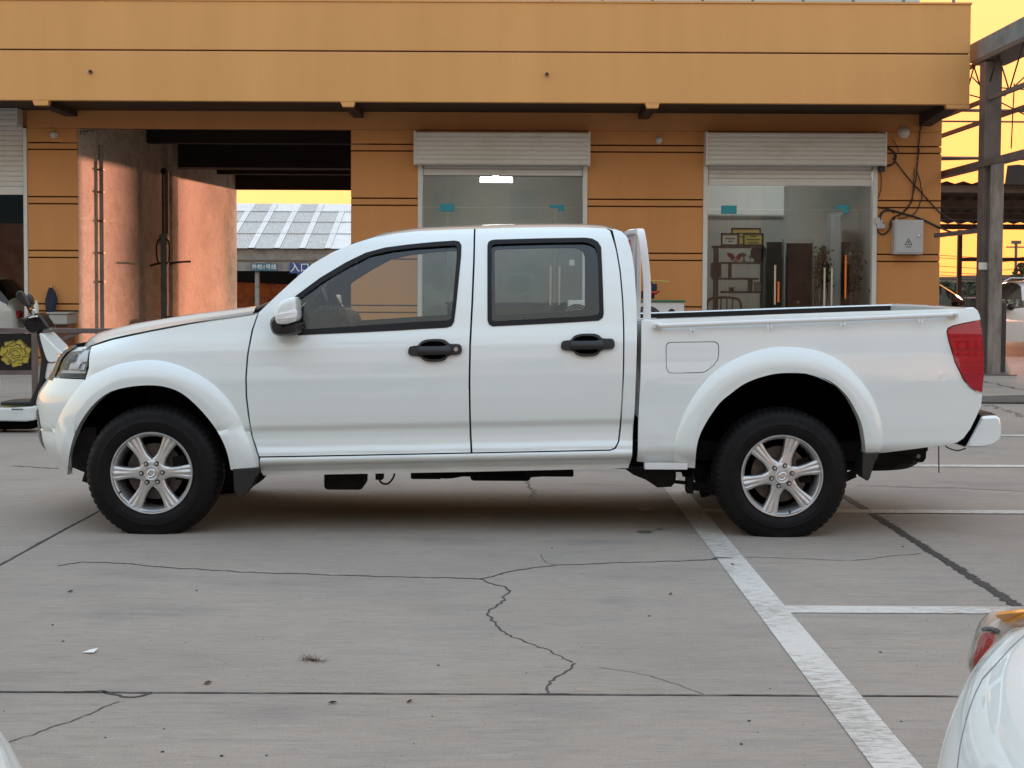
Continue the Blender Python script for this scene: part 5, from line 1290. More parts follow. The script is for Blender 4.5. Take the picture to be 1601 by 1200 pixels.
# window trims, glass, handles
def grow(loop, d):
    c = np.mean(np.array(loop), axis=0); out = []
    for p in loop: q = np.array(p) - c; out.append(tuple(c + q * (1 + d / np.linalg.norm(q))))
    return out
sm = lambda l, n=64: l
tf = panel('window_trim', win_f, [glass_f], lambda x, z: y_cab(x, z) - .003, M['trim'], parent=front_door, flange=.035)
panel('window_glass', grow(glass_f, 3), [], lambda x, z: y_cab(x, z) + .012, M['glass_car'], parent=front_door, flange=0)
tr_ = panel('window_trim', win_r, [glass_r], lambda x, z: y_cab(x, z) - .003, M['trim'], parent=rear_door, flange=.035)
panel('window_glass', grow(glass_r, 3), [], lambda x, z: y_cab(x, z) + .012, M['glass_car'], parent=rear_door, flange=0)
# fixed quarter light bar / mirror triangle
panel('mirror_sail', [(461, 470), (466, 470.5), (467.5, 490), (467.5, 516), (462, 523), (450, 524.5), (455, 500)], [], lambda x, z: y_cab(x, z) - .012, M['black'], parent=front_door, flange=.03)
def handle(cx, cy, parent, lock):
    def q(dx, dy): return (cx + dx, cy + dy)
    o = smooth_line([q(-42, 1), q(-40, -6), q(-34, -8), q(-27, -9), q(-21, -15), q(-12, -18), q(0, -18.8), q(11, -18.5), q(18, -16), q(23, -11.5), q(35, -11), q(40, -9.5), q(42, -4), q(41.5, 2), q(37, 5.5), q(23, 7), q(17, 13), q(11, 16), q(0, 17), q(-10, 16.8), q(-18, 14), q(-24, 9), q(-36, 7.5), q(-41, 5)], 70, True)
    h1 = smooth_line([q(-22, -7.5), q(-18, -12.5), q(-8, -15.2), q(6, -15.2), q(13, -13.2), q(18, -8.5), q(0, -7)], 40, True)
    h2 = smooth_line([q(-20, 7), q(-14, 11.5), q(-5, 13), q(8, 12.6), q(14, 10), q(17, 6.5), q(0, 5.5)], 40, True)
    hd = panel('door_handle', o, [h1, h2], lambda x, z: y_cab(x, z) - .016, M['black'], parent=parent, flange=.03, step=.02)
    panel('handle_recess', grow(o, -3), [], lambda x, z: y_cab(x, z) - .002, M['liner'], parent=hd if False else parent, flange=0)
    def bulge(x, z):
        c = S(cx, cy - .5, y_cab); t = (z - c.z) / .03; return y_cab(x, z) - .024 - .014 * max(0, 1 - t * t)
    g = smooth_line([q(-25, -6), q(-10, -7.2), q(8, -7.4), q(23, -8), q(23.5, 4), q(10, 5.8), q(-10, 6), q(-25, 5)], 44, True)
    panel('handle_grip', g, [], bulge, M['black'], parent=parent, flange=.03, step=.012)
    if lock:
        c = S(cx + 33, cy - 3, y_cab)
        both('door_lock', MB().revolve([(.0, -.024), (.011, -.024), (.013, -.014)], (c.x, c.y, c.z), 18), M['steel'], parent, smooth=40)
handle(680, 548.5, front_door, True)
handle(919, 540, rear_door, False)
# wing mirror
def mirror():
    yf = Y0 - .17
    o = smooth_line([(429, 495), (431, 482), (436, 473), (445, 467.5), (458, 464), (461.5, 468), (462.5, 484), (463, 498), (459, 503), (445, 506.5), (434, 506.5), (430, 503)], 40, True)
    mb = MB(); rows = []
    cx, cy = np.mean([p[0] for p in o]), np.mean([p[1] for p in o])
    for k, (s_, dy) in enumerate(((.05, -.002), (.6, -.001), (.86, .004), (.96, .014), (1.0, .035), (1.0, .12), (.97, .20), (.93, .215), (.02, .215))):
        rows.append([P(cx + (u - cx) * s_, cy + (v - cy) * s_, yf + .0) + Vector((0, dy, 0)) for u, v in o + [o[0]]])
    mb.grid(rows)
    sh_ = both('wing_mirror', mb, M['white'], smooth=50)
    bd = smooth_line([(431, 493.5), (440, 488.5), (452, 485.6), (462.6, 484.5), (463, 495.5), (452, 498), (440, 499), (431.5, 499)], 30, True)
    mb = MB(); mb.prism([tuple(p) for p in bd], lambda u, v: P(u, v, yf - .004) - Vector((0, .006 * max(0, 1 - abs(v - 492) / 8), 0)), (0, .03, 0))
    both('mirror_indicator', mb, M['reflector'], sh_, bevel=.003)
    ft = [(420.5, 505), (424, 497), (430, 494), (434, 506), (446, 507.5), (463, 505), (467, 510), (466, 520), (452, 524), (433, 524.5), (424, 519)]
    mb = MB(); o2 = smooth_line(ft, 36, True); c2 = (np.mean([p[0] for p in o2]), np.mean([p[1] for p in o2])); rows = []
    for s_, dy in ((.05, -.01), (.8, .0), (1.0, .03), (1.02, .22)): rows.append([P(c2[0] + (u - c2[0]) * s_, c2[1] + (v - c2[1]) * s_, Y0 - .10) + Vector((0, dy, 0)) for u, v in o2 + [o2[0]]])
    mb.grid(rows); both('mirror_base', mb, M['black'], sh_, smooth=50)
    c = P(452, 486, yf + .216); both('mirror_glass', MB().box((c.x + .012, yf + .05, c.z - .06), (c.x + .02, yf + .20, c.z + .05)), M['chrome'], sh_)
mirror()
# --- roof, bonnet, windscreens ---------------------------------------------
def cross(edge, crown, n=21, p=2.2):
    x, y, z = edge
    return [(x, y + (2 * (YC - y)) * t, z + crown * (1 - abs(2 * t - 1) ** p)) for t in np.linspace(0, 1, n)]
edges = [S(u, v, y_cab) for u, v in smooth_line([(549, 381.5)] + roof_l + roof_r + [(958, 359), (972, 361.5), (981, 371)], 60)]
rows = []
for i, e in enumerate(edges):
    f = min(1, max(0, (i / 59) / .10)) * min(1, max(.15, (1 - i / 59) / .07))
    rows.append(cross((e.x, e.y - .001, e.z), .012 + .026 * f))
roof = obj('roof', MB().grid(rows), M['white'], truck, smooth=60)
hd_edge = [S(u, v, y_front) for u, v in smooth_line([(141, 540.2), (175, 528.6), (237, 515.4), (300, 503.8), (350, 496.8), (395, 490.2)], 40)]
rows = []
for i, e in enumerate(hd_edge):
    t = i / 39; sw = .16 * (1 - t) ** .7 + .05
    row = []
    for s_ in np.linspace(0, 1, 25):
        q = 1 - abs(2 * s_ - 1) ** 2.2
        zc = .03 * min(1, t * 3 + .35) * q + .018 * max(0, 1 - abs(abs(2 * s_ - 1) - .62) / .16) * min(1, t * 3)
        row.append((e.x - sw * q * (1.0 if t < .8 else 1), e.y - .002 + 2 * (YC - e.y) * s_, e.z + zc - (.0 if t > .12 else .10 * (1 - t / .12) ** 2 * q)))
    rows.append(row)
bonnet = obj('bonnet', MB().grid(rows), M['white'], truck, smooth=60)
# front mask between the lamps
def plan_x(d, z):
    lo, hi = NX(z), XN0
    for _ in range(40):
        m_ = (lo + hi) / 2
        if HW - nose(m_, z) > d: hi = m_
        else: lo = m_
    return hi
zg_ = [S(v[0], v[1], y_front).z for v in ((90, 588), (103, 550))]
rows = []
for z in np.linspace(top_z - .02, hd_edge[0].z - .005, 6):
    rows.append([(plan_x(abs(2 * s_ - 1) * .56, z) + .004, YC + (2 * s_ - 1) * .56, z) for s_ in np.linspace(0, 1, 17)])
gm = obj('grille', MB().grid(rows), M['black'], truck, smooth=60)
for k in range(4):
    z = top_z + .01 + k * .045
    obj('grille_bar', MB().tube([(plan_x(abs(2 * s_ - 1) * .36, z) - .004, YC + (2 * s_ - 1) * .36, z) for s_ in np.linspace(0, 1, 13)], .009, 6), M['chrome'], gm, 50)
# windscreen and rear screen
wa = [S(u, v, y_cab) for u, v in smooth_line([(402, 489), (428, 467.5), (458, 440), (488, 414), (520, 395.5), (547, 383)], 16)]
rows = []
for i, e in enumerate(wa):
    t = i / 15; bow = .05 * (1 - t) + .03 * t
    rows.append([(e.x - bow * (1 - abs(2 * s_ - 1) ** 2.1) + .0, e.y + .012 + 2 * (YC - e.y - .012) * s_, e.z + (.03 * (1 - abs(2 * s_ - 1) ** 2) if i == 15 else .012 * (1 - abs(2 * s_ - 1) ** 2) * t)) for s_ in np.linspace(0, 1, 19)])
obj('windscreen', MB().grid(rows), M['glass_car'], truck, smooth=60)
e0, e1 = S(400, 490, y_front), wa[0]
obj('cowl', MB().grid([[(e1.x - .07 * (1 - abs(2 * s_ - 1) ** 2.1) - dx, e1.y + .03 + 2 * (YC - e1.y - .03) * s_, e1.z - .012 - dz) for s_ in np.linspace(0, 1, 15)] for dx, dz in ((-.03, 0), (.05, .012))]), M['black'], truck, smooth=60)
for yy, sgn in ((Y0 + .35, 1), (Y0 + .95, 1)):
    obj('wiper', MB().tube([(e1.x - .06, yy, e1.z + .012), (e1.x - .02, yy + .25, e1.z + .045), (e1.x - .05, yy + .52, e1.z + .03)], .010, 6), M['black'], truck, 50)
rear_x = [S(u, v, y_cab) for u, v in ((981, 371), (988, 395), (992, 425), (995, 470), (996, 517), (995, 560), (992.5, 630), (989, 690), (985.5, 722))]
rows = [cross((e.x - .004, e.y, e.z), 0, 9) for e in rear_x]
bwm = MB(); 
for r_ in range(len(rows)): pass
lower = MB().grid(rows[3:]); obj('cab_back', lower, M['white'], truck, smooth=50)
frame_ = MB(); frame_.grid([r_[:2] for r_ in rows[:4]]); frame_.grid([r_[-2:] for r_ in rows[:4]]); obj('rear_pillar', frame_, M['white'], truck, smooth=50)
obj('rear_glass', MB().grid([r_[1:-1] for r_ in rows[:4]]), M['glass_car'], truck, smooth=60)
e = rear_x[0]; obj('brake_light', MB().box((e.x - .02, YC - .16, e.z - .05), (e.x + .045, YC + .16, e.z - .01)), M['red'], truck, bevel=.008)
both('brake_light_end', MB().box((e.x - .01, e.y + .01, e.z - .10), (e.x + .018, e.y + .05, e.z - .01)), M['red2'], truck, bevel=.004)
# --- cab interior ------------------------------------------------------------
xa_, xb_ = S(408, 560, y_cab).x, S(985, 560, y_cab).x
obj('cab_floor', MB().box((xa_ + .05, Y0 + .12, .46), (xb_ - .02, 2 * YC - Y0 - .12, .50)), M['interior'], truck)
obj('firewall', MB().box((xa_ + .0, Y0 + .10, .48), (xa_ + .06, 2 * YC - Y0 - .10, 1.08)), M['interior'], truck)
dl = [(410, 505), (398, 540), (392, 590), (396, 640), (404, 690), (415, 708), (560, 705), (725, 702), (725, 518), (720, 508), (600, 513), (480, 522)]
panel('door_lining', dl, [], lambda x, z: y_cab(x, z) + .075, M['interior'], parent=front_door, flange=0, step=.08)
panel('door_lining', [(748, 512), (746, 600), (749, 700), (955, 696), (966, 640), (968, 520), (960, 500), (850, 503)], [], lambda x, z: y_cab(x, z) + .075, M['interior'], parent=rear_door, flange=0, step=.08)
# inside of the window frames
def ring(name, outer, hole, par): panel(name, outer, [hole], lambda x, z: y_cab(x, z) + .055, M['interior2'], parent=par, flange=.0, step=.08)
fd_in = [(436, 470), (488, 424), (530, 400), (560, 388), (600, 374), (660, 366), (738, 362), (734, 510), (600, 520), (450, 526)]
ring('frame_lining', fd_in, grow(glass_f, 1), front_door)
ring('frame_lining', [(744, 362), (850, 360), (945, 361), (958, 390), (970, 480), (970, 515), (745, 518)], grow(glass_r, 1), rear_door)
# headlining
rows = [cross((e.x, e.y + .05, e.z - .035), .02, 11) for e in edges[4:-4:6]]
obj('headlining', MB().grid(rows), M['interior2'], truck, smooth=60)
# dashboard, wheel, seats
dx0 = S(440, 500, y_cab).x
zd = Z(487, Y0 + .5, 520)
dash = MB(); prof = [(dx0 + .02, zd - .05), (dx0 + .12, zd - .01), (dx0 + .20, zd - .0), (dx0 + .25, zd - .03), (dx0 + .27, zd - .08), (dx0 + .24, zd - .14), (dx0 + .24, zd - .40), (dx0 + .02, zd - .40)]
dash.prism(prof, lambda x, z: (x, Y0 + .13, z), (0, 2 * HW - .26, 0)); obj('dashboard', dash, M['interior'], truck, bevel=.012)
ib = MB().prism([(dx0 + .12, zd - .01), (dx0 + .18, zd + .04), (dx0 + .27, zd + .03), (dx0 + .28, zd - .04), (dx0 + .2, zd - .05)], lambda x, z: (x, Y0 + .28, z), (0, .36, 0)); obj('instrument_hood', ib, M['black'], truck, bevel=.015)
sc = P(530, 490, Y0 + .48); ax = Vector((.88, 0, .47)).normalized()        # wheel tilts towards the driver
a1, a2 = Vector((0, 1, 0)), Vector((-.47, 0, .88)).normalized()
sw = MB(); R_ = .185
sw.tube([sc + (a1 * math.cos(t) + a2 * math.sin(t)) * R_ for t in np.linspace(0, 2 * math.pi, 33)], .016, 8, False)
wheel_o = obj('steering_wheel', sw, M['black_gloss'], truck, 60)
for t in (math.radians(200), math.radians(-20), math.radians(270)):
    obj('wheel_spoke', MB().tube([sc - ax * .03, sc + (a1 * math.cos(t) + a2 * math.sin(t)) * R_], .018, 6), M['interior2'], wheel_o, 50)
obj('wheel_boss', MB().sphere(sc - ax * .03, .06, 14, 8, (.7, 1, 1)), M['black'], wheel_o, 60)
obj('steering_column', MB().tube([sc - ax * .03, sc - ax * .3], .04, 8), M['black'], truck, 50)
def seat(x, y, w_, back=True):
    p = MB().prism([(x, .62), (x + .05, .80), (x + .48, .76), (x + .52, .60)], lambda a_, b_: (a_, y - w_ / 2, b_), (0, w_, 0)); s_ = obj('seat', p, M['interior'], truck, bevel=.03)
    obj('backrest', MB().prism([(x + .44, .77), (x + .53, 1.04), (x + .62, 1.03), (x + .60, .70)], lambda a_, b_: (a_, y - w_ / 2 + .02, b_), (0, w_ - .04, 0)), M['interior'], s_, bevel=.03)
xs_ = S(600, 560, y_cab).x
seat(xs_ - .05, Y0 + .42, .5); seat(xs_ - .05, 2 * YC - Y0 - .42, .5); seat(S(830, 560, y_cab).x - .12, YC, 1.3)
obj('inner_mirror', MB().box((P(556, 420, YC).x - .02, YC - .12, Z(421, YC, 556)), (P(556, 420, YC).x, YC + .12, Z(411, YC, 556))), M['black'], truck, bevel=.006)
# --- bed: floor, inner walls, tailgate, rails, rack ---------------------------
bx0_, bx1_ = S(1004, 600, y_bed).x, S(1528, 600, y_bed).x
zrail = lambda x: S(1003 + (x - bx0_) / (bx1_ - bx0_) * 520, 500 - (x - bx0_) / (bx1_ - bx0_) * 18, y_bed).z
obj('bed_floor', MB().box((bx0_ + .01, Y0 + .47, .62), (bx1_ - .02, 2 * YC - Y0 - .47, .66)), M['liner'], truck)
top = [(x, zrail(x)) for x in np.linspace(bx0_, bx1_ - .02, 14)]
mb = MB(); rows = []
for x, z in top:
    y = y_bed(x, z); rows.append([(x, y + .002, z - .006), (x, y + .004, z), (x, y + .055, z + .004), (x, y + .062, z - .004)])
both('bed_rail', MB().grid(rows), M['white'], smooth=50)
rows = [[(x, y_bed(x, z) + .06, z - .003), (x, y_bed(x, z) + .062, .95)] for x, z in top]
both('bed_liner', MB().grid(rows), M['black'])
obj('bed_front_wall', MB().box((bx0_ + .004, Y0 + .065, .60), (bx0_ + .03, 2 * YC - Y0 - .065, top[0][1] + .0)), M['white'], truck)
obj('front_liner', MB().box((bx0_ + .0305, Y0 + .066, .661), (bx0_ + .04, 2 * YC - Y0 - .066, top[0][1] - .01)), M['black'], truck)
zt2_ = top[-1][1]
tg = MB().prism([(bx1_ - .055, .64), (bx1_ + .005, .64), (bx1_ + .022, .9), (bx1_ + .012, zt2_ - .01), (bx1_ - .01, zt2_ + .008), (bx1_ - .055, zt2_ + .004)], lambda x, z: (x, Y0 + .075, z), (0, 2 * HW - .15, 0))
tailgate = obj('tailgate', tg, M['white'], truck, bevel=.008)
obj('tailgate_handle', MB().box((bx1_ + .012, YC - .12, zt2_ - .16), (bx1_ + .03, YC + .12, zt2_ - .09)), M['black'], tailgate, bevel=.01)
both('corner_post', MB().box((bx1_ - .05, y_bed(bx1_ - .05, 1.0) + .06, .66), (bx1_ - .03, y_bed(bx1_, 1.0) + .09, zt2_ - .012)), M['white'])
obj('bed_underside', MB().box((bx0_ + .02, Y0 + .48, .50), (bx1_ - .10, 2 * YC - Y0 - .48, .58)), M['under'], truck)
# tie-down tube with hooks
tb_ = [S(u, v, y_bed) + Vector((0, -.035, 0)) for u, v in ((1029, 509), (1100, 506.2), (1200, 502.5), (1315, 498.5), (1400, 495), (1486, 491.6))]
tube_o = both('tie_down_tube', MB().tube(tb_, .0125, 10), M['white2'], smooth=50)
for k, (u, v) in enumerate(((1027, 508.8), (1488.5, 491.8))):
    p = S(u, v, y_bed); both('tube_bracket', MB().box((p.x - .025, p.y - .04, p.z - .014), (p.x + .025, p.y + .006, p.z + .014)), M['white2'], tube_o, bevel=.006)
    both('bracket_bolt', MB().revolve([(0, -.048), (.008, -.046), (.009, -.04)], p, 10), M['steel'], tube_o)
for u, v in ((1081, 511), (1201.5, 507), (1315, 502.5), (1436, 498)):
    p = S(u, v, y_bed); y = p.y - .03
    hk_ = [(p.x + dx, y + dy, p.z + dz) for dx, dy, dz in ((-.012, .02, .02), (-.012, -.005, .0), (-.006, -.012, -.022), (.006, -.012, -.022), (.012, -.005, .0), (.012, .02, .02))]
    both('rope_hook', MB().tube(hk_, .0045, 6), M['white2'], tube_o, smooth=50)
# headboard rack
def rp(u, v, Y): return P(u, v, Y)
yr0 = Y0 + .16; yr1 = 2 * YC - yr0
zt3 = rp(1003, 351, yr0).z - .03; xb0 = rp(1011.5, 497, yr0).x; xt0_ = rp(1003.5, 354, yr0).x
rack = empty('tmp', (0, 0, 0)); bpy.data.objects.remove(rack)
zb3 = top[0][1]
path = smooth_line([(xb0, yr0, zb3 + .0), (xb0 - .002, yr0, zb3 + .2), (xt0_ + .012, yr0 + .01, zt3 - .10), (xt0_, yr0 + .05, zt3 - .015), (xt0_ - .003, yr0 + .16, zt3), (xt0_ - .003, YC, zt3 + .012), (xt0_ - .003, yr1 - .16, zt3), (xt0_, yr1 - .05, zt3 - .015), (xt0_ + .012, yr1 - .01, zt3 - .10), (xb0 - .002, yr1, zb3 + .2), (xb0, yr1, zb3)], 70)
mb = MB(); rows = []
for i, p in enumerate(path):
    p = Vector(p); d = (Vector(path[min(i + 1, 69)]) - Vector(path[max(i - 1, 0)])).normalized(); X_ = Vector((1, 0, 0)); n_ = d.cross(X_).normalized()
    rr = []
    for t in np.linspace(0, 2 * math.pi, 21):
        c_, s_ = math.cos(t), math.sin(t); ex = math.copysign(abs(c_) ** .3, c_) * .020; ey = math.copysign(abs(s_) ** .3, s_) * .016
        rr.append(p + X_ * ex + n_ * ey)
    rows.append(rr)
rack = obj('headboard_rack', mb.grid(rows), M['white2'], truck, 60)
for y in (yr0 + .32, yr0 + .62, YC + .12, yr1 - .32):
    obj('rack_bar', MB().box((xb0 - .035, y - .018, zb3 - .1), (xb0 - .008, y + .018, zt3 + .0)), M['white2'], rack, bevel=.004)
both('rack_foot', MB().box((xb0 - .06, yr0 - .03, zb3 - .006), (xb0 + .05, yr0 + .03, zb3 + .008)), M['white2'], rack)
# --- rear bumper -------------------------------------------------------------
rb = [(1536, 651.5), (1548, 650.5), (1560, 650), (1564.5, 653), (1566.5, 662), (1567.5, 678), (1565, 688), (1553, 696.5), (1540, 699.5), (1518, 700.3), (1511, 699.5), (1514, 694), (1524, 676), (1531, 662)]
yb0 = Y0 + .05
pts = [P(u, v, yb0) for u, v in rb]
mb = MB(); n = len(pts); rows = []
for s_, dy in ((.0, .0), (.86, .0), (.97, .012), (1.0, .035), (1.0, .2), (1.0, HW - .05)):
    c = sum(pts, Vector()) / n; rows.append([c + (p - c) * s_ + Vector((0, dy, 0)) for p in pts + [pts[0]]])
mb.grid(rows); both('rear_bumper', mb, M['white'], smooth=40)
p0, p1 = P(1533, 650, yb0 + .03), P(1562, 649.5, yb0 + .03)
both('bumper_step', MB().box((p0.x - .03, yb0 + .05, p0.z), (p1.x - .01, YC, p0.z + .008)), M['disc'], truck)
for k in range(5): both('step_rib', MB().box((p0.x - .02 + k * .022, yb0 + .07, p0.z + .0085), (p0.x - .010 + k * .022, YC, p0.z + .014)), M['amber'] if False else M['disc'], truck)
fl_ = [(1529, 646), (1537, 651), (1531, 662), (1522, 678), (1512, 697), (1500, 694.5), (1513, 681), (1522, 664)]
both('bumper_filler', MB().prism([tuple(q) for q in fl_], lambda u, v: P(u, v, Y0 + .075), (0, HW - .075, 0)), M['liner'])
both('cable_loop', MB().tube([P(u, v, Y0 + .06) for u, v in smooth_line([(1478, 697), (1486, 701.5), (1498, 704), (1510, 700.5)], 12)], .004, 6), M['wire'])
obj('earth_strap', MB().tube([P(1467.5, 697, Y0 + .3), P(1468, 739, Y0 + .3)], .0035, 6), M['brownsteel'], truck)
# --- wheels ------------------------------------------------------------------
def wheel(u, v, rot):
    c = P(u, v, Y0); cx, cz = c.x, c.z; TS = 1.026
    # tyre
    SEG = 240
    prof = [(.212, .02), (.217, .008), (.232, -.002), (.255, -.008), (.262, -.0075), (.264, -.0095), (.268, -.0095), (.270, -.008), (.295, -.006), (.312, .000), (.322, .008), (.333, .020), (.340, .034), (.3435, .05),
            (.3445, .075), (.337, .0765), (.337, .085), (.345, .0865), (.3455, .115), (.338, .1165), (.338, .125), (.345, .1265), (.3445, .15), (.342, .18), (.335, .20), (.32, .222), (.28, .232), (.24, .23), (.212, .215)]
    def mod(i, j, r_):
        if i in (10, 11, 12, 13) and j % 4 == 0: return r_ - (.006 if i > 10 else .003)
        if i in (14, 17, 18, 21, 22) and j % 4 == 2: return r_ - .006
        return r_
    prof = [(r_ if r_ < .23 else .2 + (r_ - .2) * 1.06, h) for r_, h in prof]
    ty = MB().revolve(prof, (cx, Y0, cz), SEG, mod=mod)
    ty.v = [(x, y - (.006 * max(0, (.022 - z) / .02) if z < .02 else 0), max(z, .0015)) for x, y, z in ty.v]
    rim = MB().revolve([(.2165, .014), (.2165, .004), (.2135, .000), (.2085, .001), (.2055, .006), (.2035, .016), (.199, .020), (.194, .030), (.188, .06), (.186, .17)], (cx, Y0, cz), 72)
    w_ = obj('wheel', rim, M['alloy'], truck, 35)
    obj('tyre', ty, M['rubber'], w_, 32)
    obj('rim_well', MB().revolve([(.1865, .17), (.12, .175), (.001, .18)], (cx, Y0, cz), 48), M['liner'], w_, 40)
    # six spokes with fluted ends, one casting
    sp = MB()
    wd_ = [(.040, .036), (.062, .036), (.08, .030), (.10, .0265), (.125, .028), (.15, .0315), (.175, .036), (.202, .041)]
    ss = np.linspace(-1, 1, 15)
    for k in range(6):
        t = math.radians(rot) + k * math.pi / 3; er = Vector((math.cos(t), 0, math.sin(t))); et = Vector((-math.sin(t), 0, math.cos(t))); rows = []
        for r_, hw_ in wd_:
            q = max(0, (r_ - .09) / .11); dep = .013 + .006 * (1 - abs(r_ - .12) / .1); row = [Vector((cx, Y0 + .062, cz)) + er * r_ - et * hw_ * .98]
            row.append(Vector((cx, Y0 + dep + .012, cz)) + er * r_ - et * hw_)
            for s_ in ss:
                gr = q * .0085 * (math.exp(-((abs(s_) - .36) / .15) ** 2)); edge = .007 * abs(s_) ** 4
                row.append(Vector((cx, Y0 + dep + gr + edge - q * .003 * (1 - abs(s_)), cz)) + er * r_ + et * hw_ * s_ * .97)
            row.append(Vector((cx, Y0 + dep + .012, cz)) + er * r_ + et * hw_); row.append(Vector((cx, Y0 + .062, cz)) + er * r_ + et * hw_ * .98)
            rows.append(row)
        sp.grid(rows)
    sp.revolve([(.001, .012), (.045, .012), (.060, .0135), (.070, .0185), (.075, .03), (.076, .06)], (cx, Y0, cz), 48)
    obj('spokes', sp, M['alloy'], w_, 40)
    for k in range(6):
        t = math.radians(rot) + k * math.pi / 3 + math.radians(1); p = Vector((cx + .0555 * math.cos(t), Y0, cz + .0555 * math.sin(t)))
        obj('nut_recess', MB().revolve([(.0125, .0105), (.0125, .0085), (.0001, .0085)], p, 18), M['liner'], w_, 40)
        obj('lug_nut', MB().revolve([(.0085, .008), (.0085, .002), (.006, -.001), (.0001, -.0015)], p, 6), M['steel'], w_, 25)
    cap = obj('hub_cap', MB().revolve([(.038, .012), (.038, .000), (.0345, -.004), (.031, -.0025), (.029, -.001), (.0001, -.003)], (cx, Y0, cz), 40), M['alloy'], w_, 30)
    em = MB(); t0 = math.radians(rot + 35)
    for rx, ry in ((.0215, .016),):
        loop = [(Vector((rx * math.cos(q), 0, ry * math.sin(q)))) for q in np.linspace(0, 2 * math.pi, 25)]
        em.tube([Vector((cx + a.x * math.cos(t0) - a.z * math.sin(t0), Y0 - .0045, cz + a.x * math.sin(t0) + a.z * math.cos(t0))) for a in loop], .0028, 6, False)
    b_ = [(-.006, -.009), (.006, -.009), (.006, .004), (.0105, .010), (-.0105, .010), (-.006, .004)]
    em.prism([(a_ * math.cos(t0) - q * math.sin(t0), a_ * math.sin(t0) + q * math.cos(t0)) for a_, q in b_], lambda a_, q: (cx + a_, Y0 - .0065, cz + q), (0, .004, 0))
    obj('emblem', em, M['chrome'], cap, 40)
    dm = MB().revolve([(.05, .075), (.085, .075), (.087, .09), (.148, .09), (.15, .098), (.15, .11)], (cx, Y0, cz), 48)
    obj('brake_disc', dm, M['disc'], w_, 30)
    t = math.radians(8); mb = MB().prism([(.10, -.06), (.165, -.07), (.175, 0), (.165, .07), (.10, .06)], lambda a_, q: (cx + a_ * math.cos(t) - q * math.sin(t), Y0 + .075, cz + a_ * math.sin(t) + q * math.cos(t)), (0, .05, 0))
    obj('caliper', mb, M['under'], w_, bevel=.006)
    t = math.radians(rot + (210 if u < 500 else 270)); p = Vector((cx + .199 * math.cos(t), Y0 + .012, cz + .199 * math.sin(t)))
    obj('valve', MB().tube([p, p + Vector((-.012 * math.cos(t), -.012, -.012 * math.sin(t)))], .0055, 8), M['black'], w_, 40)
    return w_, cx, cz
for u, v, rot in ((236.5, 739.5, 1.5), (1223.0, 744.0, 13.0)):
    w_, cx, cz = wheel(u, v, rot)
    w2 = w_.copy(); COL.objects.link(w2); w2.parent = truck
    M4 = Matrix.Translation((cx, YC, cz)) @ Matrix.Rotation(math.pi, 4, 'Z') @ Matrix.Translation((-cx, -YC, -cz))
    w2.matrix_parent_inverse = w_.matrix_parent_inverse.copy(); w2.matrix_basis = M4
    def cp(src, dst):
        for ch in children(src):
            if ch == w2: continue
            c = ch.copy(); COL.objects.link(c); c.parent = dst; cp(ch, c)
    cp(w_, w2)
    t0_, t1_, rh_ = (.0, math.pi - .1, .475) if u < 500 else (.24, math.pi - .12, .55)
    both('wheel_housing', MB().grid([[(cx + r_ * math.cos(t), Y0 + y + 1.3 * nose(cx + r_ * math.cos(t), cz + r_ * math.sin(t)), cz + r_ * math.sin(t)) for t in np.linspace(t0_, t1_, 29)] for y, r_ in ((.06, rh_), (.45, rh_), (.451, .05))]), M['liner'])
    obj('axle', MB().tube([(cx, Y0 + .15, cz), (cx, 2 * YC - Y0 - .15, cz)], .045, 10), M['under'], truck, 50)
# --- underbody ----------------------------------------------------------------
def px_box(name, u0_, v0_, u1_, v1_, y0, y1, m_='under', bev=.0):
    p, q = P(u0_, v1_, y0), P(u1_, v0_, y0); return obj(name, MB().box((p.x, y0, p.z), (q.x, y1, q.z)), M[m_], truck, bevel=bev)
zfr = Z(722, Y0 + .35, 700)
both('frame_rail', MB().box((-1.75, Y0 + .36, zfr), (2.2, Y0 + .44, zfr + .12)), M['under'])
both('inner_sill', MB().box((S(410, 730, y_cab).x, Y0 + .15, Z(724, Y0 + .15, 600)), (S(984, 730, y_cab).x, Y0 + .35, .47)), M['under'])
obj('floor_pan', MB().box((-1.55, Y0 + .36, .345), (1.9, 2 * YC - Y0 - .36, .36)), M['liner'], truck)  # unseen dark plate, added to deepen the shade beneath the truck
px_box('battery_box', 506, 738, 567, 766, Y0 + .25, Y0 + .55, 'under', .02)
px_box('cross_member', 642, 730, 690, 749, Y0 + .5, Y0 + .8, 'under', .01)
px_box('gearbox', 735, 725, 830, 752, Y0 + .65, Y0 + 1.0, 'under', .02)
px_box('transfer_plate', 820, 735, 897, 745, Y0 + .45, Y0 + 1.1, 'under', .008)
obj('propshaft', MB().tube([(P(830, 716, YC).x, YC, Z(716, YC, 830)), (P(1200, 736, YC).x, YC, Z(736, YC, 1200))], .035, 10), M['under'], truck, 50)
obj('exhaust_pipe', MB().tube([P(u, v, Y0 + 1.1) for u, v in ((560, 715), (660, 718), (800, 716), (1000, 712), (1150, 716))], .028, 8), M['under'], truck, 50)
obj('fuel_line', MB().tube([P(u, v, Y0 + .3) for u, v in smooth_line([(590, 742), (596, 754), (606, 756), (614, 748), (617, 740)], 14)], .006, 6), M['wire'], truck, 50)
px_box('sump_guard', 680, 725, 760, 745, Y0 + .7, Y0 + 1.1, 'under', .015)
obj('brake_pipe', MB().tube([P(u, v, Y0 + .6) for u, v in smooth_line([(660, 742), (700, 746), (740, 741), (790, 748), (830, 744), (880, 741)], 24)], .008, 6), M['under'], truck, 50)
px_box('valve_block', 587, 740, 598, 750, Y0 + .3, Y0 + .4)
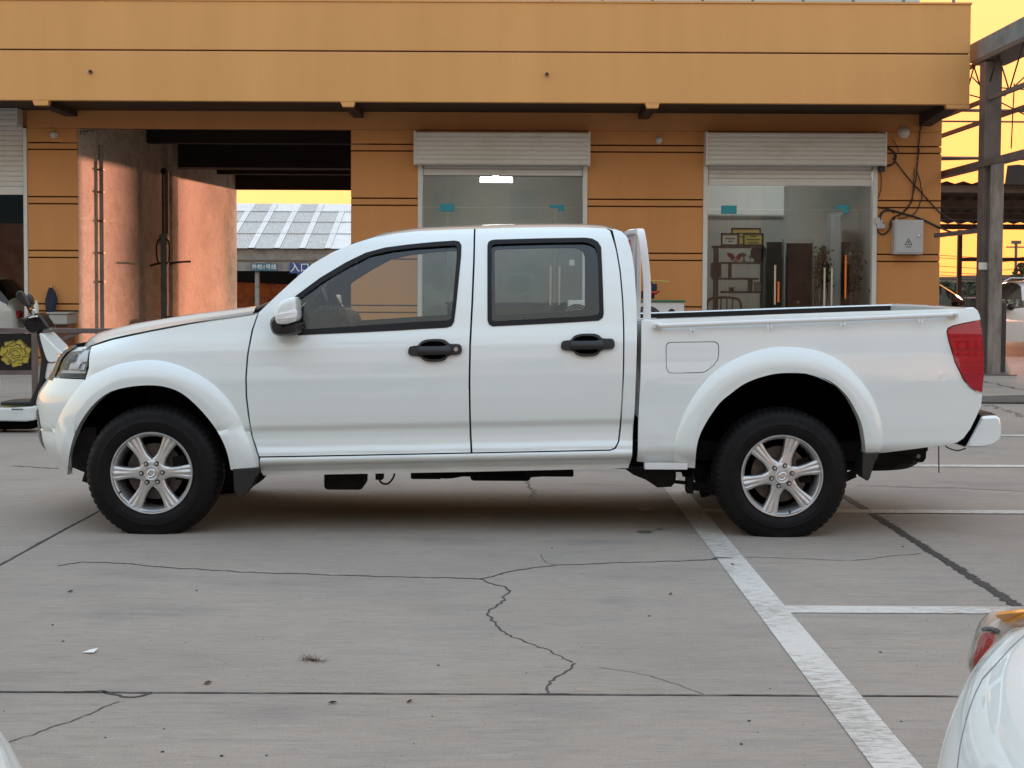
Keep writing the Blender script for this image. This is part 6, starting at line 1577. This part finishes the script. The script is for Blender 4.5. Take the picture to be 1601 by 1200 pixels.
hb = [(975, 731), (1000, 733), (1057, 733), (1057, 752), (1050, 761), (1028, 762), (1010, 750), (990, 742)]
both('spring_hanger', MB().prism([tuple(q) for q in hb], lambda u, v: P(u, v, Y0 + .22), (0, .12, 0)), M['under'], bevel=.004)
p0, p1 = P(1008, 724, Y0 + .03), P(1075, 734, Y0 + .03)
both('bed_bracket', MB().box((p0.x, Y0 + .03, p1.z), (p1.x, Y0 + .1, p0.z)), M['white2'], bevel=.003)
lf_ = [(1035, 751), (1080, 755), (1130, 762), (1225, 766), (1300, 752), (1338, 735), (1346, 728)]
for k in range(3):
    both('leaf_spring', MB().tube([P(u, v + 4 * k, Y0 + .27) for u, v in (lf_ if k == 0 else lf_[1:-1])], .011, 6), M['under'], smooth=50)
for u in (1078, 1112): 
    p = P(u, 757, Y0 + .26); both('spring_clip', MB().box((p.x - .018, Y0 + .22, p.z - .045), (p.x + .018, Y0 + .32, p.z + .045)), M['under'], bevel=.005)
p = P(1100, 745, Y0 + .5); both('shock_absorber', MB().tube([P(1080, 700, Y0 + .42), P(1104, 775, Y0 + .42)], .03, 10), M['under'], smooth=50)
fm = [(364, 732.5), (402, 731), (400, 745), (392, 762), (381, 774), (372, 777), (366, 768)]
both('mud_flap', MB().prism([tuple(q) for q in fm], lambda u, v: P(u, v, Y0 - .0), (0, .16, 0)), M['black'], bevel=.004)
fm = [(392, 740), (418, 738), (408, 752), (392, 763), (384, 770)]
both('inner_flap', MB().prism([tuple(q) for q in fm], lambda u, v: P(u, v, Y0 + .17), (0, .1, 0)), M['under'])
fm = [(1349, 709), (1376, 707.5), (1368, 722), (1364, 735), (1360, 748), (1356, 752), (1352, 747), (1348, 746)]
both('mud_flap', MB().prism([tuple(q) for q in fm], lambda u, v: P(u, v, Y0 + .0), (0, .18, 0)), M['black'], bevel=.004)
# chin shield and tow eye seen behind the front bumper
both('chin_shield', MB().prism([(112, 730), (116, 690), (132, 668), (150, 668), (152, 735), (143, 757), (128, 752), (132, 738)], lambda u, v: P(u, v, Y0 + .16), (0, .3, 0)), M['under'])
obj('radiator_support', MB().box((-2.36, Y0 + .5, .42), (-2.26, 2 * YC - Y0 - .5, .92)), M['under'], truck)
obj('engine_block', MB().box((-2.0, Y0 + .45, .42), (-1.25, 2 * YC - Y0 - .45, .9)), M['under'], truck)
# spare wheel and shackle bracket under the tail
sp_c = P(1395, 712, YC - .2)
spare = obj('spare_wheel', MB().revolve([(.2, -.06), (.30, -.09), (.335, -.07), (.345, -.02), (.345, .02), (.335, .07), (.30, .09), (.2, .06)], (sp_c.x - .18, YC - .12, sp_c.z + .03), 80, 'Z', mod=lambda i, j, r_: r_ - (.008 if j % 4 == 0 and i in (2, 3, 4, 5) else 0)), M['under'], truck, 35)
sb = [(1400, 702), (1430, 699.5), (1451, 698), (1451, 704), (1448.5, 706), (1448, 716), (1444, 722), (1436, 723), (1428, 719), (1424, 712)]
sbo = both('shackle_bracket', MB().prism([tuple(q) for q in sb], lambda u, v: P(u, v, Y0 + .25), (0, .05, 0)), M['under'], bevel=.003)
p = P(1436, 713, Y0 + .247); both('bracket_hole', MB().revolve([(.0, 0), (.011, 0)], p, 16), M['oldconc'], sbo)

# ------------------------------------------------------------------ other vehicles
def car(loc, rot, paint, label, group=None, suv=False, rack=False, lamps=True, glz='dkglass'):
    """compact car, nose at local -x; built as one loft cut into body and windows"""
    root = empty('parked_car', (0, 0, 0), label, 'car', group)
    if suv:
        st = [(0, .62, .60, .78), (.05, .72, .74, .82), (.2, .86, .84, .86), (.5, .98, .88, .89), (1.0, 1.04, .9, .9), (1.25, 1.07, .9, .9), (1.75, 1.46, .86, .9), (2.05, 1.66, .70, .9), (2.6, 1.70, .72, .9), (3.4, 1.69, .72, .9), (3.95, 1.63, .70, .9), (4.25, 1.30, .80, .89), (4.42, 1.0, .82, .86), (4.48, .7, .78, .8)]
    else:
        st = [(0, .56, .5, .66), (.04, .64, .62, .76), (.15, .715, .74, .82), (.4, .775, .82, .865), (.8, .84, .85, .88), (1.15, .90, .86, .88), (1.55, 1.16, .78, .88), (1.95, 1.40, .62, .88), (2.5, 1.44, .63, .88), (3.1, 1.41, .62, .88), (3.65, 1.12, .72, .87), (3.85, 1.02, .78, .87), (4.2, .97, .76, .84), (4.38, .85, .66, .78), (4.42, .6, .6, .74)]
    xs = np.array([s_[0] for s_ in st]); XX = np.unique(np.concatenate([np.linspace(0, .5, 22), np.linspace(.5, st[-1][0], 64)]))
    ip = lambda k, x: float(np.interp(x, xs, [s_[k] for s_ in st]))
    belt = 1.04 if suv else .93
    rows = []; NS = 25
    for x in XX:
        zt, wt, wb = ip(1, x), ip(2, x), ip(3, x); nose_ = 1 - max(0, 1 - x / .55) ** 2.8; nose_ = max(.0, nose_) ** .42 if x < .55 else 1
        wb = .90 * (.52 + .48 * nose_) if x < .55 else wb; wt = min(wt, wb - .04) if zt < belt + .05 else wt
        zb = (.24 if not suv else .34)
        half = []
        for s_ in np.linspace(0, 1, NS // 2 + 1):
            if s_ < .45:
                t = s_ / .45; z = zb + (min(zt, belt) - .06 - zb) * t; y = wb - .03 * (1 - t) ** 2 - .02 * t ** 3
            else:
                t = (s_ - .45) / .55; z0_ = min(zt, belt) - .06
                if zt > belt + .1:
                    if t < .6: q = t / .6; y = wb - .02 + (wt - wb + .02) * q; z = z0_ + (zt - .06 - z0_) * q ** .92
                    else: q = (t - .6) / .4; y = wt * (1 - q); z = zt - .06 + .06 * math.sin(q * math.pi / 2) ** .7
                else:
                    a_ = t * math.pi / 2; y = (wb - .02) * math.cos(a_) ** .55; z = z0_ + (zt - z0_) * math.sin(a_) ** .8
            half.append((x, y, z))
        rows.append([(a_, -b_, c_) for a_, b_, c_ in half] + [(a_, b_, c_) for a_, b_, c_ in half[::-1][1:]])
    nr, nc = len(rows), len(rows[0]); body = MB(); glass = MB()
    body.v = [p for r_ in rows for p in r_]; glass.v = list(body.v)
    hc = nc // 2
    wz0, wz1 = (belt + .03, (1.60 if suv else 1.35))
    for i in range(nr - 1):
        for j in range(nc - 1):
            f = (i * nc + j, i * nc + j + 1, (i + 1) * nc + j + 1, (i + 1) * nc + j)
            c = sum((Vector(body.v[k]) for k in f), Vector()) / 4
            side = abs(j - hc + .5) > hc * .38
            xw = (1.25, 4.3) if suv else (1.2, 3.75); zt = ip(1, c.x)
            g_ = False
            if wz0 < c.z < zt - .055 and zt > belt + .15:
                if side: g_ = xw[0] + .35 < c.x < xw[1] - .3 and not (abs(c.x - (2.55 if suv else 2.45)) < .05) and not (suv and abs(c.x - 3.45) < .05)
            if not side and zt > belt + .06 and ((c.x < (2.0 if suv else 1.9) and c.x > 1.2) or (c.x > (3.98 if suv else 3.15) and c.x < (4.3 if suv else 3.8))) and c.z > belt - .0: g_ = True
            (glass if g_ else body).f.append(f)
    body.f.append(tuple(range(nc))); body.f.append(tuple((nr - 1) * nc + k for k in range(nc - 1, -1, -1)))
    b_ = obj('car_body', body, paint, root, 50)
    obj('car_window', glass, M[glz], root, 50)
    for x in ((.85, 3.55) if not suv else (.9, 3.6)):
        for s_ in (-1, 1):
            y = s_ * .86; R_ = .31 if not suv else .35
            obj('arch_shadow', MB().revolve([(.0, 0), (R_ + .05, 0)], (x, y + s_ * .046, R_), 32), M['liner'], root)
            w_ = obj('wheel', MB().revolve([(R_ * .62, -.02 * s_), (R_ * .6, .09 * s_), (R_ * .9, .10 * s_), (R_, .06 * s_), (R_, -.1 * s_)], (x, y - .045 * s_, R_), 36), M['rubber'], root, 40)
            obj('rim', MB().revolve([(.001, .07 * s_), (R_ * .25, .08 * s_), (R_ * .55, .065 * s_), (R_ * .62, .09 * s_)], (x, y - .045 * s_, R_), 20), M['alloy'], w_, 40)
    if rack:
        for s_ in (-1, 1): obj('roof_rail', MB().tube([(2.1, s_ * .62, 1.66), (2.25, s_ * .62, 1.74), (3.6, s_ * .62, 1.74), (3.8, s_ * .62, 1.66)], .022, 6), M['steel'] if paint is not M['suvblack'] else M['suvwhite'], root, 50)
    for s_ in (-1, 1):
        obj('door_mirror', MB().sphere((1.72 if suv else 1.6, s_ * .99, belt + .06), .11, 12, 8, (.7, 1, .7)), M['black'] if suv else paint, root, 60)
        if lamps:
            obj('tail_light', MB().box((4.40 if suv else 4.3, s_ * .55, .8), (4.5 if suv else 4.42, s_ * .8, .95)), M['red'], root, bevel=.02)
            obj('front_light', MB().sphere((.22, s_ * .66, .70 if not suv else .84), .17, 14, 8, (.8, .7, .42)), M['chrome'], root, 60)
    root.matrix_basis = Matrix.Translation(loc) @ Matrix.Rotation(rot, 4, 'Z') @ Matrix.Diagonal((.88 if suv else 1, .88 if suv else 1, .86 if suv else 1, 1))
    return root
p = P(1558, 545, 27.5); car((p.x - 1.25, 27.5 + .9, 0), 0.0, M['suvwhite'], 'pale SUV with roof rails parked behind the zinc post at the right edge', 'cars parked behind the canopy', True, True, True, 'glass_shop')
p = P(1527, 465, 31); car((p.x + 1.1, 31.9, 0), math.pi, M['suvblack'], 'dark SUV with roof rails peeking out past the end of the building', 'cars parked behind the canopy', True, True)
p = P(-3, 500, 27.0); car((p.x - 3.2, 26.6, 0), 0.0, M['white'], 'white car with a dark window standing inside the left bay', None, True, False)

# foreground cars whose corners reach into the picture
def corner_car(sx, X0, Yfar, label):
    """white car whose front corner reaches into the picture; sx = +1: nose to the left"""
    root = empty('parked_car', (X0 + sx * 2.2, Yfar - .88, 0), label, 'car')
    W_ = 1.76; A_, B_, NN = .26, .42, 1.5; n = 56
    st = [(0.0, .50), (.004, .59), (.012, .64), (.025, .675)] + [(x, .675 + .185 * (1 - math.exp(-(x - .025) / .09)) + .05 * x) for x in np.concatenate([np.linspace(.04, .3, 22), np.linspace(.34, 1.3, 22)])] + [(1.5, .95), (1.9, 1.22), (2.3, 1.40), (2.8, 1.44), (3.4, 1.40), (3.9, 1.12), (4.1, 1.0), (4.4, .95), (4.5, .8)]
    rows = []
    for x, zt in st:
        q = min(1, x / A_); d = B_ * (1 - (1 - (1 - q) ** NN) ** (1 / NN)) if q < 1 else 0
        hw_ = W_ / 2 - d; cab_ = max(0, zt - .96) / .5
        row = []
        for s_ in np.linspace(-1, 1, n + 1):
            a_ = s_ * math.pi / 2; ex = .50 if cab_ == 0 else .5 + .35 * cab_
            yy = math.copysign(abs(math.sin(a_)) ** ex, s_) * hw_; z = .24 + (zt - .24) * (max(0, math.cos(a_)) ** .40)
            row.append((X0 + sx * x, Yfar - W_ / 2 + yy, z))
        rows.append(row)
    mb = MB().grid(rows); mb.f.append(tuple(range(n + 1)))
    b_ = obj('car_body', mb, M['white'], root, 60)
    for x in (.85, 3.5):
        for y in (Yfar - .10, Yfar - W_ + .10): obj('wheel', MB().revolve([(.2, -.1), (.29, -.1), (.31, -.07), (.31, .07), (.29, .1), (.2, .1)], (X0 + sx * x, y, .31), 36), M['rubber'], root, 40)
    return root, b_
cr, cbody = corner_car(1, .618, 2.535, 'white car in the right foreground, only its headlight corner in view')
cl_, _ = corner_car(-1, -.535, 2.12, 'white car corner peeping in at the bottom left of the yard')
def patch(name, px, m_, par, bulge=.02, rings=5):
    """rounded lens: outline given as (u, v, Y), swelling towards its middle"""
    o = [P(u, v, Y) for u, v, Y in smooth_line(px, 48, True)]; c = sum(o, Vector()) / len(o); nrm = Vector((-.55, .35, .55)).normalized(); rows = []
    for k in range(rings + 1):
        t = 1 - k / rings; rows.append([c + (p - c) * max(t, .02) + nrm * bulge * (1 - t * t) for p in o + [o[0]]])
    return obj(name, MB().grid(rows), m_, par, 70)
hl_ = [(1604, 950, 2.33), (1575, 950.5, 2.41), (1553, 955, 2.44), (1535, 968, 2.455), (1521, 997, 2.455), (1513, 1028, 2.44), (1513, 1043, 2.42), (1519, 1054, 2.39), (1533, 1042, 2.36), (1555, 1020, 2.33), (1580, 996, 2.30), (1604, 973, 2.27)]
def off(px, s_, dv): 
    cu_, cv_ = np.mean([p[0] for p in px]), np.mean([p[1] for p in px]); return [(cu_ + (u - cu_) * s_, cv_ + (v - cv_) * s_, Y + dv) for u, v, Y in px]
hl_ = [(u, v, Y - (.045 if k > 5 else .015)) for k, (u, v, Y) in enumerate(hl_)]
hb_ = patch('headlight_bowl', off(hl_, .99, .012), M['lamp_chrome'], cr, .0)
patch('headlight_lens', hl_, M['glass_clear'], hb_, .018)
patch('turn_lamp', [(u, v, Y - .03) for u, v, Y in [(1604, 952, 2.325), (1575, 954, 2.39), (1556, 958, 2.415), (1563, 968, 2.39), (1580, 974, 2.355), (1604, 967, 2.305)]], M['amber'], hb_, .006)
patch('red_reflector', [(u, v, Y - .03) for u, v, Y in [(1535, 990, 2.42), (1552, 990, 2.40), (1562, 996, 2.37), (1545, 1020, 2.36), (1527, 1040, 2.38), (1521, 1036, 2.41), (1527, 1010, 2.43)]], M['red2'], hb_, .004)
patch('lamp_divider', [(u, v, Y - .03) for u, v, Y in [(1535, 981, 2.435), (1552, 980, 2.415), (1570, 988, 2.37), (1566, 993, 2.365), (1550, 987, 2.40), (1536, 987, 2.43)]], M['interior2'], hb_, .006)

from mathutils.bvhtree import BVHTree
def seam(px, r_=.0016, name='panel_seam', body=cbody, m_='oldconc'):
    bv = BVHTree.FromPolygons([v.co[:] for v in body.data.vertices], [tuple(p.vertices) for p in body.data.polygons]); out = []
    for u, v in smooth_line(px, 24):
        h = bv.ray_cast(CAM, ray(u, v).normalized())[0]
        if h is not None: out.append(h)
    if len(out) > 3: obj(name, MB().tube(out, r_, 5), M[m_], cr, 50)
seam([(1536, 1062), (1522, 1092), (1511, 1126), (1502, 1165), (1497, 1203)])
seam([(1536, 1062), (1560, 1036), (1582, 1012), (1604, 992)])
# scooter -----------------------------------------------------------------------
YSc = 13.0
sco = empty('scooter', (P(20, 680, YSc).x, YSc, 0), 'white and black scooter parked at the left behind the truck nose', 'scooter')
def sp(u, v, dy=0): return P(u, v, YSc + dy)
def plate(name, px, w_, m_, bev=.01, par=sco): return obj(name, MB().prism([tuple(q) for q in px], lambda u, v: P(u, v, YSc - w_ / 2), (0, w_, 0)), M[m_], par, bevel=bev, smooth=None)
plate('leg_shield', smooth_line([(61, 521), (66, 522), (80, 536), (101, 556), (104, 562), (82, 566), (74, 564), (66, 542)], 30, True), .36, 'white', .02)
plate('front_apron', [(70, 566), (84, 567), (100, 564), (118, 600), (120, 640), (100, 640), (84, 610), (68, 590)], .30, 'white', .02)
plate('inner_shield', [(56, 524), (61, 521), (74, 563), (69, 590), (60, 618), (52, 634), (0, 634), (0, 628), (46, 627), (60, 596), (64, 560)], .34, 'black', .01)
plate('floorboard', [(-70, 637), (20, 637), (50, 635), (56, 633), (58, 640), (54, 657), (40, 659), (-70, 657)], .36, 'white', .015)
plate('under_tray', [(-70, 658.5), (50, 660), (54, 664), (50, 671), (-70, 672)], .26, 'liner', .01)
plate('handlebar_cowl', smooth_line([(33, 503), (38, 496), (52, 490), (60, 490), (75, 510), (74, 514), (62, 518), (48, 520), (40, 514)], 30, True), .22, 'black_gloss', .015)
obj('handlebar', MB().tube([sp(36, 500, -.33), sp(48, 497, -.15), sp(55, 500, .0), sp(48, 497, .15), sp(36, 500, .33)], .017, 8), M['black'], sco, 50)
for dy in (-.33, .33):
    obj('grip', MB().tube([sp(33, 501, dy - .06), sp(37, 500, dy + .06)], .022, 8), M['black'], sco, 50)
    obj('brake_lever', MB().tube([sp(45, 497, dy * .7), sp(58, 494, dy * .95)], .008, 6), M['steel'], sco, 50)
obj('mirror_stalk', MB().tube([sp(52, 494, -.16), sp(46, 486, -.22), sp(40, 474, -.26)], .008, 6), M['black'], sco, 50)
mb = MB(); mp_ = smooth_line([(24.5, 458), (31, 454), (36, 459), (42, 470), (44, 478), (38, 478), (30, 471), (25, 465)], 24, True)
mb.prism([tuple(q) for q in mp_], lambda u, v: P(u, v, YSc - .30), (0, .07, 0)); obj('mirror_housing', mb, M['black'], sco, bevel=.012)
obj('mirror_stalk', MB().tube([sp(54, 492, .16), sp(52, 482, .22), sp(48, 474, .26)], .008, 6), M['black'], sco, 50)
obj('mirror_housing', MB().sphere(sp(46, 470, .27), .07, 12, 8, (.6, .5, .9)), M['black'], sco, 60)
obj('chrome_lever', MB().tube([sp(50, 496, -.2), sp(53, 484, -.22)], .012, 6), M['chrome'], sco, 50)
obj('steering_stem', MB().tube([sp(60, 512), sp(82, 600), sp(110, 640)], .03, 8), M['black'], sco, 50)
fw = sp(122, 652); obj('front_wheel', MB().revolve([(.12, -.04), (.19, -.05), (.22, -.03), (.225, 0), (.22, .03), (.19, .05), (.12, .04)], (fw.x, YSc, .225), 32), M['rubber'], sco, 40)
rw = sp(-110, 652); obj('rear_wheel', MB().revolve([(.12, -.05), (.19, -.06), (.22, -.04), (.225, 0), (.22, .04), (.19, .06), (.12, .05)], (rw.x, YSc, .225), 32), M['rubber'], sco, 40)
obj('seat', MB().prism([(-150, 548), (-30, 552), (-14, 562), (-20, 574), (-150, 566)], lambda u, v: P(u, v, YSc - .14), (0, .28, 0)), M['black'], sco, bevel=.03)
plate('tail_body', [(-150, 567), (-22, 575), (-12, 600), (-20, 634), (-80, 636), (-150, 600)], .26, 'white', .03)
obj('kick_stand', MB().tube([sp(6, 670), sp(12, 678), sp(16, 684)], .012, 6), M['wire'], sco, 50)
obj('stand_foot', MB().tube([sp(14, 683), sp(20, 682)], .012, 6), M['wire'], sco, 50)
obj('step_mark', MB().box(tuple(P(18, 640, YSc - .185)), tuple(P(36, 638.5, YSc - .181))), M['ink'], sco)

# what stands across the yard: seen mirrored in the truck's paint and windows
def row_building(x0, x1, y, h, m_, lab):
    e = empty('row_building', ((x0 + x1) / 2, y, 0), lab, 'building', 'buildings mirrored in the truck windows')
    obj('walls', MB().box((x0, y - 8, -.15), (x1, y, h)), M[m_], e)
    obj('roof', MB().prism([(y - 8.5, h), (y + .5, h), (y - 4, h + 1.2)], lambda a_, b_: (x0 - .4, a_, b_ + .01), (x1 - x0 + .8, 0, 0)), M['darkroof'], e)
    k = x0 + 1.5
    while k < x1 - 2:
        for z in (1.0, 4.2, 7.2): obj('window', MB().box((k, y - .05, z), (k + 1.2, y + .03, z + 1.3)), M['dkglass'], e)
        k += 3.4
row_building(-60, -30, -17, 10.5, 'farwall', 'long pale building across the yard, mirrored left in the cab glass')
row_building(-29, -6, -16, 9.6, 'oldconc', 'grey shed across the yard, mirrored in the front door window')
row_building(-5, 11, -17, 11.0, 'farwall', 'pale two-storey building straight across the yard, mirrored in the doors')
row_building(12, 60, -16, 9.2, 'oldconc', 'grey building across the yard, mirrored at the right in the bed side')
def pole(x, y, h, lab):
    e = empty('utility_pole', (x, y, 0), lab, 'utility pole', 'utility poles mirrored in the truck windows')
    obj('mast', MB().tube([(x, y, -.1), (x, y, h)], [.16, .11], 8), M['oldconc'], e, 50)
    for z in (h - .3, h - 1.1): obj('crossarm', MB().box((x - .9, y - .06, z - .05), (x + .9, y + .06, z + .05)), M['brownsteel'], e)
pole(-2.6, -10, 9.5, 'utility pole across the yard mirrored in the front door glass')
pole(9.5, -11, 9.5, 'utility pole across the yard mirrored in the bed side')
mb = MB()
for z in (6.3, 6.7, 7.2, 8.3, 9.1):
    mb.tube([(-40, -10, z + .3), (-22, -10, z - .5), (-2.6, -10, z), (3.4, -10.4, z - .3), (9.5, -11, z), (30, -11, z - .6), (50, -11, z + .2)], .022, 4)
tag(obj('overhead_wire', mb, M['wire']), 'bundle of overhead wires across the yard mirrored in the side windows', 'wire', kind='stuff')


# unseen trees added behind the shop to shade part of the passage
def added_shade_tree(x, y, h, wd, seed, lab, nl):
    r = random.Random(seed); e = empty('tree', (x, y, 0), lab, 'tree', 'unseen trees added to shade the passage')
    obj('trunk', MB().tube([(x, y, -.15), (x + .1, y, h * .3), (x, y, h * .85)], [.22, .15, .04], 8), M['bark'], e, 50)
    for k in range(6):
        t = r.uniform(0, 6.28); obj('limb', MB().tube([(x + .05, y, h * .3), (x + math.cos(t) * wd * .25, y + math.sin(t) * wd * .25, h * .55), (x + math.cos(t) * wd * .42, y + math.sin(t) * wd * .42, h * .75)], [.08, .05, .015], 5), M['bark'], e, 50)
    lf = MB()
    for k in range(nl):
        while True:
            a_, b_, c_ = r.uniform(-1, 1), r.uniform(-1, 1), r.uniform(-1, 1)
            if a_ * a_ + b_ * b_ + c_ * c_ < 1: break
        c = Vector((x + a_ * wd * .5, y + b_ * wd * .5, h * .55 + c_ * h * .47)); n_ = Vector((r.uniform(-1, 1), r.uniform(-1, 1), r.uniform(-1, 1))).normalized(); q = n_.orthogonal().normalized(); w_ = n_.cross(q); s_ = r.uniform(.04, .085)
        lf.add([c - q * s_, c - w_ * s_ * .6, c + q * s_, c + w_ * s_ * .6], [(0, 1, 2, 3)])
    obj('crown', lf, M['leaf2'], e)
added_shade_tree(11.7, 95, 7.0, 2.8, 21, 'loose leafy tree added unseen behind the shop to thin the sunlight in the passage', 1700)
added_shade_tree(14.75, 96, 7.4, 1.5, 22, 'narrow dense tree added unseen behind the shop to darken part of the passage', 6500)
